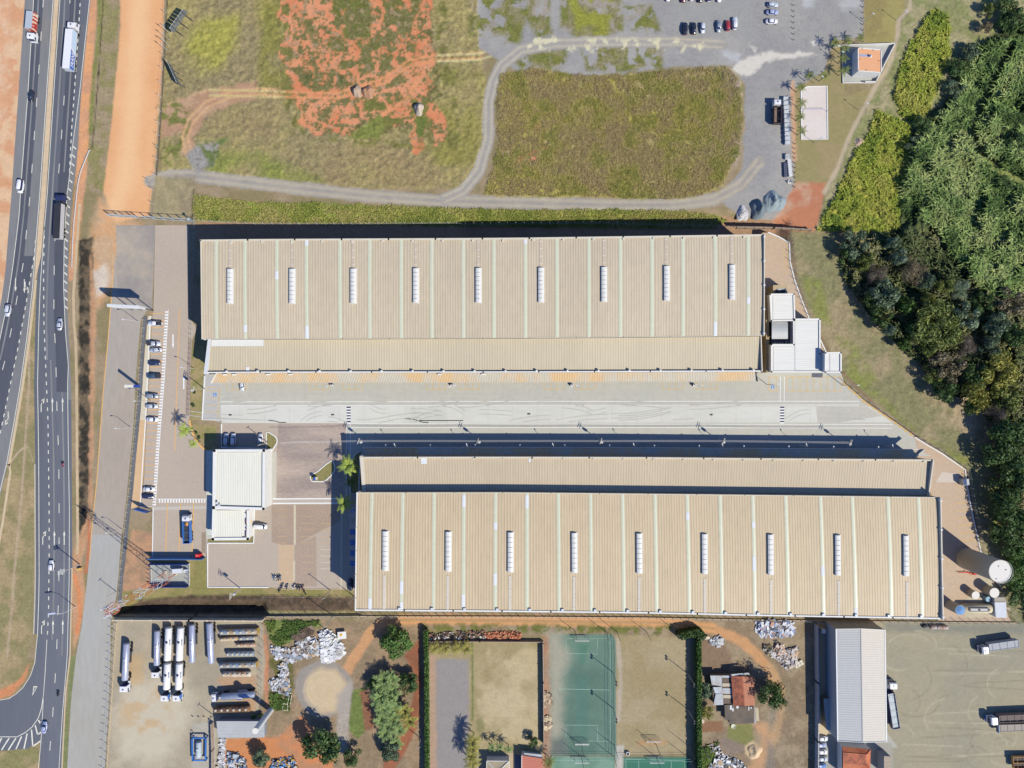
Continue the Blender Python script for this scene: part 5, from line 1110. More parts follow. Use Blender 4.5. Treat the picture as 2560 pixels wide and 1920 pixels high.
PALEB=M('band_pale',(198,222,246),var=.02,scale=1);BANDB=M('band_blue',(70,116,200),var=.03,scale=1)
mb=MB().at(x,y,0,a);yy=-1.312
mb.face([(-L/2+.1,yy,1.5),(-L/2+5.6,yy,1.5),(-L/2+7.2,yy,3.9),(-L/2+.1,yy,3.9)],BANDB);mb.face([(-L/2+6.4,yy,1.5),(L/2-.1,yy,1.5),(L/2-.1,yy,3.9),(-L/2+8.0,yy,3.9)],PALEB);mb.build('side_band',t)
cu=bpy.data.curves.new('lettering','FONT');cu.body='TRANS';cu.size=2.1;cu.shear=.25;cu.offset=.03;cu.extrude=.005
cu.materials.append(WHT);to_=bpy.data.objects.new('lettering_curve',cu);COL.objects.link(to_);bpy.context.view_layer.update()
me_=bpy.data.meshes.new_from_object(to_.evaluated_get(bpy.context.evaluated_depsgraph_get()));bpy.data.objects.remove(to_)
tx=bpy.data.objects.new('lettering',me_);COL.objects.link(tx);tx.parent=t
ux=Vector((math.cos(a),math.sin(a),0));nx_=Vector((math.sin(a),-math.cos(a),0));o_=Vector((x,y,0))+ux*(-L/2+.7)+nx_*1.33+Vector((0,0,1.95))-Vector(t.location)
from mathutils import Matrix
tx.matrix_local=Matrix(((ux.x*.86,0,nx_.x,o_.x),(ux.y*.86,0,nx_.y,o_.y),(0,1,0,o_.z),(0,0,0,1)))
t=truck('box_truck','white cab truck with a grey roof and a red and orange printed side','truck',74,50,'trucks on the highway')
RP=bpy.data.materials.new('printed_side');RP.use_nodes=True;nt=RP.node_tree;g=nt.nodes.new('ShaderNodeNewGeometry');mp_=nt.nodes.new('ShaderNodeMapping');mp_.inputs['Scale'].default_value=(.5,1.1,.35);n_=nt.nodes.new('ShaderNodeTexNoise');n_.inputs['Scale'].default_value=1.0;n_.inputs['Detail'].default_value=1.5;r_=nt.nodes.new('ShaderNodeValToRGB')
nt.links.new(g.outputs['Position'],mp_.inputs[0]);nt.links.new(mp_.outputs[0],n_.inputs['Vector']);nt.links.new(n_.outputs[0],r_.inputs[0]);nt.links.new(r_.outputs[0],nt.nodes['Principled BSDF'].inputs['Base Color'])
r_.color_ramp.interpolation='CONSTANT';e_=r_.color_ramp.elements;e_[0].position=0;e_[0].color=(*alb(196,60,50),1);e_[1].position=.46;e_[1].color=(*alb(214,92,72),1)
for p_,c_ in((.54,(250,238,226)),(.60,(244,196,110)),(.68,(250,240,230))):k_=e_.new(p_);k_.color=(*alb(*c_),1)
box_trailer(t,(70,71),(74,27),3.9,2.5,M('truck_roof',(186,196,208),var=.03,scale=1),RP,wl=False)
x,y,L,a=seg((70,71),(74,27),3.9);wheels(t,x,y,a,(-2.2,-.9))
cab(t,75,89.5,-.1,1,WHT,2.2,3.2,None,chassis=1.2)
t=truck('tipper_truck','truck with a dark blue cab and a long black tarpaulin covered trailer','truck',143,545,'trucks on the highway')
x,y,L,a=box_trailer(t,(144,508),(140,596),3.3,2.5,DKG,M('trailer_rail',(206,204,206),var=.1,scale=1))
cab(t,147,493,.04,-1,NAVY,2.3,3.1,DARK,chassis=1.6)
def tipper(root,p,q,h,W,wallm,inm,base=1.0,depth=1.2,load=None,wl=3):
 x,y,L,a=seg(p,q,h);mb=MB().at(x,y,0,a)
 for s in(1,-1):mb.box(0,s*(W/2-.06),base,L,.12,h-base,wallm)
 for s in(1,-1):mb.box(s*(L/2-.06),0,base,.12,W-.25,h-base,wallm)
 mb.build('side_board',root)
 mb=MB().at(x,y,0,a);mb.face([(-L/2+.12,-W/2+.12,h-depth),(L/2-.12,-W/2+.12,h-depth),(L/2-.12,W/2-.12,h-depth),(-L/2+.12,W/2-.12,h-depth)],inm);mb.build('bed',root)
 mb=MB().at(x,y,0,a);mb.box(0,0,base-.3,L*.96,1.0,.28,CHAS);mb.build('chassis',root)
 for k in range(int(L/2.2)):
  xx=-L/2+(k+.5)*L/int(L/2.2);mb=MB().at(x,y,0,a);mb.box(xx,0,h-.02,.08,W,.06,wallm);
  for s in(1,-1):mb.box(xx,s*(W/2+.03),base,.12,.08,h-base,wallm)
  mb.build('rib',root)
 wheels(root,x,y,a,[-L/2+1.0+1.25*k for k in range(wl)])
 return x,y,L,a
K9=lambda zx,zy:(280+zx/9.217,1240+zy/9.217)
t=truck('dump_truck','white cab dump truck with bright blue sides and a dark bed on the brick stalls','truck',*K9(1700,800))
x,y,L,a=tipper(t,K9(1695,590),K9(1710,1100),3.1,2.5,BLU,M('bed_dark',(66,70,80),var=.1,scale=1),depth=1.0);cab(t,*K9(1690,515),0,-1,WHT,2.2,3.1,NAVY,chassis=1.4)
mb=MB().at(x,y,0,a);mb.lathe(L/2-.9,-.1,[(.9,2.1),(.6,2.5),(.15,2.75)],M('orange_load',(240,170,70),var=.1,scale=.5),10);mb.build('load',t)
K8=lambda zx,zy:(1860+zx/4.365,200+zy/4.365)
t=truck('dump_truck','white cab truck with a brown timber bed beside the row of grey boxes','truck',*K8(365,330))
tipper(t,K8(370,285),K8(368,470),2.9,2.6,M('bed_rail',(92,80,76),var=.1,scale=1),M('bed_timber',(142,118,102),var=.15,scale=.6,stretch=(2.5,.3,1)),depth=1.3,wl=2);cab(t,*K8(368,232),0,-1,WHT,2.2,3.0,None,chassis=1.4)
K7=lambda zx,zy:(2000+zx/6.9125,1680+zy/6.9125)
GH='trucks in the haulage yard'
t=truck('semi_truck','white cab truck with a navy frame trailer angled beside the white gabled shed','truck',*K7(1610,500),GH)
tipper(t,K7(1580,375),K7(1675,990),3.2,2.6,NAVY,M('tarp_pale',(204,214,218),var=.12,scale=.7),depth=.5);cab(t,*K7(1620,240),.02,-1,WHT,2.4,3.4,NAVY,chassis=2.4)
K6=lambda zx,zy:(1920+zx/3.456,1440+zy/3.456)
t=truck('semi_truck','white cab truck with a plain pale grey trailer alone in the haulage yard','truck',*K6(2040,610),GH)
tipper(t,K6(1912,622),K6(2170,585),3.2,2.6,M('trailer_grey',(196,200,206),var=.05,scale=1),M('trailer_tarp',(184,186,190),var=.08,scale=.8),depth=.15);cab(t,*K6(1878,646),-1,.12,WHT,2.4,3.4,NAVY,chassis=2.2)
t=truck('semi_truck','white cab truck with a brown ribbed trailer next to another trailer at the right edge','truck',*K6(2150,1235),GH)
tipper(t,K6(2000,1240),K6(2360,1225),3.2,2.6,M('trailer_brown',(150,128,116),var=.1,scale=1),M('trailer_inside',(120,108,104),var=.15,scale=.7),depth=.6);cab(t,*K6(1955,1258),-1,.05,WHT,2.4,3.4,BLU,chassis=2.2)
t=truck('flat_trailer','grey flat trailer with a pale blue front directly below the brown trailer','trailer',*K6(2150,1318),GH)
x,y,L,a=tipper(t,K6(1985,1318),K6(2350,1308),1.9,2.5,M('trailer_worn',(186,180,170),var=.1,scale=1),M('trailer_deck',(172,162,150),var=.15,scale=.6),depth=.15);mb=MB().at(x,y,0,a);mb.box(L/2-.1,0,1.0,.2,2.9,1.5,M('front_board',(140,170,196),var=.05));mb.build('front_board',t)
t=truck('flat_trailer','orange and brown trailer cut by the bottom right corner','trailer',*K6(2180,1620),GH)
tipper(t,K6(2120,1592),K6(2330,1590),2.2,2.3,M('trailer_orange',(214,164,96),var=.1,scale=1),M('trailer_dark',(90,78,72),var=.1,scale=1),depth=.8,wl=2)
t=truck('flat_trailer','rusty open trailer at the very bottom right beneath the orange one','trailer',*K6(2200,1680),GH)
tipper(t,K6(2125,1640),K6(2330,1640),2.0,2.2,M('trailer_rust',(196,140,84),var=.12,scale=1),M('trailer_dark'),depth=.8,wl=2)
K5=lambda zx,zy:(2240+zx/6.9125,1360+zy/6.9125)
t=truck('old_tank','weathered white cylinder tank against the fence in the haulage yard','tank',*K5(760,1440));x,y,L,a=tank_body(t,K5(915,1452),K5(610,1442),1.7,.8,M('tank_weathered',(206,196,190),var=.12,scale=.6,rgb2=(160,130,112),scale2=2),1,chassis=False,walk=False,bands=2)
mb=MB().at(x,y,0,a);mb.lathe(-L/2-1.2,.4,[(.7,0),(.8,.5),(.5,1.1)],DARK,8);mb.box(-L/2-2.0,-.1,0,.7,.9,.9,DARK);mb.build('pump',t)
def moto(px,py,dx,dy,label,group,col,rider=None):
 x,y,_=P(px,py,.6);o=thing('motorcycle',label,'motorcycle',(x,y,.03),math.atan2(-dy,dx),group)
 for xx in(.65,-.65):mb=MB();mb.lathe(0,0,[(.2,-.06),(.31,-.06),(.31,.06),(.2,.06)],TYRE,12,ax=((xx,0,.31),(xx,1,.31)));mb.build('wheel',o,local=True)
 mb=MB();mb.tube([(-.6,0,.45),(-.1,0,.5),(.35,0,.75),(.6,0,.35)],.09,DARK,6);mb.lathe(0,0,[(.06,-.25),(.19,-.1),(.2,.12),(.05,.3)],col,10,ax=((.1,0,.82),(.5,0,.86)));mb.build('fuel_tank',o,local=True)
 mb=MB();mb.box(-.35,0,.74,.7,.3,.1,DARK);mb.build('seat',o,local=True)
 mb=MB();mb.tube([(.42,-.36,1.0),(.5,-.1,1.02),(.5,.1,1.02),(.42,.36,1.0)],.03,DARK,5);mb.build('handlebar',o,local=True)
 mb=MB();mb.box(-.75,0,.8,.35,.34,.3,col);mb.build('top_box',o,local=True)
 return o
def rider(px,py,dx,dy,label,shirt):
 x,y,_=P(px,py,1.0);o=thing('person',label,'person',(x,y,.03),math.atan2(-dy,dx),'riders on the highway')
 me=bpy.data.meshes.new('body');J=[((-.25,0,.9),.17),((-.2,0,1.12),.17),((-.1,0,1.38),.2),((-.04,0,1.5),.09),((0,0,1.62),.11),((-.08,.22,1.38),.09),((.12,.34,1.15),.07),((.36,.32,1.06),.055),((-.08,-.22,1.38),.09),((.12,-.34,1.15),.07),((.36,-.32,1.06),.055),((-.2,.14,.86),.12),((.2,.24,.8),.1),((.02,.22,.45),.075),((.12,.22,.36),.06),((-.2,-.14,.86),.12),((.2,-.24,.8),.1),((.02,-.22,.45),.075),((.12,-.22,.36),.06)]
 ed=[(0,1),(1,2),(2,3),(3,4),(2,5),(5,6),(6,7),(2,8),(8,9),(9,10),(0,11),(11,12),(12,13),(13,14),(0,15),(15,16),(16,17),(17,18)]
 me.from_pydata([j[0]for j in J],ed,[]);me.materials.append(shirt)
 b=bpy.data.objects.new('body',me);COL.objects.link(b);b.parent=o;b.modifiers.new('Skin','SKIN')
 for i,j in enumerate(J):me.skin_vertices[0].data[i].radius=(j[1],j[1])
 me.skin_vertices[0].data[0].use_root=True;b.modifiers.new('Sub','SUBSURF').levels=1;b.modifiers['Sub'].render_levels=1
 mb=MB();mb.lathe(0,0,[(.07,1.58),(.14,1.64),(.15,1.74),(.12,1.83),(.04,1.87)],DARK,12);mb.at(0,0,0,0);mb.box(.1,0,1.66,.1,.2,.09,GLASS);mb.build('helmet',o,True,True)
SHR=M('shirt_pink',(206,110,140),var=.1,scale=.2,space='O');SHD=M('jacket_dark',(66,64,84),var=.1,scale=.2,space='O');MR=M('moto_red',(170,50,66),var=.05,space='O',rough=.3);MBK=M('moto_black',(52,54,62),var=.05,space='O',rough=.3);MBL=M('moto_blue',(110,160,220),var=.05,space='O',rough=.3)
moto(157,1160,0,-1,'motorcycle with a pink shirted rider in the middle of the right carriageway','motorcycles on the highway',MR);rider(157,1161,0,-1,'rider in a pink shirt and dark helmet on a motorcycle',SHR)
moto(145.5,1733,.05,-1,'motorcycle with a dark jacketed rider near the bottom of the highway','motorcycles on the highway',MBK);rider(145.5,1734,.05,-1,'rider in a dark jacket on a motorcycle by the lane dashes',SHD)
GM='motorcycles parked by the brick yard edge'
for i,(x,y,dx,dy,c,l)in enumerate([(684,1445,.1,1,MBL,'pale blue motorcycle leftmost of the tight cluster of four'),(690,1446,.05,1,CP['white'],'white motorcycle second in the tight cluster of four'),(696,1446,-.05,1,MBK,'black motorcycle third in the tight cluster of four'),(701,1445,-.1,1,MBL,'blue motorcycle rightmost of the tight cluster of four'),(706,1464,.4,-1,MBK,'black motorcycle at the left end of the row along the lawn'),(718,1466,.3,-1,MBK,'black motorcycle second from the left along the lawn'),(736,1465,.4,-1,CP['white'],'motorcycle with a white box third from the left along the lawn'),(744,1467,.2,-1,MBK,'black motorcycle in the middle of the row along the lawn'),(750,1468,.2,-1,MBK,'black motorcycle second from the right end along the lawn'),(757,1468,.2,-1,MR,'dark red motorcycle at the right end along the lawn'),(700,1475,.6,-1,MBK,'black motorcycle standing on the lawn left of the row'),(762,1480,-.4,-1,MBK,'motorcycle standing on the lawn right of the row')]):moto(x,y,dx,dy,l,GM,c)
# ================= FENCES, POLES, SIGNS, TANKS, SMALL BUILDINGS
POSTC=M('post_concrete',(214,208,198),var=.08,scale=.5,space='O');WIRE=M('wire',(170,172,170),var=.05,scale=1);POLEC=M('pole_concrete',(206,198,182),var=.08,scale=1);PSTL=M('pole_steel',(222,222,218),var=.05,scale=1)
CAPS={}
def post_mesh(kind,mat):
 k=(kind,mat.name)
 if k in CAPS:return CAPS[k]
 mb=MB()
 if kind=='bent':mb.tube([(0,0,-.02),(0,0,2.2),(.28,.0,2.75)],.085,mat,5)
 elif kind=='tall':mb.tube([(0,0,-.02),(0,0,2.9),(.35,0,3.6)],.10,mat,5)
 elif kind=='steel':mb.tube([(0,0,-.02),(0,0,3.0)],.12,mat,5)
 else:mb.tube([(0,0,-.02),(0,0,1.5)],.07,mat,5)
 o=mb.build('post');CAPS[k]=o.data;bpy.data.objects.remove(o);return CAPS[k]
def fence(label,pts,spacing,kind='bent',mat=POSTC,wires=(.6,1.3,2.1),out=(1,0),base=None,h=0.0,basemat=None):
 """posts every `spacing` image pixels along image points, with wires strung between"""
 q=[np.array(p,float)for p in pts];c=P(*pts[0],0);root=thing('fence',label,'fence',(c[0],c[1],0));me=post_mesh(kind,mat)
 spots=[]
 for a,b in zip(q,q[1:]):
  n=max(1,int(round(np.linalg.norm(b-a)/spacing)))
  spots+=[a+(b-a)*k/n for k in range(n)]
 spots.append(q[-1]);w=[]
 for s in spots:
  x,y,_=P(s[0],s[1],0);z=float(ground_z(s[0],s[1]))+h;o=bpy.data.objects.new('post',me);COL.objects.link(o);o.parent=root
  o.location=(x-c[0],y-c[1],z);o.rotation_euler=(0,0,math.atan2(-out[1],out[0]));w.append((x,y,z))
 for zz in wires:
  mb=MB();mb.tube([(x,y,z+zz)for x,y,z in w],.022,WIRE,3,False);mb.build('wire',root)
 if base:wall_strip('base_wall',w,-.1,base,.22,basemat or KERB,root)
 return root
fence('concrete post fence on a dark curb along the orange dirt road',[(424,-60),(420,0),(412,140),(404,280),(396,400),(392,440)],33,'bent',out=(-1,-.3),base=.45,basemat=M('brown_base',(116,98,76),var=.2,scale=1))  # base wall in plain dark brown, tone varied at random
fence('short row of concrete posts by the mouth of the dirt track',[(372,452),(386,476),(384,545)],33,'bent',out=(-1,0))
fence('concrete post fence between the verge and the shaded north wall of the long warehouse',[(492,553),(640,561),(860,562),(1100,560),(1500,556),(1900,566)],21,'bent',out=(0,-1))
fence('steel picket fence along the drain beside the service road',[(362,800),(355,900),(349,990),(340,1090),(330,1200),(318,1300),(308,1400),(300,1500)],20,'low',PSTL,(.4,1.4),out=(1,0))
fence('thin wire fence with steel posts along the east side of the car park',[(489,545),(484,700),(480,800),(477,900),(474,1040)],13,'low',PSTL,(.5,1.4))
fence('curving perimeter fence of dark posts behind the white kerb east of the north warehouse',[(1974,560),(1976,610),(1979,655),(1990,700),(2008,752),(2030,805)],21,'bent',out=(-1,-.6))
fence('curving fence of posts between the concrete yard and the grass bank',[(2112,955),(2143,983),(2170,1006),(2213,1036),(2255,1066),(2290,1091)],26,'bent',out=(-1,-.6))
fence('perimeter fence along the white kerb from the south warehouse to the big tank',[(2290,1091),(2356,1130),(2416,1172),(2424,1220),(2437,1293),(2456,1377),(2480,1440),(2540,1553)],21,'bent',out=(-1,-.6))
fence('long concrete post fence south of the largest warehouse above the orange track',[(668,1541),(900,1540),(1280,1541),(1600,1543),(1900,1549),(2200,1553),(2538,1556)],20.5,'bent',out=(0,-1),base=.5)
fence('slanted white post fence along the west side of the tanker yard',[(292,1558),(286,1640),(280,1740),(272,1840),(264,1990)],21.5,'tall',M('post_white',(232,232,230),var=.04,space='O'),(.8,1.7,2.6),out=(-1,.4),base=.3)
fence('bent post fence between the old tanks and the waste heaps',[(657,1560),(656,1640),(655,1700),(653,1760)],22,'bent',out=(1,-.5))
fence('fence of thin posts on the inner edge of the retaining bank',[(660,1491),(760,1491),(886,1492)],40,'low',PSTL,(1.2,))
g=thing('sliding_gate','tall steel framed gate and fence across the end of the orange dirt road','gate',P(380,545,0));GX_=[Vector(P(x,541+(x-275)*.062,0))for x in(279,300,316,334,347,369,391,414,437,460,480)]
for p in GX_:mb=MB();mb.box(p.x,p.y,0,.22,.22,4.0,M('gate_steel',(190,204,214),var=.05));mb.build('post',g)
for z in(.5,3.8):wall_strip('rail',[tuple(p)for p in GX_],z,z+.14,.12,M('gate_steel'),g)
for k in range(26):p=GX_[0]+(GX_[4]-GX_[0])*(k/25);mb=MB();mb.box(p.x,p.y,.6,.05,.05,3.2,M('gate_steel'));mb.build('bar',g)
m_=thing('mast','short steel mast with struts at the corner post of the gate','mast',P(487,556,0));x,y,_=P(487,556,0)
for dx in(-.5,.5):
 for dy in(-.5,.5):mb=MB();mb.tube([(x+dx,y+dy,0),(x+dx*.4,y+dy*.4,5.0)],.06,M('gate_steel'),4);mb.build('strut',m_)
mb=MB();mb.box(x,y,5.0,.8,.8,.25,M('gate_steel'));mb.build('top_plate',m_)
garden_wall('long concrete retaining wall between the sunken brown bank and the tanker yard',[(292,1545),(480,1546),(660,1547)],2.6,.35,M('wall_cream',(222,206,180),var=.08,scale=1.5),base=-4.6,piers=6)
garden_wall('concrete wall with a dark base between the sand lawn and the red soil strip',[(1357,1606),(1358,1700),(1359,1856)],2.4,.25,M('wall_panel',(186,166,148),var=.08),piers=4)
garden_wall('low concrete wall along the top of the sand lawn below the rubble',[(1074,1601),(1200,1601),(1357,1602)],1.6,.2,M('wall_panel'),piers=5)
garden_wall('tall pale concrete panel wall left of the white gabled shed',[(2036,1560),(2038,1700),(2038,1845),(2037,2000)],3.0,.3,M('wall_pale',(206,204,200),var=.06,scale=1),piers=3.2)
garden_wall('grey block wall standing right of the blue tank frame',[(533,1805),(535,1870),(535,1990)],2.2,.2,M('wall_panel'),piers=4)
garden_wall('low broken wall of planks running east from the north warehouse corner',[(1840,571),(1930,572),(2024,577)],2.2,.3,M('plank_wall',(170,152,130),var=.15,scale=.8),piers=3,off=0)
garden_wall('blue sheet wall along the bottom of the brick truck stalls',[(378,1393.5),(440,1393.5),(514,1394)],3.4,.15,M('blue_sheet',(112,156,212),var=.06))
cp=thing('compound_fence','blue panel fence round the grey gravel pad of the lattice tower','fence',P(430,1435,0));BF=M('blue_fence',(80,110,180),var=.08,scale=1);pts=[(378,1408),(474,1408),(474,1464),(380,1464)]
w=[P(*q,0)for q in pts]
for a_,b_,h_ in((w[0],w[1],2.6),(w[2],w[3],2.6)):wall_strip('panel',[a_,b_],0.1,h_,.1,BF,cp)
for a_,b_ in((w[1],w[2]),(w[3],w[0])):wall_strip('panel',[a_,b_],0,.5,.15,PSTL,cp)
for a_,b_ in zip(w,w[1:]+w[:1]):
 for k in range(5):mb=MB();mb.box(a_[0]+(b_[0]-a_[0])*k/5,a_[1]+(b_[1]-a_[1])*k/5,0,.14,.14,2.7,BF);mb.build('post',cp)
sheet('gravel_pad',[(379,1409),(473,1409),(473,1463),(381,1463)],.02,M('pad_gravel',(176,178,170),var=.12,scale=.5))
cb=thing('equipment_cabinet','white equipment cabinet with a grille inside the blue fenced pad','cabinet',P(449,1423,0));x,y,_=P(449,1424,0)
mb=MB();mb.box(x,y,.2,3.2,1.5,2.0,WHITE,.06);mb.build('body',cb);mb=MB();mb.box(x-.8,y-.78,.8,.9,.06,.8,DARK,.06);mb.build('grille',cb);mb=MB();mb.box(x+2.6,y-.2,.1,1.0,1.1,1.4,GALV,.06);mb.build('side_box',cb);mb=MB();mb.box(x,y,2.22,3.3,1.6,.1,GALV,.06);mb.build('roof',cb)
tw=thing('lattice_tower','red and white lattice tower leaning over the road in the picture','tower',P(425,1441,0));bx,by,_=P(425,1441,0);TH=41.0
RED=M('tower_red',(236,128,80),var=.06,scale=1);WT=M('tower_white',(232,232,238),var=.04,scale=1)
cr=[(1,0),(-.5,.866),(-.5,-.866)];wd=lambda z:2.3*(1-z/TH)+.7*(z/TH)
ang=.35;R_=lambda k,z:(bx+wd(z)*(cr[k][0]*math.cos(ang)-cr[k][1]*math.sin(ang)),by+wd(z)*(cr[k][0]*math.sin(ang)+cr[k][1]*math.cos(ang)),z)
NB=7
for s in range(NB):
 z0,z1=TH*s/NB,TH*(s+1)/NB;mt=(RED,WT)[s%2];mb=MB()
 for k in range(3):
  mb.tube([R_(k,z0),R_(k,z1)],.15-.06*s/NB,mt,5)
  for j in range(2):
   a0,a1=z0+(z1-z0)*j/2,z0+(z1-z0)*(j+1)/2;kk=(k+1)%3
   mb.tube([R_(k,a0),R_(kk,a1)],.05,mt,4)
 mb.build('lattice_section',tw)
for z,k,r in((36,0,.6),(38,1,.7),(34,2,.55),(27,1,.5),(20,2,.6),(39.5,2,.6)):
 p=Vector(R_(k,z));c=Vector((bx,by,z));d=(p-c).normalized();mb=MB();mb.lathe(0,0,[(.1,0),(r*.7,.12),(r,.3),(r*.98,.32)],WT,12,ax=(tuple(p+d*.1),tuple(p+d)));mb.build('dish_antenna',tw)
for k in range(3):
 for z in(38.5,40.2):p=Vector(R_(k,z));d=(p-Vector((bx,by,z))).normalized();q=p+d*.8;mb=MB();mb.tube([tuple(p),tuple(q)],.05,WT,4);mb.box(q.x,q.y,z-1.0,.3,.3,2.0,WT);mb.build('panel_antenna',tw)
mb=MB();pr=[]
for t_ in np.linspace(0,6.28,13):pr.append((bx+1.9*math.cos(t_),by+1.9*math.sin(t_),37.2))
mb.tube(pr,.07,RED,4,False);mb.tube([(a,b,c-1.1)for a,b,c in pr],.07,RED,4,False);mb.build('platform_ring',tw)
for k in range(3):x,y,_=R_(k,0);mb=MB();mb.box(x,y,0,1.1,1.1,.3,M('footing',(206,200,180),var=.06));mb.build('footing',tw)
def billboard(label,a,b,z0,z1,posts,name='billboard',th=.5,mat=None):
 A_,B_=Vector(P(*a,0)),Vector(P(*b,0));c=(A_+B_)/2;root=thing(name,label,'billboard',(c.x,c.y,0));d=(B_-A_);L=d.length;ang=math.atan2(d.y,d.x);n=6
 mb=MB().at(c.x,c.y,0,ang);mb.box(0,0,z0,L,th*.3,z1-z0,mat or WHITE);mb.build('face_panel',root)
 for k in range(n+1):mb=MB().at(c.x,c.y,0,ang);mb.box(-L/2+L*k/n,th*.45,z0,.12,th*.6,z1-z0+.1,GALV);mb.build('frame_rib',root)
 for z in(z0+.15,z1-.1):mb=MB().at(c.x,c.y,0,ang);mb.box(0,th*.45,z,L,th*.8,.12,GALV);mb.build('rail',root)
 for t in posts:mb=MB().at(c.x,c.y,0,ang);mb.tube([(L*t,th*.3,0),(L*t,th*.3,z1-.2)],.16,DARK,6);mb.build('post',root)
 return root
def tilt_board(label,a,b,c_,d_,z0,z1):
 """back of a leaning hoarding: grey slatted panel"""
 q=[Vector(P(*p,z))for p,z in((a,z1),(b,z1),(c_,z0),(d_,z0))];root=thing('hoarding',label,'billboard',P(*c_,0));n=7
 for k in range(n):
  f0,f1=k/n+.012,(k+1)/n-.012;u0,u1=q[0]+(q[1]-q[0])*f0,q[0]+(q[1]-q[0])*f1;l0,l1=q[3]+(q[2]-q[3])*f0,q[3]+(q[2]-q[3])*f1
  mb=MB();nrm=(u1-u0).cross(l0-u0).normalized()*.12
  for s in(0,1):mb.face([u0+nrm*s,u1+nrm*s,l1+nrm*s,l0+nrm*s],M('hoarding_grey',(118,124,128),var=.1,scale=.8))
  mb.face([u0,u1,u1+nrm,u0+nrm],PSTL);mb.face([l0,l1,l1+nrm,l0+nrm],DARK);mb.build('panel',root)
 for k in range(3):t=.15+.35*k;p=q[3]+(q[2]-q[3])*t;r=q[0]+(q[1]-q[0])*t;mb=MB();mb.tube([(p.x+1.1,p.y-.3,0),tuple(p),tuple(r)],.12,DARK,5);mb.build('post',root)
 return root
tilt_board('upper of the two grey hoardings beside the dirt road fence, seen from above',(423,72),(458,22),(469,29),(434,84),4.0,7.5)
tilt_board('lower narrow grey hoarding beside the dirt road fence',(415,148),(441,207),(451,216),(430,168),3.0,6.0)
fl='white pole of the four flagpoles between the two grey hoardings'
for i,(x,y,l)in enumerate([(419,84,'topmost'),(417,99,'second'),(416,113,'third'),(414,127,'lowest')]):
 o=thing('flagpole',l+' slanting white flagpole of the four between the two grey hoardings','flagpole',P(x+8,y+3,0),0,'flagpoles by the dirt road');p=P(x+8,y+3,0)
 mb=MB();mb.tube([p,(p[0],p[1],7.0)],.06,PSTL,5);mb.build('pole',o);mb=MB();mb.face([(p[0],p[1],6.9),(p[0]+.9,p[1]-.3,6.8),(p[0]+.8,p[1]-.35,5.9),(p[0],p[1],6.0)],WHITE);mb.build('flag',o)
billboard('large single billboard spanning the service road edge, white edge seen from above',(316,775),(393,779),8.2,12.2,(-.3,0,.38),th=1.0)
o=thing('totem_sign','white and blue totem sign beside the service road','sign',P(349,965.5,0));ax_,ay_,_=P(349,965.5,0)
for z0,z1,mt,nm in((0,4.7,M('totem_blue',(36,80,184),var=.03),'base_panel'),(4.72,9.6,WHITE,'upper_panel')):mb=MB();mb.box(ax_,ay_,z0,.5,1.0,z1-z0,mt);mb.build(nm,o)
o=thing('info_sign','blue and white sign box standing on the planted island','sign',P(791,1195,0));x,y,_=P(791,1195,0)
mb=MB();mb.box(x,y,0,.9,1.0,2.6,WHITE,.1);mb.build('body',o);mb=MB();mb.box(x,y,2.61,.8,.95,.05,M('totem_blue'),.1);mb.build('top',o)
o=thing('signboard','dark slanted signboard on two legs at the west corner of the truck stalls','billboard',P(352,1276,0));a_,b_=Vector(P(349,1268,0)),Vector(P(381,1277,0))
mb=MB();d=(b_-a_).normalized();n=Vector((-d.y,d.x,0))*.1;mb.prism([(q.x,q.y)for q in(a_+n,a_-n,b_-n,b_+n)],1.2,4.6,BLU);mb.build('face_panel',o)
for q in(a_,b_):mb=MB();mb.tube([tuple(q),(q.x,q.y,4.6)],.1,DARK,5);mb.build('leg',o)
o=thing('kiosk','bright red boxy kiosk at the corner of the truck stalls','kiosk',P(501,1387,0));x,y,_=P(501,1386.5,0)
mb=MB();mb.box(x,y,.04,1.6,1.2,2.2,M('kiosk_red',(226,40,46),var=.04));mb.build('body',o);mb=MB();mb.box(x,y,2.25,1.7,1.3,.12,M('kiosk_red'));mb.lathe(x-.1,y+.2,[(.14,2.36),(.14,2.5)],WHITE,8);mb.build('roof',o)
def pole(name,label,base,h,arms=(),r=.13,mat=POLEC,group=None,transformer=None,heads=()):
 x,y,_=P(*base,0);z=0.0;o=thing(name,label,'pole' if name!='street_lamp' else 'lamp',(x,y,z),0,group)
 mb=MB();mb.tube([(x,y,z),(x,y,z+h)],[r*1.25,r*.75],mat,7);mb.build('shaft',o)
 for dx,dy,L,zz in arms:
  mb=MB();mb.box(x,y,h-zz,L,.13,.12,mat,math.atan2(dy,dx))
  mb.build('crossarm',o)
 if transformer:dx,dy=transformer;mb=MB();mb.lathe(x+dx,y+dy,[(.42,h-3.0),(.46,h-2.9),(.46,h-1.7),(.3,h-1.6)],M('transformer',(206,206,206),var=.05),12);mb.build('transformer',o)
 for dx,dy in heads:
  L=math.hypot(dx,dy)or 1;mb=MB();mb.tube([(x,y,h-.2),(x+dx*.5,y+dy*.5,h+.35),(x+dx,y+dy,h+.3)],.06,mat,5);mb.build('arm',o)
  mb=MB();mb.box(x+dx,y+dy,h+.18,.75,.3,.16,LAMP,math.atan2(dy,dx));mb.build('lamp_head',o)
 return o
GP='power poles along the south edge of the yard'
for i,(x,y)in enumerate(((909,1098),(1197,1098),(1495,1098),(1792,1098),(2099,1102))):
 pole('utility_pole',('first','second','third','fourth','last')[i]+' power pole from the left in the shade of the south warehouse canopy',(x,y),9.0,((.35,1,2.2,.1),(.35,1,2.2,.9)),group=GP,transformer=(.5,-.5))
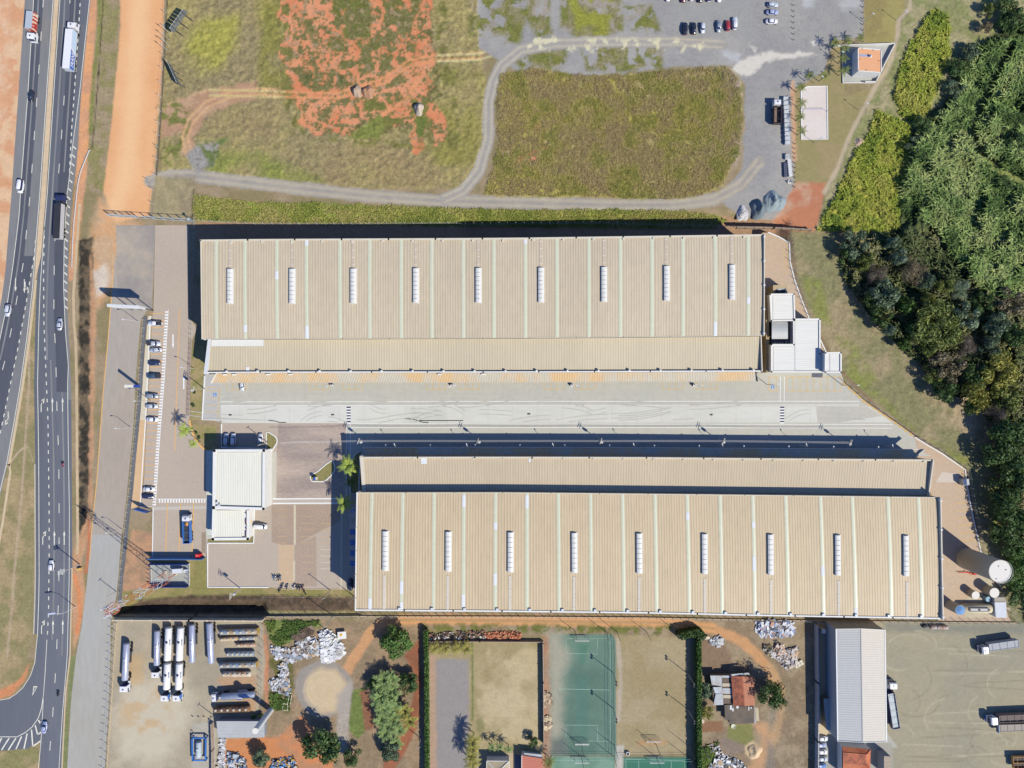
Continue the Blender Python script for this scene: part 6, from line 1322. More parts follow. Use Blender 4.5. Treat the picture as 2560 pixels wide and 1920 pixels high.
for i,(x,y)in enumerate(((997,1104),(1172,1104),(1381,1103),(1577,1103),(1792,1104),(1996,1104),(2205,1106))):
 pole('street_lamp','thin white lamp %s in the row along the south canopy'%('leftmost','second from the left','third from the left','in the middle','third from the right','second from the right','rightmost')[i],(x,y+8),7.5,r=.07,mat=PSTL,group='lamps along the south canopy',heads=((-.3,.8),))
c_=thing('power_cable','pale cables strung between the poles in the shade of the south canopy','cable',P(900,1098,0));pts=[P(700,1107,8.4)]+[(P(x,y,0)[0],P(x,y,0)[1],8.4)for x,y in((909,1098),(1197,1098),(1495,1098),(1792,1098),(2099,1102))]
for dy in(-.25,.25,0):
 mb=MB();q=[]
 for a_,b_ in zip(pts,pts[1:]):
  for k in range(5):t=k/5;q.append((a_[0]+(b_[0]-a_[0])*t,a_[1]+(b_[1]-a_[1])*t+dy,a_[2]-.5*math.sin(math.pi*t)))
 q.append((pts[-1][0],pts[-1][1]+dy,8.4));mb.tube(q,.028,PSTL,3,False);mb.build('strand',c_)
for i,(x,y)in enumerate(((835,965),(1134,965),(1433,965),(1738,965))):
 pole('street_lamp','dark double headed lamp %s among the yellow bays'%('leftmost','second from the left','third from the left','rightmost')[i],(x,y),5.6,r=.09,group='lamps among the yellow bays',heads=((.9,.2),(-.9,-.2)))
 xx,yy,_=P(x-3,y-1.5,0);o=thing('yard_cabinet','grey cabinet at the foot of the %s lamp among the yellow bays'%('leftmost','second','third','rightmost')[i],'cabinet',(xx,yy,.04),0,'cabinets at the yard lamps');mb=MB();mb.box(0,0,0,1.1,.6,1.2,M('cabinet_grey',(170,172,176),var=.05));mb.build('body',o,local=True);mb=MB();mb.box(0,0,1.21,1.2,.7,.06,WHITE);mb.build('lid',o,local=True)
pole('street_lamp','lamp with a long arm beside the east parking bays below the office',(2106,963),8.5,r=.11,heads=((1.6,0),));pole('street_lamp','dark lamp at the corner of the north canopy near the office',(1917,961),6.5,r=.1,heads=((1.6,.1),))
for b,h,l in(((327,1068.5),6.6,'street lamp on the service road beside the pale stain'),((305,1323),6.8,'street lamp on the service road above the tower shadow'),((346,804),7.0,'street lamp at the service road next to the billboard')):pole('street_lamp',l,b,h,r=.09,mat=PSTL,heads=((-1.6,.1),),group='street lamps of the service road')
pole('street_lamp','yellow footed street lamp between two silver parked cars',(377,1001.5),7.2,r=.1,mat=POLEC,heads=((-1.8,0),));pole('street_lamp','lamp post in the grass strip beside the fenced car park',(485,921),6.5,r=.08,mat=PSTL,heads=((-1.4,.2),))
o=pole('camera_pole','tall pole with a grid of white camera heads over the highway',(200,1411),10.6,r=.17)
x,y,_=P(200,1411,0)
for k in range(4):mb=MB();mb.box(x-.2,y-.6+.4*k,10.3,2.6,.14,.14,WHITE,.35);mb.build('sensor_bar',o)
mb=MB();mb.box(x-.2,y,10.1,.16,2.2,.16,WHITE,.35);mb.build('sensor_frame',o);mb=MB();mb.box(x+.3,y-1.5,0,1.4,.7,1.2,YELLOW,.3);mb.build('base_box',o)
o=pole('street_lamp','highway lamp with a long curved arm and white led head',(189.5,1517),7.8,r=.12,mat=PSTL);x,y,_=P(189.5,1517,0)
mb=MB();mb.tube([(x,y,7.6),(x-.8,y+.2,8.3),(x-2.2,y+.2,8.5)],.08,PSTL,5);mb.build('arm',o);mb=MB();mb.box(x-3.2,y+.25,8.42,2.4,.5,.16,M('led_head',(214,218,250),var=.02),.12);mb.build('lamp_head',o)
for b,h,l,arms,tr in(((291,1479),7.6,'concrete power pole at the road edge above the tower top',((.7,.7,1.6,.2),),None),((602,1471),10.2,'concrete power pole with three crossarms and a transformer by the white kerb',((.05,1,2.2,.2),(.05,1,2.2,.9),(.05,1,1.8,1.6)),(.7,.3)),((826.6,1476),10.0,'concrete pole on the lawn behind the row of motorcycles',((1,.3,1.2,.3),),None),((886,1491),8.5,'short pole touching the corner of the south warehouse',(),None),((832,1541),11.5,'concrete pole on the fence line above the white scrap heap',((1,.6,1.8,.2),),None),((839,1592),9.0,'concrete pole standing among the white scrap',((1,.6,1.8,.2),),None),((656,1448),9.0,'slim pole north of the gatehouse beside the planted island',((.8,.6,1.4,.2),),None),((671,1107),9.6,'pale pole on the planted island beside a white car',((.8,.5,1.2,.2),),None),((672,1123),6.0,'short pale pole at the lower end of the planted island',(),None),((512,972),9.6,'pole with a white transformer west of the grey paver bays',((.3,1,2.2,.2),(.3,1,2.0,.9)),(-1.2,-.4)),((534,1788),7.0,'concrete pole at the corner of the grey block wall',((.5,.8,1.6,.3),),None),((545,1545),7.5,'slanting white pole at the head of the steel trailer',(),None),((2492,1229),7.6,'concrete pole by the solar cabinet on the bank',((.3,1,2.0,.2),(.3,1,1.6,.8)),(.5,-.4)),((1052,1845),7.0,'pole standing on the red path beside the hedge',((1,.4,1.6,.2),),None),((1758,1868),8.5,'pole among the white rubbish below the cottage garden',(),None)):
 if b!=(656,1448):pole('utility_pole',l,b,h,arms,transformer=tr,group='concrete power poles')
for b,l in(((2145,275),'lamp post on the lawn right of the sand court'),((2159,56),'lamp post at the corner of the gravel lot and the lawn'),((2240,51),'lamp post by the footpath on the upper lawn'),((2035,209),'lamp post at the top left corner of the sand court'),((2036,358),'lamp post below the sand court'),((2085,149),'lamp post among the palms beside the house')):pole('street_lamp',l,b,6.2,r=.07,mat=PSTL,heads=((.3,-.2),),group='lamp posts round the sand court')
o=thing('solar_cabinet','grey cabinet with a blue solar panel by the perimeter kerb','cabinet',P(2404,1203,0));x,y,_=P(2404,1203,0)
mb=MB();mb.box(x,y,0,2.2,2.2,2.6,GREYR,.1);mb.build('body',o);mb=MB();mb.box(x-.4,y,2.62,1.1,2.0,.08,M('solar_blue',(70,92,140),var=.05),.1);mb.build('solar_panel',o)
TANKC=M('tank_cream',(208,198,176),var=.05,scale=2,var2=.05,scale2=8,rgb2=(196,186,160),stretch=(1,1,.2));TOPW=M('tank_top',(240,234,224),var=.04,scale=1)
def vtank(name,label,px,py,r,h,mat,top,n=28,group=None,roof='flat',fit='top'):
 x,y,_=P(px,py,h if fit=='top' else 0);o=thing(name,label,'tank',(x,y,0),0,group)
 mb=MB();mb.lathe(x,y,[(r,0),(r,h-.1),(r+.05,h-.05),(r+.05,h)],mat,n);mb.build('shell',o,False)
 mb=MB();mb.lathe(x,y,[(r*.98,h),(r*.98,h+.06),(.05,h+(.06 if roof=='flat' else r*.3))],top,n if roof=='flat' else 12);mb.build('top',o)
 return o,x,y
BT,x,y=vtank('storage_tank','big cream cylindrical water tank with a white top at the right edge of the lot',2500.5,1428.5,3.85,17.8,TANKC,TOPW,40)
for a_,d_ in((1.9,.5),(.3,.5),(4.2,.75)):mb=MB();mb.lathe(x+3.8*d_*math.cos(a_),y+3.8*d_*math.sin(a_),[(.18,17.8),(.18,18.0)],DARK,8);mb.build('roof_fitting',BT)
mb=MB();mb.tube([(x+3.95*math.cos(t),y+3.95*math.sin(t),18.4)for t in np.linspace(-2.0,1.2,14)],.05,PSTL,4,False)
for t in np.linspace(-2.0,1.2,9):mb.tube([(x+3.95*math.cos(t),y+3.95*math.sin(t),17.7),(x+3.95*math.cos(t),y+3.95*math.sin(t),18.4)],.04,PSTL,4)
mb.build('guard_rail',BT)
o=thing('fire_pipe','red pipe work and valve at the foot of the big cream tank','pipe',P(2418,1432,0));PR=M('pipe_red',(226,62,60),var=.05)
mb=MB();a_,b_,c_=P(2395,1431,.5),P(2416,1431,.5),P(2436,1434,.5);mb.tube([a_,b_,c_],.13,PR,6);mb.build('pipe',o);mb=MB();mb.tube([P(2412,1427,.4),P(2430,1438,.4)],.13,PR,6);mb.build('branch',o);mb=MB();mb.box(c_[0],c_[1],.1,1.0,.7,.9,PR);mb.build('pump',o)
vtank('small_tank','white round tank left of the two small white tanks',2439,1488,1.42,3.0,TANKC,TOPW,20,'small white tanks');vtank('small_tank','white round tank nearer the trees with dark spots on top',2486,1482,1.75,4.0,TANKC,TOPW,20,'small white tanks')
vtank('small_tank','small pale blue round tank between the two white tanks',2470.5,1498,.92,1.8,M('tank_blue',(160,196,216),var=.05),M('tank_blue'),16)
vtank('capped_tank','beige tank with a bright blue faceted conical lid',2400.3,1525.2,1.75,6.2,TANKC,M('lid_blue',(112,160,212),var=.10,scale=.8),20,roof='cone')
t=truck('pressure_tank','cream horizontal tank with three hatches beside the blue lidded tank','tank',2448,1524);x,y,L,a=tank_body(t,(2412,1524),(2484,1524.5),2.9,1.68,M('tank_cream2',(218,204,170),var=.06,scale=1.5),3,chassis=False,walk=False,bands=2,box=M('hatch_dark',(120,106,92),var=.1))
mb=MB().at(x,y,0,a);mb.box(0,.1,2.88,7.0,.8,.1,GREYR);mb.box(0,-.5,2.75,7.0,.08,.5,PSTL);mb.box(0,.6,2.75,7.0,.08,.5,PSTL);mb.build('walkway',t)
mb=MB().at(x,y,0,a)
for q in(-3,0,3):mb.box(q,0,.03,.5,2.4,1.0,KERB)
mb.build('saddle',t)
def shed(name,label,cat,pts,h,rm,wm=None,n=4,acr='x',pitch=.4,rib=.05,ridge=None):
 c=P(*pts[0],h);o=thing(name,label,cat,(c[0],c[1],0));quad_ribs(o,pts,h,rm,n,pitch,rib,acr=acr)
 mb=MB();w=[P(*q,h)[:2]for q in pts];cx=sum(p[0]for p in w)/4;cy=sum(p[1]for p in w)/4
 mb.prism([(cx+(p[0]-cx)*.97,cy+(p[1]-cy)*.97)for p in w],0,h-.06,wm or WALLT,top=False);mb.build('wall',o);return o
shed('pump_shed','small shed with a white sheet roof beside the horizontal tank','shed',Z(2240,1360,6.9125,[(1705,1005),(1902,1005),(1918,1272),(1728,1272)]),3.2,M('shed_white',(232,236,242),var=.04),WHITE,3)
shed('pump_shed','beige flat strip roof joined above the white shed roof','shed',Z(2240,1360,6.9125,[(1702,922),(1896,922),(1902,1002),(1706,1002)]),3.0,M('shed_beige',(196,184,166),var=.06),WHITE,2)
SE=thing('gabled_shed','long shed with a white ribbed gable roof in the haulage yard','shed',P(2153,1710,0))
q6=lambda zx,zy,h:Vector(P(1920+zx/3.456,1440+zy/3.456,h));he,hr=9.0,10.2
tl,tr,br,bl,rt,rb=q6(588,458,he),q6(1010,466,he),q6(1024,1430,he),q6(602,1424,he),q6(802,455,hr),q6(818,1436,hr)
for e0,e1,r0,r1,mt in((tl,bl,rt,rb,M('gable_shaded',(206,206,204),var=.05,scale=.9,stretch=(1.5,.3,1))),(tr,br,rt,rb,M('gable_lit',(222,214,200),var=.05,scale=.9,stretch=(1.5,.3,1)))):  # white roof: shade and sunlight put into the two slope colours
 g_=surf(lambda t:e0+(e1-e0)*t,lambda t:r0+(r1-r0)*t)
 for i in range(8):ribbed(g_,(i/8,i/8),((i+1)/8,(i+1)/8),mt,SE,'roof_panel',.8,.04,1)
mb=MB();mb.prism([(p.x,p.y)for p in(tl,tr,br,bl)],0,he-.1,M('shed_wall',(190,194,200),var=.05),top=False);mb.face([bl,br,rb],WHITE);mb.face([tl,tr,rt],WHITE);mb.build('wall',SE)
wall_strip('ridge_cap',[tuple(rt),tuple(rb)],hr-.02,hr+.1,.3,M('ridge_grey',(190,190,190),var=.05),SE)
for a_,b_ in((bl,rb),(rb,br),(tl,rt),(rt,tr)):
 mb=MB();mb.tube([tuple(a_+Vector((0,0,.1))),tuple(b_+Vector((0,0,.1)))],.16,WHITE,5);mb.build('gable_trim',SE)
wall_strip('gutter',[tuple(tr),tuple(br)],he-.3,he+.12,.35,GALV,SE);wall_strip('gutter',[tuple(tl),tuple(bl)],he-.3,he+.12,.35,GALV,SE)
sheet('sidewalk',Z(1920,1440,3.456,[(425,400),(500,400),(500,1180),(520,1390),(430,1390),(420,900)]),.02,M('shed_walk',(214,192,156),var=.06,scale=1.5));sheet('concrete_strip',Z(1920,1440,3.456,[(412,440),(440,440),(440,1380),(415,1380)]),.026,M('grey_walk',(176,178,180),var=.06))
o=shed('lean_to','low dark blue shaded lean to roof between the pale wall and the gabled shed','shed',Z(1920,1440,3.456,[(482,1060),(560,1060),(560,1330),(505,1330)]),3.0,GREYR,None,3)
o=shed('roof_shelter','small white flat roof beside the lower left end of the gabled shed','shelter',Z(1920,1440,3.456,[(562,1258),(588,1258),(590,1350),(564,1350)]),3.4,WHITE,None,1)
x,y,_=P(2059.5,1578.5,2.6);o=thing('water_box','small white box on the walk left of the gabled shed','box',(x,y,0));mb=MB();mb.box(x,y,.03,1.3,1.3,2.5,WHITE);mb.build('body',o);mb=MB();mb.box(x,y,2.54,1.5,1.5,.1,WHITE);mb.build('lid',o)
TILE=M('clay_tile',(222,136,92),var=.14,scale=.5,rgb2=(206,112,76),scale2=3);TILEO=M('clay_tile_old',(200,116,84),var=.25,scale=.5,rgb2=(150,92,72),scale2=1.5)
def tile_slope(parent,e0,e1,r0,r1,mat,rows,name='tile_course',cols=0):
 e0,e1,r0,r1=map(Vector,(e0,e1,r0,r1))
 for i in range(rows):
  a,b=i/rows,(i+1)/rows+.02;up=Vector((0,0,.07));p0,p1=e0+(r0-e0)*a,e1+(r1-e1)*a;s0,s1=e0+(r0-e0)*b,e1+(r1-e1)*b;mb=MB();L=(p1-p0).length;n=cols or max(2,int(L/.32))
  prof=[(k/n+d,z)for k in range(n)for d,z in((0,0),(.3/n,.06),(.7/n,.06))]+[(1,0)]
  for(ta,za),(tb,zb_)in zip(prof,prof[1:]):
   A_,B_=p0+(p1-p0)*ta+up+Vector((0,0,za)),p0+(p1-p0)*tb+up+Vector((0,0,zb_));C_,D_=s0+(s1-s0)*tb+Vector((0,0,zb_)),s0+(s1-s0)*ta+Vector((0,0,za));mb.face([A_,B_,C_,D_],mat);mb.face([A_,B_,B_-up,A_-up],mat)
  mb.build(name,parent)
q7=lambda zx,zy,h:P(2000+zx/6.9125,1680+zy/6.9125,h)
TH_=thing('tiled_house','house with an orange hipped tile roof below the gabled shed','house',q7(980,1500,0));hh,rr=4.0,5.2
ea,eb,ec,ed,r1_,r2_=q7(725,1285,hh),q7(1222,1335,hh),q7(1205,1790,hh),q7(728,1790,hh),q7(735,1392,rr),q7(1145,1425,rr)
rl=q7(742,1572,hh+.2);rr2=q7(1142,1612,hh+.2)
tile_slope(TH_,ea,eb,r1_,r2_,TILE,6);tile_slope(TH_,rl,rr2,r1_,r2_,TILEO,10);tile_slope(TH_,eb,ec,r2_,rr2,TILE,5);tile_slope(TH_,ed,ec,rl,rr2,TILE,9)
mb=MB();mb.prism([p[:2]for p in(ea,eb,ec,ed)],0,hh-.05,WHITE,top=False);mb.build('wall',TH_)
mb=MB();mb.tube([Vector(r1_)+Vector((0,0,.1)),Vector(r2_)+Vector((0,0,.1))],.14,TILE,6);mb.tube([Vector(r2_)+Vector((0,0,.1)),Vector(eb)+Vector((0,0,.15))],.12,TILE,6);mb.build('ridge_tile',TH_)
shed('brown_shed','small shed with a ribbed brown sheet roof right of the tiled house','shed',Z(2000,1680,6.9125,[(1452,1455),(1578,1462),(1582,1800),(1452,1800)]),5.0,M('brown_sheet',(196,178,156),var=.06,stretch=(.3,1,1)),M('grey_wall',(150,152,160),var=.05),5,acr='y',pitch=.5,rib=.08)
shed('wide_shed','grey sheet roofed shed at the corner of the tanker yard','shed',Z(440,1680,6.9125,[(698,850),(1530,852),(1530,1132),(722,1140)]),3.4,GREYR,M('grey_wall'),4,acr='y',pitch=.6,rib=.04)
o,x,y=vtank('tall_cylinder','tall slim white water cylinder leaning over the grey shed in the picture',638,1827.6,1.05,15.8,M('cyl_white',(232,232,230),var=.04,scale=2),TOPW,24)
CT=thing('cottage','old cottage with rusty tile roof and pale sheet roofs beside the hedge','house',P(1830,1750,0));qz=lambda zx,zy,h:P(1720+zx/6.9125,1680+zy/6.9125,h)
tile_slope(CT,qz(745,70,3.4),qz(785,585,3.4),qz(945,75,4.2),qz(982,590,4.2),TILEO,9);tile_slope(CT,qz(1150,90,3.4),qz(1152,575,3.4),qz(945,75,4.2),qz(982,590,4.2),M('clay_tile_pale',(206,140,108),var=.2,scale=.6),9)
OLDS=M('old_sheet',(206,214,220),var=.06,scale=.8,rgb2=(196,190,184),scale2=3);BRS=M('brown_sheet2',(134,118,100),var=.10,scale=.8,rgb2=(112,102,92),scale2=4)
for pts,h,mt,n in(([(385,62),(582,62),(585,250),(410,215)],3.1,OLDS,2),([(432,262),(586,258),(600,372),(470,372)],3.05,OLDS,1),([(480,380),(600,378),(612,566),(440,576)],3.0,OLDS,2),([(585,62),(742,62),(742,100),(585,96)],2.7,OLDS,1),([(590,195),(752,195),(756,250),(592,250)],2.7,M('sheet_cream',(216,204,176),var=.05),1),([(595,280),(762,284),(764,378),(600,374)],2.7,OLDS,1),([(605,395),(770,398),(772,456),(608,452)],2.7,M('sheet_cream'),1),([(742,40),(1050,10),(1070,45),(760,68)],3.5,OLDS,2),([(630,570),(820,560),(824,830),(640,830)],2.9,BRS,2),([(822,590),(1140,600),(1148,885),(824,895)],2.85,BRS,4),([(710,832),(824,832),(824,900),(712,905)],2.8,BRS,1),([(1142,575),(1152,575),(1172,885),(1150,888)],2.9,OLDS,1)):quad_ribs(CT,Z(1720,1680,6.9125,pts),h,mt,n,.35,.04,'roof_sheet')
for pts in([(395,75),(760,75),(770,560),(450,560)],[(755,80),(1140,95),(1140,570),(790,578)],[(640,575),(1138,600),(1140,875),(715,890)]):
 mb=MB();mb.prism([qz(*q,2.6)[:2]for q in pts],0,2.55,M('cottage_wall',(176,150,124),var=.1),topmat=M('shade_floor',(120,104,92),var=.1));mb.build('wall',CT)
for zx,zy,w_,d_ in((740,615,.6,1.1),(775,650,.5,.8),(855,608,.8,.6),(1050,630,.35,1.0),(1090,620,.35,.5)):x,y,z=qz(zx,zy,3.0);mb=MB();mb.box(x,y,2.95,w_,d_*1.4,.08,SKYW);mb.build('new_sheet',CT)
sheet('concrete_pad',Z(1720,1680,6.9125,[(1160,615),(1215,620),(1232,845),(1175,850)]),.03,M('old_concrete'))
q8=lambda zx,zy,h:P(1060+zx/6.9125,1680+zy/6.9125,h)
HB=thing('hip_roof_house','house with a beige ribbed hip roof and white ridges at the bottom edge','house',q8(1270,1650,0));a_,b_,c_,d_=q8(1082,1535,3.6),q8(1470,1540,3.6),q8(1475,1930,3.6),q8(1080,1930,3.6);m1,m2=q8(1270,1730,4.9),q8(1270,1740,4.9)
HBM=M('hip_beige',(206,190,156),var=.05,scale=.6)
for e0,e1,r0,r1 in((a_,b_,m1,m1),(b_,c_,m1,m2),(c_,d_,m2,m2),(d_,a_,m2,m1)):
 e0,e1,r0,r1=map(Vector,(e0,e1,r0,r1));g_=surf(lambda t:e0+(e1-e0)*t,lambda t:r0+(r1-r0)*t)
 for i in range(3):ribbed(g_,(i/3,i/3),((i+1)/3,(i+1)/3),HBM,HB,'roof_panel',.4,.04,1)
 mb=MB();mb.tube([tuple(e0+Vector((0,0,.08))),tuple(r0+Vector((0,0,.08)))],.16,WHITE,6);mb.build('hip_ridge',HB);mb=MB();mb.tube([tuple(e0),tuple(e1)],.13,WHITE,5);mb.build('eave_trim',HB)
mb=MB();mb.prism([p[:2]for p in(a_,b_,c_,d_)],0,3.55,WHITE,top=False);mb.build('wall',HB)
sheet('paved_terrace',Z(1060,1680,6.9125,[(900,1400),(1560,1395),(1570,1800),(900,1800)]),.02,M('terrace',(186,166,136),var=.06));sheet('pool_cover',Z(1060,1680,6.9125,[(1565,1430),(1670,1430),(1672,1800),(1565,1800)]),.025,M('blue_cover',(84,96,124),var=.08))
RH=thing('red_roof_house','house with a salmon red ribbed roof at the bottom edge beside the soil strip','house',q8(1860,1600,0));ra,rb_,rc,rd=q8(1690,1440,3.4),q8(2050,1495,3.4),q8(2055,1900,3.8),q8(1688,1900,3.8)
tile_slope(RH,ra,rb_,rd,rc,M('salmon_tile',(216,134,110),var=.08,scale=.5),14);mb=MB();mb.prism([p[:2]for p in(ra,rb_,rc,rd)],0,3.3,WHITE,top=False);mb.build('wall',RH);wall_strip('white_trim',[ra,rd],3.2,3.7,.2,WHITE,RH);mb=MB();mb.face([q8(1730,1400,3.0),q8(2050,1430,3.0),q8(2050,1475,3.0),q8(1735,1430,3.0)],GREYR);mb.build('grey_awning',RH)
ORD='first second third fourth fifth sixth seventh eighth ninth tenth eleventh twelfth thirteenth fourteenth fifteenth'.split()
GB=M('box_grey',(206,210,214),var=.06,scale=.5,space='O')
words=('topmost','second','third','fourth','fifth','sixth','seventh','eighth','ninth','tenth','lowest')
for i in range(11):
 x,y,_=P(1965+i*.45,246+i*11.0,1.4);o=thing('storage_box',words[i]+' pale grey box in the column beside the timber bed truck','box',(x,y,.0),0,'grey boxes stacked in a column');o.rotation_euler=(0,0,.02*((i*7)%5-2))
 mb=MB();mb.box(0,0,0,1.7,1.22,1.3,GB);mb.build('body',o,local=True);mb=MB();mb.box(0,0,1.31,1.75,1.28,.1,GB);mb.build('lid',o,local=True)
for i in range(2):x,y,_=P(1969,388+i*7,1.2);o=thing('storage_box',('upper','lower')[i]+' white box of the pair above the pipe stack','box',(x,y,0),0,'white boxes by the pipes');mb=MB();mb.box(0,0,0,1.4,.75,1.1,WHITE);mb.build('body',o,local=True);mb=MB();mb.box(0,0,1.11,1.45,.8,.06,GREYR);mb.build('lid',o,local=True)
for i in range(14):
 x,y,_=P(1972+i*.28+(i%2),399+i*3.0,.6);o=tag(MB().lathe(0,0,[(.30,-.6),(.42,-.6),(.42,.6),(.30,.6)],M('pipe_concrete',(222,222,222),var=.05,space='O'),12,ax=((0,0,.42),(1,.1,.42))).build('concrete_pipe'),ORD[i]+' pale concrete pipe from the top of the stack','pipe','concrete pipes in a stack');o.location=(x,y,.0)
for i in range(8):
 x,y,_=P(1970+i*.2,408+i*4.4,1.0);o=tag(MB().lathe(0,0,[(.30,-.6),(.42,-.6),(.42,.6),(.30,.6)],M('pipe_dark',(84,90,110),var=.05,space='O'),12,ax=((0,0,.42),(1,.1,.42))).build('dark_pipe'),ORD[i]+' dark pipe from the top beside the pale pipes','pipe','dark pipes in a stack');o.location=(x-.9,y,0.0)
o=thing('white_chair','heap of white plastic chairs at the edge of the gravel lot','chair',P(1973,455,0))
for i in range(6):
 a_=i*1.1;x,y,_=P(1973+4*math.cos(a_),455+3.5*math.sin(a_),0);mb=MB();mb.box(x,y,.3,.5,.5,.06,WHITE,a_);mb.box(x+.25*math.cos(a_),y+.25*math.sin(a_),.3,.06,.5,.6,WHITE,a_);mb.build('chair_seat',o)
for nm,x0,y0,y1,st_ in(('parking_bollard',1983,0,108,14.4),('parking_bollard',2156,4,112,14.5),('parking_bollard',1986,360,480,12)):
 y_=y0;i=-1
 while y_<y1:
  i+=1
  o=tag(MB().tube([(0,0,0),(0,0,1.1)],.12,M('bollard_dark',(84,82,80),var=.05,space='O'),6).build('bollard'),ORD[i]+{1983:' dark bollard from the top, in the line right of the sideways cars',2156:' dark bollard from the top along the upper lawn',1986:' dark bollard from the top along the palm lawn'}[x0],'bollard',{1983:'bollards on the gravel lot',2156:'bollards along the upper lawn',1986:'bollards along the palm lawn'}[x0]);o.location=P(x0,y_,0);y_+=st_
for i,(zx,zy)in enumerate(((1670,1215),(1720,1218),(1768,1218),(1830,1222),(1662,1338),(1678,1358))):
 o=tag(MB().tube([(0,0,0),(0,0,.8)],.2,M('bollard_pale',(220,204,186),var=.05,space='O'),8).build('bollard'),('leftmost of the four pale bollards in a row below the brown tank','second of the four pale bollards below the brown tank','third of the four pale bollards below the brown tank','rightmost of the four pale bollards below the brown tank','upper pale bollard above the blue tank stand','lower pale bollard above the blue tank stand')[i],'bollard','bollards in the tanker yard');o.location=P(zx/3.456,1440+zy/3.456,0)
o=thing('volleyball_net','thin net across the white sand court','net',P(2035,278,0));a_,b_=P(2003,280,0),P(2066,279,0)
for q in(a_,b_):mb=MB();mb.tube([q,(q[0],q[1],2.5)],.06,DARK,6);mb.build('post',o)
for z in(1.5,1.8,2.1,2.4):mb=MB();mb.tube([(a_[0],a_[1],z),(b_[0],b_[1],z)],.03,M('net_grey',(190,186,204),var=.05),3,False);mb.build('net_cord',o)
def goal(label,x0,x1,y,dy):
 o=thing('football_goal',label,'goal',P((x0+x1)/2,y,0));a_,b_=P(x0,y,0),P(x1,y,0)
 mb=MB();mb.tube([a_,(a_[0],a_[1],2.3),(b_[0],b_[1],2.3),b_],.09,WHITE,6);mb.build('goal_frame',o)
 mb=MB();d=-dy*S
 for q in(a_,b_):mb.tube([(q[0],q[1],2.3),(q[0],q[1]+d*.4,2.2),(q[0],q[1]+d,.05)],.05,WHITE,5)
 mb.tube([(a_[0],a_[1]+d,.05),(b_[0],b_[1]+d,.05)],.05,WHITE,5);mb.build('back_frame',o)
 mb=MB();n=16
 for k in range(n+1):x=a_[0]+(b_[0]-a_[0])*k/n;mb.tube([(x,a_[1],2.28),(x,a_[1]+d*.4,2.18),(x,a_[1]+d,.06)],.022,WHITE,3,False)
 for k in range(5):f=k/4;mb.tube([(a_[0],a_[1]+d*f,2.2-2.0*max(0,f-.4)/.6),(b_[0],a_[1]+d*f,2.2-2.0*max(0,f-.4)/.6)],.022,WHITE,3,False)
 mb.build('net',o)
goal('white goal at the top end of the green pitch',1437,1471,1597,-8);goal('white goal at the bottom end of the green pitch',1437,1471,1852,9);goal('white goal of the lower green pitch at the bottom edge',1437,1471,1900,-8);goal('white goal of the dark green pitch at the bottom edge',1622,1657,1900,-9)
goal('weathered goal on the dry pitch beside the orange patch',1614,1649,1846,8)
KT=lambda zx,zy:(1280+zx/3.456,1440+zy/3.456)
for i,(zx,zy,l)in enumerate(((872,832,'upper floodlight pole between the green pitch and the dry pitch'),(874,1142,'lower floodlight pole between the green pitch and the dry pitch'),(1517,842,'upper floodlight pole on the right side of the dry pitch'),(1520,1152,'lower floodlight pole on the right side of the dry pitch'))):
 o=pole('floodlight_pole',l,KT(zx,zy),9.6,r=.12,group='floodlights of the pitches');x,y,_=P(*KT(zx,zy),0)
 for d in(-.5,.5):mb=MB();mb.box(x-.2,y+d,9.3,.5,.7,.5,DARK,.5);mb.build('lamp_head',o)
NP=M('net_post',(120,130,128),var=.05)
for i,(zx,zy,l)in enumerate(((540,470,'above the top goal of the green pitch'),(808,480,'above the right half of the green pitch'),(905,480,'at the top right corner of the green pitch'),(1160,480,'above the middle of the dry pitch'),(1425,480,'at the top right corner of the dry pitch'),(600,1455,'left of the lower goal of the green pitch'),(885,1462,'at the lower right of the green pitch'),(1245,1455,'beside the weathered goal'),(1520,1462,'at the lower right of the dry pitch'),(600,1560,'in the line between the two green pitches'),(882,1562,'at the corner of the lower green pitch'),(1245,1562,'above the dark green pitch goal'),(1520,1565,'at the right corner of the dark green pitch'))):
 o=pole('net_post','tall thin net post '+l,KT(zx,zy),9.4,r=.09,mat=NP,group='net posts round the pitches')
NETM=M('net_teal',(120,172,160),var=.05)
nt_=thing('ball_net','teal ball net strung along the right side of the green pitch','net',P(1537,1740,0));pts=[KT(330,498),KT(850,505),KT(880,525),KT(888,700),KT(880,1000),KT(886,1400),KT(890,1560)]
w_=[P(*q,0)for q in pts]
for z in(.1,1.5,3.0,4.4):mb=MB();mb.tube([(a,b,z)for a,b,_ in w_[1:]],.05,NETM,3,False);mb.build('net_cord',nt_)
mb=MB()
for a_,b_ in zip(w_[1:],w_[2:]):
 L=math.dist(a_,b_);n=max(2,int(L/.7))
 for k in range(n):t=k/n;x,y=a_[0]+(b_[0]-a_[0])*t,a_[1]+(b_[1]-a_[1])*t;mb.tube([(x,y,0),(x,y,4.4)],.022,NETM,3,False)
o=mb.build('net_mesh',nt_);o['kind']='stuff'
nt_=thing('ball_net','dark net fence between the upper and lower green pitches','net',P(1460,1889,0));a_,b_=P(*KT(330,1555),0),P(*KT(890,1558),0)
for z in(.1,1.5,3.0):mb=MB();mb.tube([(a_[0],a_[1],z),(b_[0],b_[1],z)],.05,NETM,3,False);mb.build('net_cord',nt_)
nt_=thing('ball_net','dark net fence along the top of the dark green pitch','net',P(1640,1892,0));a_,b_=P(*KT(900,1410),0),P(*KT(1030,1500),0);c_,d_=P(*KT(950,1568),0),P(*KT(1540,1565),0)
for z in(.1,1.5,3.0):
 mb=MB();mb.tube([(c_[0],c_[1],z),(d_[0],d_[1],z)],.06,NETM,3,False);mb.build('net_cord',nt_)
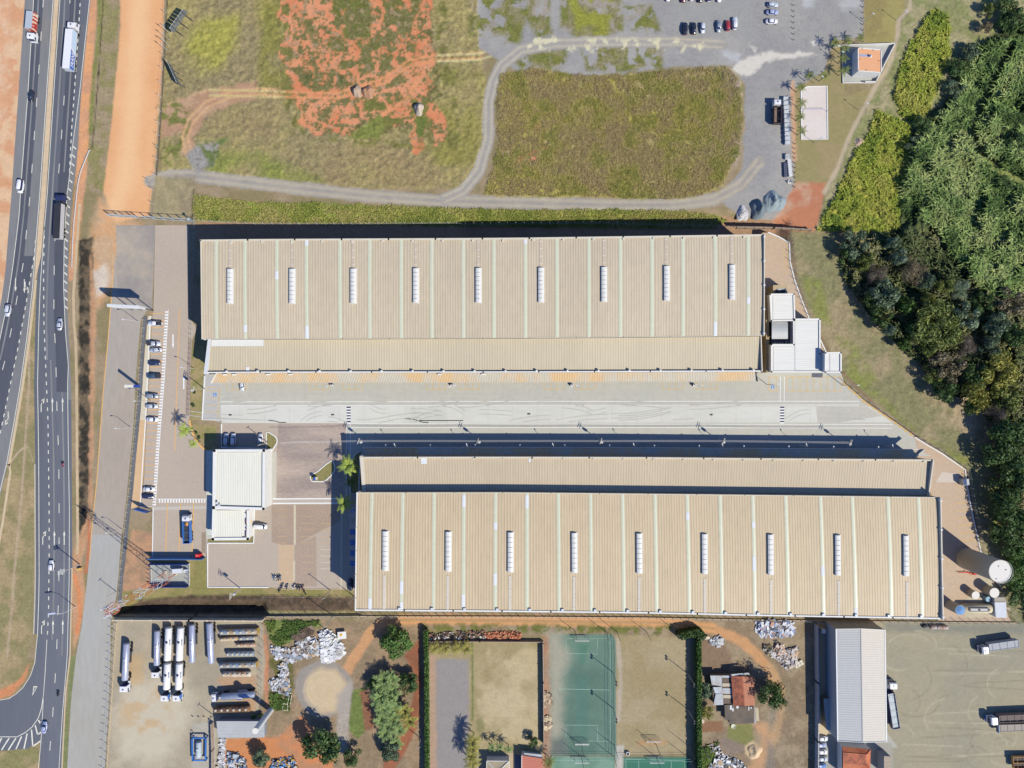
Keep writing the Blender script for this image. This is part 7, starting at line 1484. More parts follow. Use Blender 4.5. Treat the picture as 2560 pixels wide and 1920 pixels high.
x,y,_=P(*KT(1003,1540),1.0);o=thing('hut','small square white lidded hut between the pitches','hut',(x,y,0));mb=MB();mb.box(x,y,0,1.2,1.2,.9,WHITE);mb.build('wall',o);mb=MB();mb.box(x,y,.91,.8,.8,.06,DARK);mb.build('hatch',o)
o=thing('guard_rail','pale steel guard rail on the verge right of the highway','guard rail',P(200,443,0));pts=[(226,376),(214,405),(204,430),(197,462),(193,500),(187,560),(184,610),(182,670)]
w_=[P(*q,0)for q in pts];wall_strip('rail',w_,.45,.8,.14,GALV,o)
for a_ in w_:mb=MB();mb.box(a_[0],a_[1],0,.16,.16,.8,GALV);mb.build('post',o)
for i,(x,y,l)in enumerate(((575.5,1037,'at the left end of the pale concrete lane'),(831.5,1036.5,'left of the crossing on the pale lane'),(1322,1034.5,'in the middle of the pale concrete lane'),(1778,1036.5,'near the right end of the pale lane'))):
 xx,yy,_=P(x,y,0);o=thing('drain_grate','small dark drain grate '+l,'drain',(xx,yy,.04),0,'drain grates of the yard')
 mb=MB();mb.box(0,0,0,1.1,.6,.012,M('grate_brown',(112,96,92),var=.1,space='O'));mb.build('frame',o,local=True)
 for k in range(4):mb=MB();mb.box(-.36+k*.24,0,.012,.12,.5,.02,DARK);mb.build('bar',o,local=True)
# ================= VEGETATION AND HEAPS
def crown_mesh(seed,n=1500,lobes=16,leaf=.085,flat=.75,spiky=0.0,bare=False):
 r=np.random.RandomState(seed);v=[];f=[]
 cen=[]
 for i in range(lobes):
  a=r.rand()*6.283;q=math.sqrt(r.rand())*.66;z=(r.rand()*.75+.1)*(1-q*.55);cen.append((q*math.cos(a),q*math.sin(a),z*flat,.24+.16*r.rand()))
 C_=np.array(cen);k=r.randint(0,lobes,n);d=r.normal(size=(n,3));d/=np.linalg.norm(d,axis=1)[:,None];d[:,2]=np.abs(d[:,2])*.9+.1*d[:,2]
 rad=C_[k,3]*(r.rand(n)**.33 if not bare else r.rand(n)**.6)
 p=C_[k,:3]+d*rad[:,None]*np.array([1,1,flat])
 if spiky:p=p*(1+spiky*(r.rand(n)[:,None]-.3))
 u=np.cross(d,r.normal(size=(n,3)));u/=np.linalg.norm(u,axis=1)[:,None]+1e-9;nrm=d+r.normal(size=(n,3))*.75;w=np.cross(nrm,u);w/=np.linalg.norm(w,axis=1)[:,None]+1e-9
 sz=leaf*(.6+.8*r.rand(n));le=sz*(1.7 if spiky else 1.15);wi=sz*(.45 if spiky else.85)
 if bare:le=leaf*(1.5+2*r.rand(n));wi=np.full(n,leaf*.12)
 A_=p-u*le[:,None]*.5;B_=p+w*wi[:,None]*.5;D_=p+u*le[:,None]*.5;E_=p-w*wi[:,None]*.5
 vv=np.stack([A_,B_,D_,E_],1).reshape(-1,3)
 me=bpy.data.meshes.new('crown');me.vertices.add(4*n);me.vertices.foreach_set('co',vv.astype(np.float32).ravel());me.loops.add(4*n);me.loops.foreach_set('vertex_index',np.arange(4*n,dtype=np.int32));me.polygons.add(n);me.polygons.foreach_set('loop_start',np.arange(n,dtype=np.int32)*4);me.update(calc_edges=True)
 at=me.color_attributes.new('Tone','FLOAT_COLOR','POINT');t=np.repeat(.62+.76*r.rand(n),4);hue=np.repeat(r.rand(n),4);at.data.foreach_set('color',np.stack([t,hue,t,np.ones(4*n)],-1).astype(np.float32).ravel())
 return me
def leaf_mat(key,c1,c2):
 if key in MATS:return MATS[key]
 m=bpy.data.materials.new(key);m.use_nodes=True;MATS[key]=m;nt=m.node_tree;b=nt.nodes['Principled BSDF'];b.inputs['Roughness'].default_value=.6;b.inputs['Specular IOR Level'].default_value=.25
 a=nt.nodes.new('ShaderNodeAttribute');a.attribute_name='Tone';sp=nt.nodes.new('ShaderNodeSeparateColor');nt.links.new(a.outputs['Color'],sp.inputs[0])
 mx=nt.nodes.new('ShaderNodeMix');mx.data_type='RGBA';mx.inputs[6].default_value=(*[1.25*q for q in alb(*c1)],1);mx.inputs[7].default_value=(*[1.25*q for q in alb(*c2)],1);nt.links.new(sp.outputs[1],mx.inputs[0])
 sc=nt.nodes.new('ShaderNodeVectorMath');sc.operation='SCALE';nt.links.new(mx.outputs[2],sc.inputs[0]);nt.links.new(sp.outputs[0],sc.inputs['Scale']);nt.links.new(sc.outputs[0],b.inputs['Base Color'])
 tr=nt.nodes.new('ShaderNodeBsdfTranslucent');nt.links.new(sc.outputs[0],tr.inputs[0]);ms=nt.nodes.new('ShaderNodeMixShader');ms.inputs[0].default_value=.22
 nt.links.new(b.outputs[0],ms.inputs[1]);nt.links.new(tr.outputs[0],ms.inputs[2]);nt.links.new(ms.outputs[0],nt.nodes['Material Output'].inputs[0]);return m
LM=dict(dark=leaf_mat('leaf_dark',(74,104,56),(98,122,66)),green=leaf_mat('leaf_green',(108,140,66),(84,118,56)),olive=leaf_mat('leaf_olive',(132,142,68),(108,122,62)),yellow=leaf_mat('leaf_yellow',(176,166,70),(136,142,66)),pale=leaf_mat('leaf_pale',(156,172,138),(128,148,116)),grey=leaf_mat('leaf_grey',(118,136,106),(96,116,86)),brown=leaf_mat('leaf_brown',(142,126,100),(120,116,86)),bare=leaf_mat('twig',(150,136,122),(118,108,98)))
CROWN={'round':[crown_mesh(s,2200,18,.10)for s in(1,2,3)],'open':[crown_mesh(s,1700,11,.095,.85)for s in(11,12)],'spiky':[crown_mesh(s,1900,15,.11,.8,.5)for s in(21,22)],'bare':[crown_mesh(s,1500,12,.12,.8,0,True)for s in(31,32)]}
BARK=M('bark',(120,104,86),var=.15,scale=.5,space='O')
def trunk_mesh(seed):
 r=random.Random(seed);mb=MB();mb.tube([(0,0,-.1),(.03,.02,.25),(.0,.04,.5)],[.07,.055,.045],BARK,7)
 for k in range(6):
  a=k*1.05+r.random()*.5;e=.3+.25*r.random();z=.32+.1*r.random();mb.tube([(.01,.03,z),(e*.5*math.cos(a),e*.5*math.sin(a),z+.16),(e*math.cos(a),e*math.sin(a),z+.34)],[.035,.022,.008],BARK,5)
 o=mb.build('trunk');me=o.data;bpy.data.objects.remove(o);return me
TRUNK=[trunk_mesh(s)for s in(1,2,3)]
NT=[0]
def tree(px,py,rpx,h,shape,tone,label,name='tree',cat='tree',group=None):
 NT[0]+=1;i=NT[0];x,y,_=P(px,py,h*.75);r=rpx*S;gz=float(ground_z(px,py))if name=='tree' else 0
 o=thing(name,label,cat,(x,y,min(gz,0)-.05),(i*2.4)%6.28,group);ms=CROWN[shape];c=bpy.data.objects.new('crown',ms[i%len(ms)]);COL.objects.link(c);c.parent=o
 if not c.data.materials:c.data.materials.append(None)
 c.material_slots[0].link='OBJECT';c.material_slots[0].material=LM[tone];c.scale=(r*1.12,r*1.12*(.9+.2*((i*37)%10)/10),h*.66);c.location=(0,0,h*.3)
 t=bpy.data.objects.new('trunk',TRUNK[i%3]);COL.objects.link(t);t.parent=o;t.scale=(max(r*1.1,.4),max(r*1.1,.4),h*.95)
W8=lambda zx,zy:(1920+zx/3.456,480+zy/3.456)
W12=lambda zx,zy:(1920+zx/3.456,960+zy/3.456)
TREES=[(W8(790,430),38,11,'open','grey','dull grey green tree at the top left of the wood beside the bright reeds'),(W8(880,590),24,12,'round','olive','yellow tipped tree on the left edge of the wood'),(W8(1125,430),19,12,'round','pale','pale silvery tree near the top of the wood'),(W8(1200,560),24,12,'open','pale','larger pale silvery tree below the topmost pale one'),(W8(985,690),32,10,'bare','bare','bare grey brown tree among green ones on the left of the wood'),(W8(1330,640),50,11,'bare','brown','broad bare brown tree in the upper middle of the wood'),(W8(1050,880),44,13,'round','grey','broad grey green tree at the left bulge of the wood'),(W8(960,920),26,11,'round','dark','dark tree on the shaded left rim of the wood'),(W8(1020,1060),30,11,'open','dark','dark open tree above the whitish one on the rim'),(W8(1080,1185),18,11,'round','pale','whitish small tree on the lower left rim of the wood'),(W8(1205,1310),17,8,'round','green','small bright green tree at the lower left rim'),(W8(1250,970),24,11,'round','green','green tree between the grey green and the yellow spotted ones'),(W8(1420,910),18,12,'round','yellow','small yellow tree in the middle of the wood'),(W8(1440,1110),50,13,'spiky','olive','broad olive green tree with ragged sprays in the lower wood'),(W8(1590,1190),44,13,'spiky','olive','ragged olive tree right of the broad olive one'),(W8(1740,840),36,10,'bare','pale','pale grey bare topped tree at the edge of the reeds'),(W8(1770,1060),32,12,'open','pale','pale grey green tree right of the ragged olive ones'),(W8(1570,760),30,10,'open','olive','olive tree beside the broad bare brown one'),(W8(1720,1320),38,10,'bare','bare','purple brown bare tree in the lower wood'),(W8(1450,1330),32,10,'open','olive','olive tree on the lower rim of the wood'),(W8(1600,1520),44,11,'open','brown','brownish green tree at the foot of the wood'),(W8(2040,1140),40,12,'round','grey','round grey green tree near the right edge of the picture'),(W8(2060,1530),50,13,'spiky','yellow','feathery yellow green tree at the lower right of the wood'),(W8(1950,1330),30,12,'open','grey','grey green tree above the feathery yellow one'),(W8(2140,940),40,10,'open','brown','brownish tree at the right edge below the reeds'),(W8(1450,1560),30,9,'open','olive','low olive tree at the bottom rim of the wood'),(W8(1900,950),28,11,'open','dark','dark tree in the hollow right of the pale ones'),(W8(2180,1240),34,12,'round','dark','dark tree touching the right edge of the picture'),(W8(1860,1560),36,11,'round','dark','dark tree left of the feathery yellow one'),(W8(1330,1190),30,11,'round','dark','dark tree in the gap behind the whitish rim tree'),(W8(1400,760),26,10,'round','grey','grey green tree under the broad bare brown one'),(W8(700,540),26,9,'open','dark','dark shape standing for the shadow at the leftmost tip of the wood'),(W12(1590,50),36,11,'round','dark','dark tree on the bank edge where the wood bends down'),(W12(1830,110),32,12,'spiky','yellow','yellowish feathery tree on the bend of the wood'),(W12(2110,120),42,12,'round','olive','round yellow green tree at the right edge on the bend'),(W12(2010,270),34,11,'bare','bare','grey bare tree below the yellow green ones'),(W12(2140,440),48,14,'round','dark','dark tree topmost of the shaded row on the right'),(W12(2090,640),50,14,'round','dark','dark tree second from the top of the shaded row'),(W12(2160,830),48,14,'round','dark','dark tree in the middle of the shaded row'),(W12(2120,1040),46,14,'round','dark','dark tree fourth down the shaded row on the right'),(W12(2160,1230),48,14,'round','dark','dark tree fifth down the shaded row on the right'),(W12(2110,1370),40,12,'open','dark','dark tree behind the big cream tank'),(W12(2230,1540),42,10,'round','green','green tree right of the small round tanks'),(W12(2190,1700),36,8,'round','green','low green tree at the right end of the fence'),(W12(2240,1850),34,8,'open','dark','dark low tree at the corner by the haulage yard'),(W12(1800,200),26,10,'round','dark','dark tree under the yellowish feathery one'),(Tl(3,0,2120,60),32,9,'open','dark','dark tree in the top right corner of the picture'),(Tl(3,0,1955,70),20,7,'open','olive','small dark olive tree left of the corner tree'),(Tl(3,0,2080,170),28,7,'round','dark','dark shrub tree below the corner tree'),(Tl(3,0,1900,215),20,6,'open','brown','dark brownish shrub left of the marsh path start'),(Tl(3,0,2200,150),30,9,'round','dark','dark tree cut by the right edge near the top'),(Tl(3,0,2180,1180),34,9,'open','dark','dark tree standing in the reeds by the marsh path'),(Tl(3,0,1780,420),26,7,'round','grey','blue green shrub tree at the top of the dark reed slope'),(Tl(3,0,1680,560),28,7,'round','dark','dark shrub tree on the left flank of the reed slope'),(Tl(3,0,1640,760),26,7,'open','grey','blue green shrub midway down the reed slope'),(Tl(3,0,1360,1060),28,7,'round','dark','dark shrub tree between the bright reeds and the slope'),(Tl(3,0,1290,1230),24,6,'open','grey','grey green shrub beside the lower bright reeds'),(Tl(1,3,1205,590),47,9,'round','green','round bright green tree beside the curve of the orange track'),(Tl(1,3,530,1530),53,13,'round','dark','big round dark green tree above the junk machines'),(Tl(1,3,1300,950),30,8,'round','dark','dark round tree on the right of the spiky plants'),(Tl(1,3,1150,1545),30,8,'round','grey','grey green tree at the foot of the spiky plants'),(Tl(1,3,830,1590),28,8,'open','dark','dark tree right of the big round one at the bottom edge'),(Tl(1,3,1000,960),18,6,'round','green','small green tree left of the spiky plants'),(Tl(1,3,20,1600),26,7,'round','grey','grey green tree over the scrap at the bottom edge'),((1932,1736),34,11,'spiky','dark','dark green ragged tree right of the cottage roof'),((1948,1760),20,9,'spiky','dark','lower ragged branch tree joined to the dark cottage tree'),((1762,1733),25,6,'round','grey','grey green tree left of the cottage'),((1330,1856),17,5,'open','dark','dark shrub at the foot of the sand lawn wall'),((1770,1787),18,4,'spiky','yellow','yellow green shrub below the grey green cottage tree'),((632,1795),8,2.5,'round','green','bright green bush in the corner beside the brown tank'),((650,1792),6,3,'round','green','slim bright green bush at the foot of the white cylinder')]  # entry at the leftmost tip is an added dark tree standing for shadow
for q,r,h,sh,tn,l in TREES:tree(q[0],q[1],r,h,sh,tn,l)
for x,y,r,l in((481.5,1013,5.5,'round clipped dark bush topmost in the car park bed'),(489,1082,4,'round bush beside the first car park palm'),(496,1094,4.5,'round bush between the two car park palms'),(484.5,981,4,'small round bush with a white pot below the pole')):tree(x,y,r,1.4,'round','dark',l,'bush','bush','clipped bushes by the car park')
def frond_mesh(seed,broad=1.0,droop=1.0):
 r=random.Random(seed);mb=MB();m=M('frond_proto',(150,160,70));n=6;pts=[]
 for k in range(n+1):
  t=k/n;pts.append((t*1.0,0,.32*math.sin(t*2.1)*(1-.2*droop)-.42*droop*t*t))
 for k in range(n):
  a,b=pts[k],pts[k+1];t=(k+.5)/n;w=(.05+.13*math.sin(min(1,t*1.25)*2.9))*broad
  for s in(1,-1):
   for j in range(2):
    f0,f1=j/2,(j+1)/2-.12;q0=[a[i]+(b[i]-a[i])*f0 for i in range(3)];q1=[a[i]+(b[i]-a[i])*f1 for i in range(3)]
    e=[q1[0]+.07,s*w*1.25,q1[2]-.07-.05*r.random()];e0=[q0[0]+.08,s*w*1.15,q0[2]-.06];mb.face([q0,q1,e,e0],m)
 o=mb.build('frond');me=o.data;n_=len(me.vertices);at=me.color_attributes.new('Tone','FLOAT_COLOR','POINT');rr=np.random.RandomState(seed);tt=np.repeat(.75+.5*rr.rand(n_//4),4);at.data.foreach_set('color',np.stack([tt,np.repeat(rr.rand(n_//4),4),tt,np.ones(n_)],-1).astype(np.float32).ravel());bpy.data.objects.remove(o);return me
FR=[frond_mesh(1),frond_mesh(2,1.1),frond_mesh(3,.9,1.3)];FB=[frond_mesh(4,1.5,.8),frond_mesh(5,1.4,1.0)]
LM['palm']=leaf_mat('leaf_palm',(140,146,66),(104,122,58));LM['palmy']=leaf_mat('leaf_palm_bright',(190,200,76),(150,178,74));LM['coco']=leaf_mat('leaf_coconut',(178,166,72),(134,136,66));LM['agave']=leaf_mat('leaf_agave',(150,170,100),(112,140,80))
TRK=M('palm_trunk',(186,172,148),var=.12,scale=.3,space='O')
_mb=MB();_mb.tube([(0,0,-.05),(0,0,.5),(0,0,1)],[.17,.12,.10],TRK,8);_o=_mb.build('trunk');PT=_o.data;bpy.data.objects.remove(_o)
NPALM=[0]
def palm(px,py,rpx,h,tone,n,label,group,meshes=FR,name='palm_tree',cat='palm',tilt=.0):
 NPALM[0]+=1;i=NPALM[0];x,y,_=P(px,py,h);r=rpx*S*1.1;o=thing(name,label,cat,(x,y,0),i*1.3%6.28,group);rn=random.Random(i)
 t=bpy.data.objects.new('trunk',PT);COL.objects.link(t);t.parent=o;t.scale=(1,1,h)
 for k in range(n):
  me=meshes[k%len(meshes)];c=bpy.data.objects.new('frond',me);COL.objects.link(c);c.parent=o;c.location=(0,0,h-.05)
  c.rotation_euler=(rn.uniform(-.25,.25),-rn.uniform(-.15,.55)-tilt,6.283*k/n+rn.uniform(-.2,.2));s=r*rn.uniform(.82,1.12);c.scale=(s,s,s*1.05)
  if not c.material_slots:me.materials.append(None)
  c.material_slots[0].link='OBJECT';c.material_slots[0].material=LM[tone]
ZH=lambda a,b:(1960+a/6.9125,60+b/6.9125)
for q,l in((ZH(1105,280),'palm nearest the top wall of the house court'),(ZH(1320,230),'palm at the corner of the lawn above the house'),(ZH(1060,410),'palm over the left end of the white court wall'),(ZH(1040,590),'palm left of the house beside a lamp post'),(ZH(1045,800),'palm left of the lower corner of the house court'),(ZH(700,900),'palm right of the lamp above the sand court'),(ZH(450,890),'palm left of the lamp above the sand court'),(ZH(300,1090),'palm at the top left corner of the sand court'),((2006,256),'palm over the upper left side of the sand court'),((2003,291),'palm by the net post of the sand court'),((2006,327),'palm over the lower left side of the sand court'),(ZH(880,310),'shadowed palm at the edge of the gravel lot')):
 palm(q[0],q[1],13,4.5,'palm',8,l,'palms round the sand court and house')
for q,r,l in(((460,1076),17,'palm over the orange kerb casting a star shaped shadow'),((481.5,1109),12,'smaller palm over the orange kerb')):palm(q[0],q[1],r,7.0 if r>15 else 6.5,'palmy',10,l,'palms of the car park bed')
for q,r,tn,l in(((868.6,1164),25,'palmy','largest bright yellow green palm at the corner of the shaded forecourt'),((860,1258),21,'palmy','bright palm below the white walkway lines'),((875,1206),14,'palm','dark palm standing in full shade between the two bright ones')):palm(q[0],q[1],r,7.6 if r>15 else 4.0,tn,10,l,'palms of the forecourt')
for q,l in(((1084,1622),'leftmost of the four yellow palms above the grey lot'),((1111.6,1622),'second yellow palm above the grey lot'),((1140.6,1621),'third yellow palm above the grey lot'),((1165,1621),'rightmost of the four yellow palms above the grey lot')):palm(q[0],q[1],17,2.6,'coco',12,l,'yellow palms above the grey lot')
for q,l in(((1183,1853),'topmost tall palm right of the grey lot'),((1181.5,1872),'second tall palm right of the grey lot'),((1178.6,1889),'third tall palm right of the grey lot'),((1181.5,1909),'lowest tall palm right of the grey lot')):palm(q[0],q[1],19,6.0,'coco',12,l,'tall palms right of the grey lot')
for q,l in(((1229,1867),'left small palm above the beige hip roof'),((1249.5,1867),'middle small palm above the beige hip roof'),((1271,1874),'right small palm above the beige hip roof')):palm(q[0],q[1],11,3.6,'agave',11,l,'small palms above the hip roof')
palm(1372.6,1906,16,4.0,'palm',9,'dark palm at the end of the red soil strip',None)
for i,(zx,zy,r,tn)in enumerate([(1110,890,20,'agave'),(1180,870,17,'agave'),(1080,1040,20,'agave'),(1180,990,20,'agave'),(1110,1120,20,'agave'),(1190,1110,18,'agave'),(1090,1220,18,'agave'),(1190,1230,20,'agave'),(1240,1320,17,'agave'),(1120,1340,18,'agave'),(1290,1150,18,'coco'),(1330,1240,16,'coco'),(1210,1430,16,'agave'),(1060,950,15,'agave'),(1150,1050,18,'agave'),(1230,1180,16,'coco'),(1140,1280,16,'agave')]):
 x,y=Tl(1,3,zx,zy);palm(x,y,r*1.25,2.6+(i%3)*.6,tn,11,('%s spiky leaved plant of the thicket by the turning circle' if tn=='agave' else '%s in the list of yellow green plants on the right of the thicket')%(ORD+['sixteenth','seventeenth'])[i],'spiky plants of the thicket' if tn=='agave' else 'yellow plants of the thicket',FB,'spiky_plant','plant',.5)
def blades(name,regions,n,l0,l1,wid,cols,seed,lean=.9,kind='stuff',label=None,cat=None,z_off=0.0,thr=.36,zones=None):
 r=np.random.RandomState(seed);P_=[]
 area=[abs(sum(p[i][0]*p[(i+1)%len(p)][1]-p[(i+1)%len(p)][0]*p[i][1]for i in range(len(p))))for p in regions];tot=sum(area)
 for reg,a in zip(regions,area):
  k=int(n*a/tot);xs=[q[0]for q in reg];ys_=[q[1]for q in reg];x=r.uniform(min(xs),max(xs),k*3);y=r.uniform(min(ys_),max(ys_),k*3);d=sd_poly(x,y,reg)+(fbm(x,y,18,seed)-.5)*14;P_.append(np.stack([x,y],-1)[d>0][:k])
 p=np.concatenate(P_);k=len(p);den=fbm(p[:,0],p[:,1],14,seed+1,2);p=p[den>thr];k=len(p)
 if zones:q_=ZN[np.clip(((p[:,1]-Y0)/ST).astype(int),0,ny-1),np.clip(((p[:,0]-X0)/ST).astype(int),0,nx-1)];p=p[np.isin(q_,[zone_id(z_)for z_ in zones])];k=len(p)
 ii=np.clip(((p[:,0]-X0)/ST).astype(int),0,nx-1);jj=np.clip(((p[:,1]-Y0)/ST).astype(int),0,ny-1);z=GZ[jj,ii];kk=S*(H-z)/H
 b=np.stack([(p[:,0]-1280)*kk,(960-p[:,1])*kk,z-.05+z_off],-1);a=r.rand(k)*6.283;L=r.uniform(l0,l1,k);ln=lean*(.4+.9*r.rand(k));d=np.stack([np.cos(a),np.sin(a),np.zeros(k)],-1);s=np.stack([-np.sin(a),np.cos(a),np.zeros(k)],-1)*(wid*(.6+.8*r.rand(k)))[:,None]
 up=np.array([0,0,1.0]);m1=b+d*(L*.35*ln)[:,None]+up*(L*.62)[:,None];tp=b+d*(L*ln)[:,None]+up*(L*np.maximum(.25,1-.55*ln))[:,None]
 vv=np.stack([b-s,b+s,m1+s*.9,tp,m1-s*.9],1).reshape(-1,3)
 me=bpy.data.meshes.new(name);me.vertices.add(5*k);me.vertices.foreach_set('co',vv.astype(np.float32).ravel());base=np.arange(k)[:,None]*5;me.loops.add(7*k);lo=np.concatenate([base+np.array([[0,1,2,4]]),base+np.array([[4,2,3]])],1);me.loops.foreach_set('vertex_index',lo.astype(np.int32).ravel());me.polygons.add(2*k)
 st_=np.stack([np.arange(k)*7,np.arange(k)*7+4],1).ravel();me.polygons.foreach_set('loop_start',st_.astype(np.int32));me.update(calc_edges=True)
 at=me.color_attributes.new('Col','FLOAT_COLOR','POINT');cc=np.array([alb(*c)for c in cols]);mixn=np.clip((fbm(p[:,0],p[:,1],42,seed+5)-.3)*2.5+r.normal(0,.12,k),0,.999)*(len(cols)-1);i0=mixn.astype(int);f=(mixn-i0)[:,None];col=cc[i0]*(1-f)+cc[np.minimum(i0+1,len(cols)-1)]*f;col=col*(.75+.5*r.rand(k))[:,None]
 at.data.foreach_set('color',np.concatenate([np.repeat(col,5,0),np.full((5*k,1),.1)],1).astype(np.float32).ravel());me.materials.append(MG);o=bpy.data.objects.new(name,me);COL.objects.link(o);o['kind']=kind
 if label:tag(o,label,cat)
 return o
blades('reed_grass',[marsh1,marsh2],34000,.7,1.5,.12,[(130,154,58),(176,188,66),(192,190,86)],41)
slope=[(2400,150),(2470,110),(2540,100),(2640,150),(2640,640),(2560,740),(2470,740),(2400,660),(2330,560),(2262,540),(2250,480),(2290,340),(2380,260)]
blades('tall_reeds',[slope],60000,1.4,3.0,.2,[(74,98,54),(112,140,72),(152,176,100),(166,178,108)],43,zones=['woodland_floor'])
blades('undergrowth',[[(2085,620),(2230,580),(2330,580),(2480,740),(2640,760),(2640,1560),(2560,1540),(2510,1380),(2495,1140),(2450,1020),(2330,960),(2200,820),(2120,720)]],26000,1.0,2.4,.24,[(84,98,60),(118,124,76),(148,144,100)],44,zones=['woodland_floor'])
FIELD=[(425,-120),(1200,-120),(1200,120),(1222,260),(1200,420),(1130,460),(900,464),(640,446),(480,434),(402,432),(402,300),(415,120)]
blades('dry_grass',[f2],80000,.35,.8,.085,[(150,150,72),(176,164,84),(186,168,108),(166,146,104),(178,158,106)],45,1.0,thr=.22)
blades('strip_grass',[strip],26000,.4,.9,.10,[(136,146,64),(164,168,78),(180,168,100)],46,1.0,thr=.25)
blades('waste_weeds',[[(662,1552),(800,1552),(760,1575),(700,1618),(676,1600)],[(680,1730),(725,1730),(725,1775),(676,1775)],[(1744,1880),(1800,1850),(1770,1930),(1744,1930)]],6000,.5,1.2,.16,[(84,110,50),(112,134,62),(136,144,72)],47)
def hedge(label,pts,w,h,n,seed,cols):
 c=P(*pts[0],0);o=thing('hedge',label,'hedge',(c[0],c[1],0));q=[np.array(P(*p,0)[:2])for p in pts];r=np.random.RandomState(seed)
 sg=[np.linalg.norm(b-a)for a,b in zip(q,q[1:])];k=r.choice(len(sg),n,p=np.array(sg)/sum(sg));t=r.rand(n);A_=np.array([q[i]for i in k]);B_=np.array([q[i+1]for i in k]);d=(B_-A_)/np.linalg.norm(B_-A_,axis=1)[:,None];nn=np.stack([-d[:,1],d[:,0]],-1)
 face=r.rand(n);off=np.where(face<.45,r.uniform(-w/2,w/2,n),np.sign(r.rand(n)-.5)*w/2*r.uniform(.8,1.1,n));z=np.where(face<.45,h*r.uniform(.9,1.08,n),r.rand(n)*h);xy=A_+(B_-A_)*t[:,None]+nn*off[:,None]
 p=np.stack([xy[:,0]-c[0],xy[:,1]-c[1],z],-1);u=r.normal(size=(n,3));u/=np.linalg.norm(u,axis=1)[:,None];v_=np.cross(u,r.normal(size=(n,3)));v_/=np.linalg.norm(v_,axis=1)[:,None];s=(.16+.2*r.rand(n))[:,None]
 vv=np.stack([p-u*s,p+v_*s*.8,p+u*s,p-v_*s*.8],1).reshape(-1,3);me=bpy.data.meshes.new('foliage');me.vertices.add(4*n);me.vertices.foreach_set('co',vv.astype(np.float32).ravel());me.loops.add(4*n);me.loops.foreach_set('vertex_index',np.arange(4*n,dtype=np.int32));me.polygons.add(n);me.polygons.foreach_set('loop_start',np.arange(n,dtype=np.int32)*4);me.update(calc_edges=True)
 at=me.color_attributes.new('Tone','FLOAT_COLOR','POINT');tt=np.repeat(.65+.7*r.rand(n),4);at.data.foreach_set('color',np.stack([tt,np.repeat(r.rand(n),4),tt,np.ones(4*n)],-1).astype(np.float32).ravel());me.materials.append(LM[cols]);f=bpy.data.objects.new('foliage',me);COL.objects.link(f);f.parent=o
 wall_strip('branches',[P(*p_,0)for p_ in pts],0,h*.93,w*.75,M('hedge_core',(62,76,46),var=.2,scale=.6),o)
hedge('tall green hedge between the red path and the grey lot',[(1066,1572),(1068,1650),(1069,1800),(1070,1990)],1.3,3.0,7000,5,'green')
hedge('tall green hedge along the right side of the dry pitch',[(1741,1590),(1742,1700),(1742,1830),(1745,1990)],1.5,4.0,8000,6,'green');hedge('dark hedge across the corner above the dry pitch',[(1696,1583),(1715,1578),(1742,1574),(1752,1586)],2.4,3.4,3200,7,'dark')
def heap(name,label,cat,px,py,rx,ry,h,mat,seed,lumps=.25,tops=1):
 x,y,_=P(px,py,0);r=np.random.RandomState(seed);n,m=14,28;mb=MB();rings=[]
 for i in range(n+1):
  f=i/n;ring_=[]
  for k in range(m):
   t=6.2832*k/m;rr=(1-f)*(1+.12*math.sin(3*t+seed)+.08*math.sin(5*t));xx,yy=rx*S*rr*math.cos(t),ry*S*rr*math.sin(t);z=h*(1-(1-f)**1.6)*(1+.2*math.sin(2.2*xx+seed))+lumps*(r.rand()-.5)*min(1,4*f);ring_.append(mb.av((x+xx,y+yy,max(-.05,z))))
  rings.append(ring_)
 for A_,B_ in zip(rings,rings[1:]):
  for k in range(m):mb.f.append([A_[k],A_[(k+1)%m],B_[(k+1)%m],B_[k]]);mb.m.append(mb.mi(mat))
 return tag(mb.build(name,None,True),label,cat)
GRV=M('gravel_blue',(126,140,148),var=.10,scale=.8,rgb2=(110,122,128),scale2=4,bump=.4);STN=M('stone_pale',(206,204,206),var=.3,scale=.5,bump=.5)
heap('gravel_heap','dark blue grey gravel heap at the end of the gravel lot','heap',1896,523,21,26,3.2,GRV,1,.3);heap('gravel_heap','flatter pale blue gravel heap joined to the darker one','heap',1934,505,29,27,2.2,M('gravel_blue_pale',(150,164,170),var=.10,scale=.8,bump=.3),2,.5);heap('stone_heap','small pale stone heap left of the gravel heaps','heap',1856,534,15,20,1.3,STN,3,.5)
heap('soil_heap','pointed grey soil heap left of the pair on the red soil','heap',893,229,12,16,2.6,M('soil_grey',(190,166,142),var=.15,scale=.6),4,.3);heap('soil_heap','lower brown soil heap right of the grey one on red soil','heap',920,230,16,17,2.0,M('soil_brown',(188,142,110),var=.15,scale=.6),5,.3);heap('soil_heap','isolated pale grey soil heap near the lower end of the red soil','heap',1047,273,12,17,3.0,M('soil_pale',(206,190,172),var=.15,scale=.5),6,.3);heap('sand_heap','round pale sand heap below the cottage lawn','heap',1886,1878,18,19,1.4,M('sand',(228,198,156),var=.06,scale=1),7,.15);heap('soil_heap','pale dirt heap beside the bright reeds','heap',2148,356,14,12,1.0,M('soil_pink',(210,180,156),var=.1,scale=.8),8,.3)
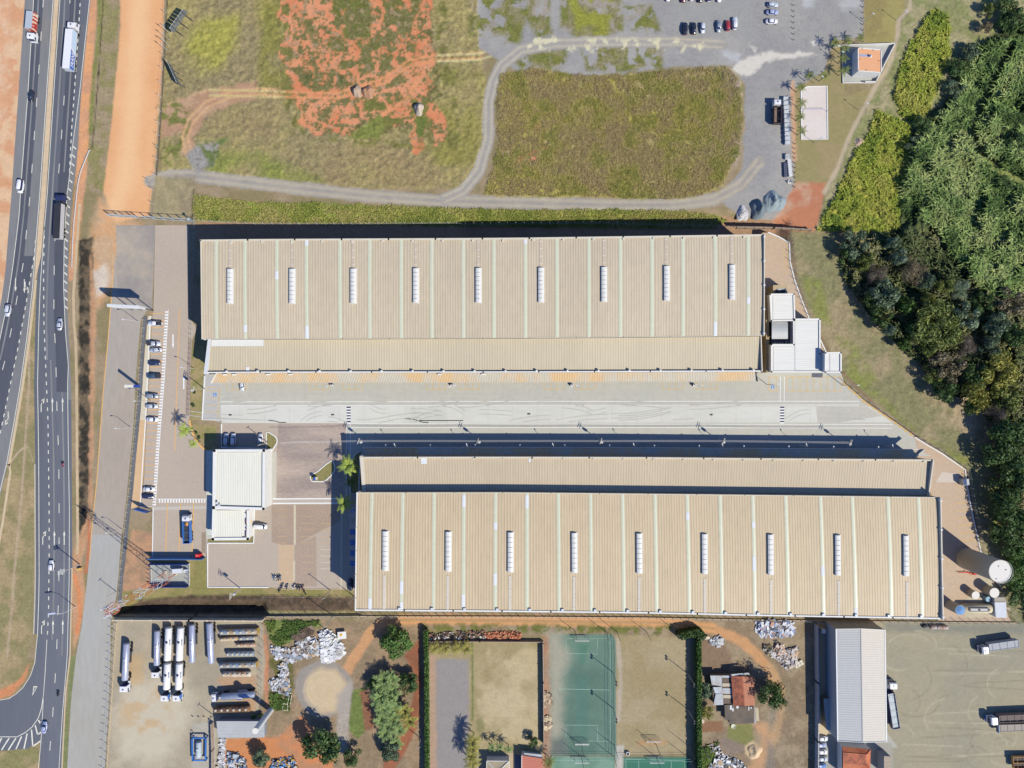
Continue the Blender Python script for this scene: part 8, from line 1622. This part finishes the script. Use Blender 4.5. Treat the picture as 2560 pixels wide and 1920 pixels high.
def debris(name,label,region,n,s0,s1,cols,seed,h=.9,flat=.3):
 """scrap pile: hundreds of torn sheets, boards and lumps, nobody could count them"""
 r=random.Random(seed);mb=MB();xs=[p[0]for p in region];ys_=[p[1]for p in region];k=0;ms=[M('scrap_%d_%d_%d'%c,c,var=.1,scale=.5)for c in cols]
 while k<n:
  x,y=r.uniform(min(xs),max(xs)),r.uniform(min(ys_),max(ys_));
  d=float(sd_poly(np.array([x]),np.array([y]),region)[0])
  if d<0:continue
  k+=1;X,Y,_=P(x,y,0);L=r.uniform(s0,s1);W=L*r.uniform(.15,.8);a=r.random()*3.14;z=r.random()*min(h,d*.16+.1);tx_,ty_=r.uniform(-flat,flat),r.uniform(-flat,flat);c,s=math.cos(a),math.sin(a);th=r.uniform(.03,.25);q=[]
  for u,v in((-L/2,-W/2),(L/2,-W/2),(L/2,W/2),(-L/2,W/2)):q.append((X+u*c-v*s,Y+u*s+v*c,z+.12+u*tx_+v*ty_))
  m=ms[min(int(r.random()**1.5*len(ms)),len(ms)-1)];mb.face([(a_,b_,c_+th)for a_,b_,c_ in q],m)
  for i in range(4):A_,B_=q[i],q[(i+1)%4];mb.face([A_,B_,(B_[0],B_[1],B_[2]+th),(A_[0],A_[1],A_[2]+th)],m)
 o=mb.build(name);o['kind']='stuff';return tag(o,label,'scrap heap')
WS=[(236,236,238),(206,208,212),(176,178,180),(160,142,124),(214,186,150),(110,104,100),(140,156,176)]
KB2=lambda pts:Z(500,1530,6.9125,pts)
debris('scrap_heap','white sheet scrap heap beside the round green tree',KB2([(2090,340),(2230,330),(2420,520),(2500,700),(2350,820),(2150,850),(2080,700),(2110,500)]),420,.5,2.6,[(244,244,246),(236,234,230),(214,214,216),(190,186,180)],1,1.2)
debris('scrap_heap','mixed scrap heap with boards and grey panels right of the old tanks',KB2([(1700,480),(1900,430),(2080,480),(2080,690),(1900,780),(1700,720),(1640,640)]),260,.5,2.2,WS,2,.9)
debris('scrap_heap','scrap of pale sheets around the long grey panel',KB2([(1240,590),(1400,620),(1650,640),(1780,760),(1640,860),(1400,830),(1240,700)]),150,.5,2.2,WS[:4],3,.6)
debris('scrap_heap','small scrap strip with broken white panels left of the turning circle',KB2([(1360,880),(1500,880),(1520,1120),(1560,1420),(1440,1420),(1210,1300),(1220,1170),(1370,1130)]),230,.4,1.8,WS,4,.6)
debris('scrap_heap','white sacks and scraps piled along the grey block wall',Z(440,1680,6.9125,[(770,1150),(850,1150),(860,1300),(830,1400),(850,1600),(820,1800),(720,1800),(730,1500),(780,1380)]),200,.5,1.5,WS[:3]+[(214,200,180)],5,.6)
debris('scrap_heap','junk of white, blue and dark pieces under the grey green tree at the bottom edge',Z(440,1680,6.9125,[(900,1380),(1060,1380),(1180,1480),(1250,1650),(1200,1800),(920,1800),(890,1560)]),240,.4,1.5,[(226,228,230),(176,190,206),(70,110,170),(90,92,100),(214,204,180)],6,.9)
debris('scrap_heap','blue, white and black machine parts left of the big round tree',Z(440,1680,6.9125,[(1650,1560),(1750,1480),(2060,1460),(2100,1600),(2160,1800),(1640,1800)]),200,.4,1.6,[(96,150,210),(226,230,236),(60,66,84),(120,124,134),(236,190,80)],7,1.2)
debris('scrap_heap','large blue white and grey rubbish heap under the fence',Z(1720,1530,6.9125,[(1180,170),(1300,140),(1780,150),(1830,240),(1800,400),(1560,410),(1380,420),(1230,400),(1180,330)]),620,.4,2.0,[(232,234,240),(206,212,226),(150,166,206),(120,124,136),(196,150,124),(84,84,92)],8,1.0)
debris('scrap_heap','brownish white rubbish heap below the blue white one',Z(1720,1530,6.9125,[(1520,480),(1640,560),(1660,640),(1880,600),(1860,800),(1900,900),(1700,980),(1640,880),(1400,720),(1500,660)]),420,.4,1.9,[(222,214,210),(206,190,176),(214,176,146),(176,172,176),(120,112,108)],9,.9)
debris('scrap_heap','dark rubbish with yellow bits left of the brownish heap',Z(1720,1530,6.9125,[(1290,560),(1440,560),(1480,660),(1380,740),(1300,660)]),110,.3,1.0,[(112,104,100),(206,200,196),(176,160,90),(70,66,64)],10,.6)
debris('scrap_heap','white rubbish heap at the bottom edge below the cottage garden',Z(1720,1680,6.9125,[(500,1480),(680,1440),(900,1560),(1040,1640),(1060,1800),(320,1800),(360,1560)]),330,.4,2.0,WS,11,1.0)
debris('scrap_heap','pieces of white scrap at the corner of the weedy hedge',Z(1720,1680,6.9125,[(330,1260),(520,1240),(640,1480),(480,1500),(340,1420)]),70,.3,1.1,WS,12,.5)
debris('scrap_heap','grey sheets and white crates in the yard above the cottage',Z(1720,1530,6.9125,[(370,480),(520,410),(590,460),(590,560),(400,560)]),60,.5,1.8,[(196,204,214),(226,228,232),(150,150,156)],13,.5)
debris('rubble_heap','orange brick rubble strip above the sand lawn',TT(1,3,[(1980,490),(2110,480),(2212,480),(2290,480),(2290,545),(1980,545)]),260,.3,.9,[(214,130,92),(196,112,80),(226,160,120)],14,.8)
debris('rubble_heap','dark rubble with white chunks above the yellow palms',TT(1,3,[(1480,480),(1560,490),(1980,470),(1980,545),(1480,550)]),240,.3,1.1,[(120,96,84),(150,110,90),(214,214,212),(84,76,72)],15,.6)
debris('dry_fronds','heaps of dry palm fronds on the red soil strip',Z(1280,1440,3.456,[(272,1010),(330,1010),(335,1110),(275,1110)]),120,.8,2.2,[(214,190,160),(186,160,132),(150,130,110)],16,.4)
debris('dry_fronds','lower heap of dry palm fronds on the red soil strip',Z(1280,1440,3.456,[(272,1210),(325,1210),(330,1310),(275,1320)]),110,.8,2.2,[(226,206,170),(186,160,132),(120,100,90)],17,.4)
debris('brushwood','heap of grey brown branches beside the mixed scrap',KB2([(1620,400),(1900,280),(1910,330),(1720,460)]),120,1.2,3.6,[(120,100,84),(96,80,68),(150,130,112)],18,.5)
def panel(name,label,cat,pts,z,th,mat):
 o=tag(MB().prism([P(*q,z)[:2]for q in pts],z,z+th,mat,bottom=True).build(name),label,cat);return o
panel('metal_panel','long grey metal panel lying across the pale scrap','panel',KB2([(1262,672),(1760,765),(1748,828),(1252,735)]),.7,.25,M('panel_grey',(156,162,172),var=.06));panel('white_slab','white square panel with an orange centre on the white scrap heap','panel',Z(640,1440,3.456,[(704,484),(778,478),(782,540),(708,546)]),1.3,.15,WHITE)
panel('orange_patch','orange square in the middle of the white square panel','panel',Z(640,1440,3.456,[(722,498),(744,496),(746,518),(724,520)]),1.46,.04,M('patch_orange',(240,176,70),var=.05))
o=thing('pallet','pallet of white blocks at the right of the brownish rubbish heap','pallet',P(1996,1662,0))
for i in range(3):
 for j in range(2):x,y=1720+(1862+i*46+j*22)/6.9125,1530+(908-i*26+j*40)/6.9125;X,Y,_=P(x,y,.6);mb=MB();mb.box(X,Y,.05,.95,.85,.55,M('block_cream',(236,228,210),var=.04),.5);mb.build('block',o)
for i,(zx,zy,l)in enumerate(((545,485,'white crate topmost of three above the cottage yard'),(545,530,'middle white crate above the cottage yard'),(530,595,'lowest white crate above the cottage yard'))):X,Y,_=P(1720+zx/6.9125,1530+zy/6.9125,.9);o=thing('crate',l,'crate',(X,Y,0),.15,'white crates above the cottage');mb=MB();mb.box(0,0,0,1.5,.8,.85,WHITE);mb.build('body',o,local=True);mb=MB();mb.box(0,0,.86,1.4,.7,.04,GREYR);mb.build('lid',o,local=True)
panel('table','pale plank table lying in the yard above the cottage','table',Z(1720,1530,6.9125,[(255,430),(375,422),(378,468),(258,476)]),.8,.12,M('plank_cream',(232,218,192),var=.05))
for zx,zy,l,c in((240,850,'round pale well cover beside the cottage hedge',(222,200,180)),):X,Y,_=P(1720+zx/6.9125,1680+zy/6.9125,0);tag(MB().lathe(X,Y,[(.85,0),(.85,.3),(.8,.34)],M('well_pale',c,var=.06),18).build('well_cover'),l,'well')
X,Y,_=P(1720+780/6.9125,1680+930/6.9125,0);tag(MB().lathe(X,Y,[(.75,0),(.9,.45),(.8,.45),(.6,.2)],M('basin',(222,226,196),var=.05),16).build('basin'),'pale round basin on the cottage lawn by the brown roof','basin')
o=thing('wood_frame','white wooden frame and rails on the weeds above the turning circle','frame',P(712,1773,0));o.name='timber_rack'
for a_,b_ in(((1840,655),(1855,545)),((1855,545),(1930,560)),((1930,560),(1930,665)),((1930,665),(1840,655)),((1925,555),(1960,405)),((1975,560),(2000,400))):mb=MB();mb.tube([P(440+a_[0]/6.9125,1680+a_[1]/6.9125,.5),P(440+b_[0]/6.9125,1680+b_[1]/6.9125,.5)],.12,M('timber_white',(230,222,196),var=.05),4);mb.build('rail',o)
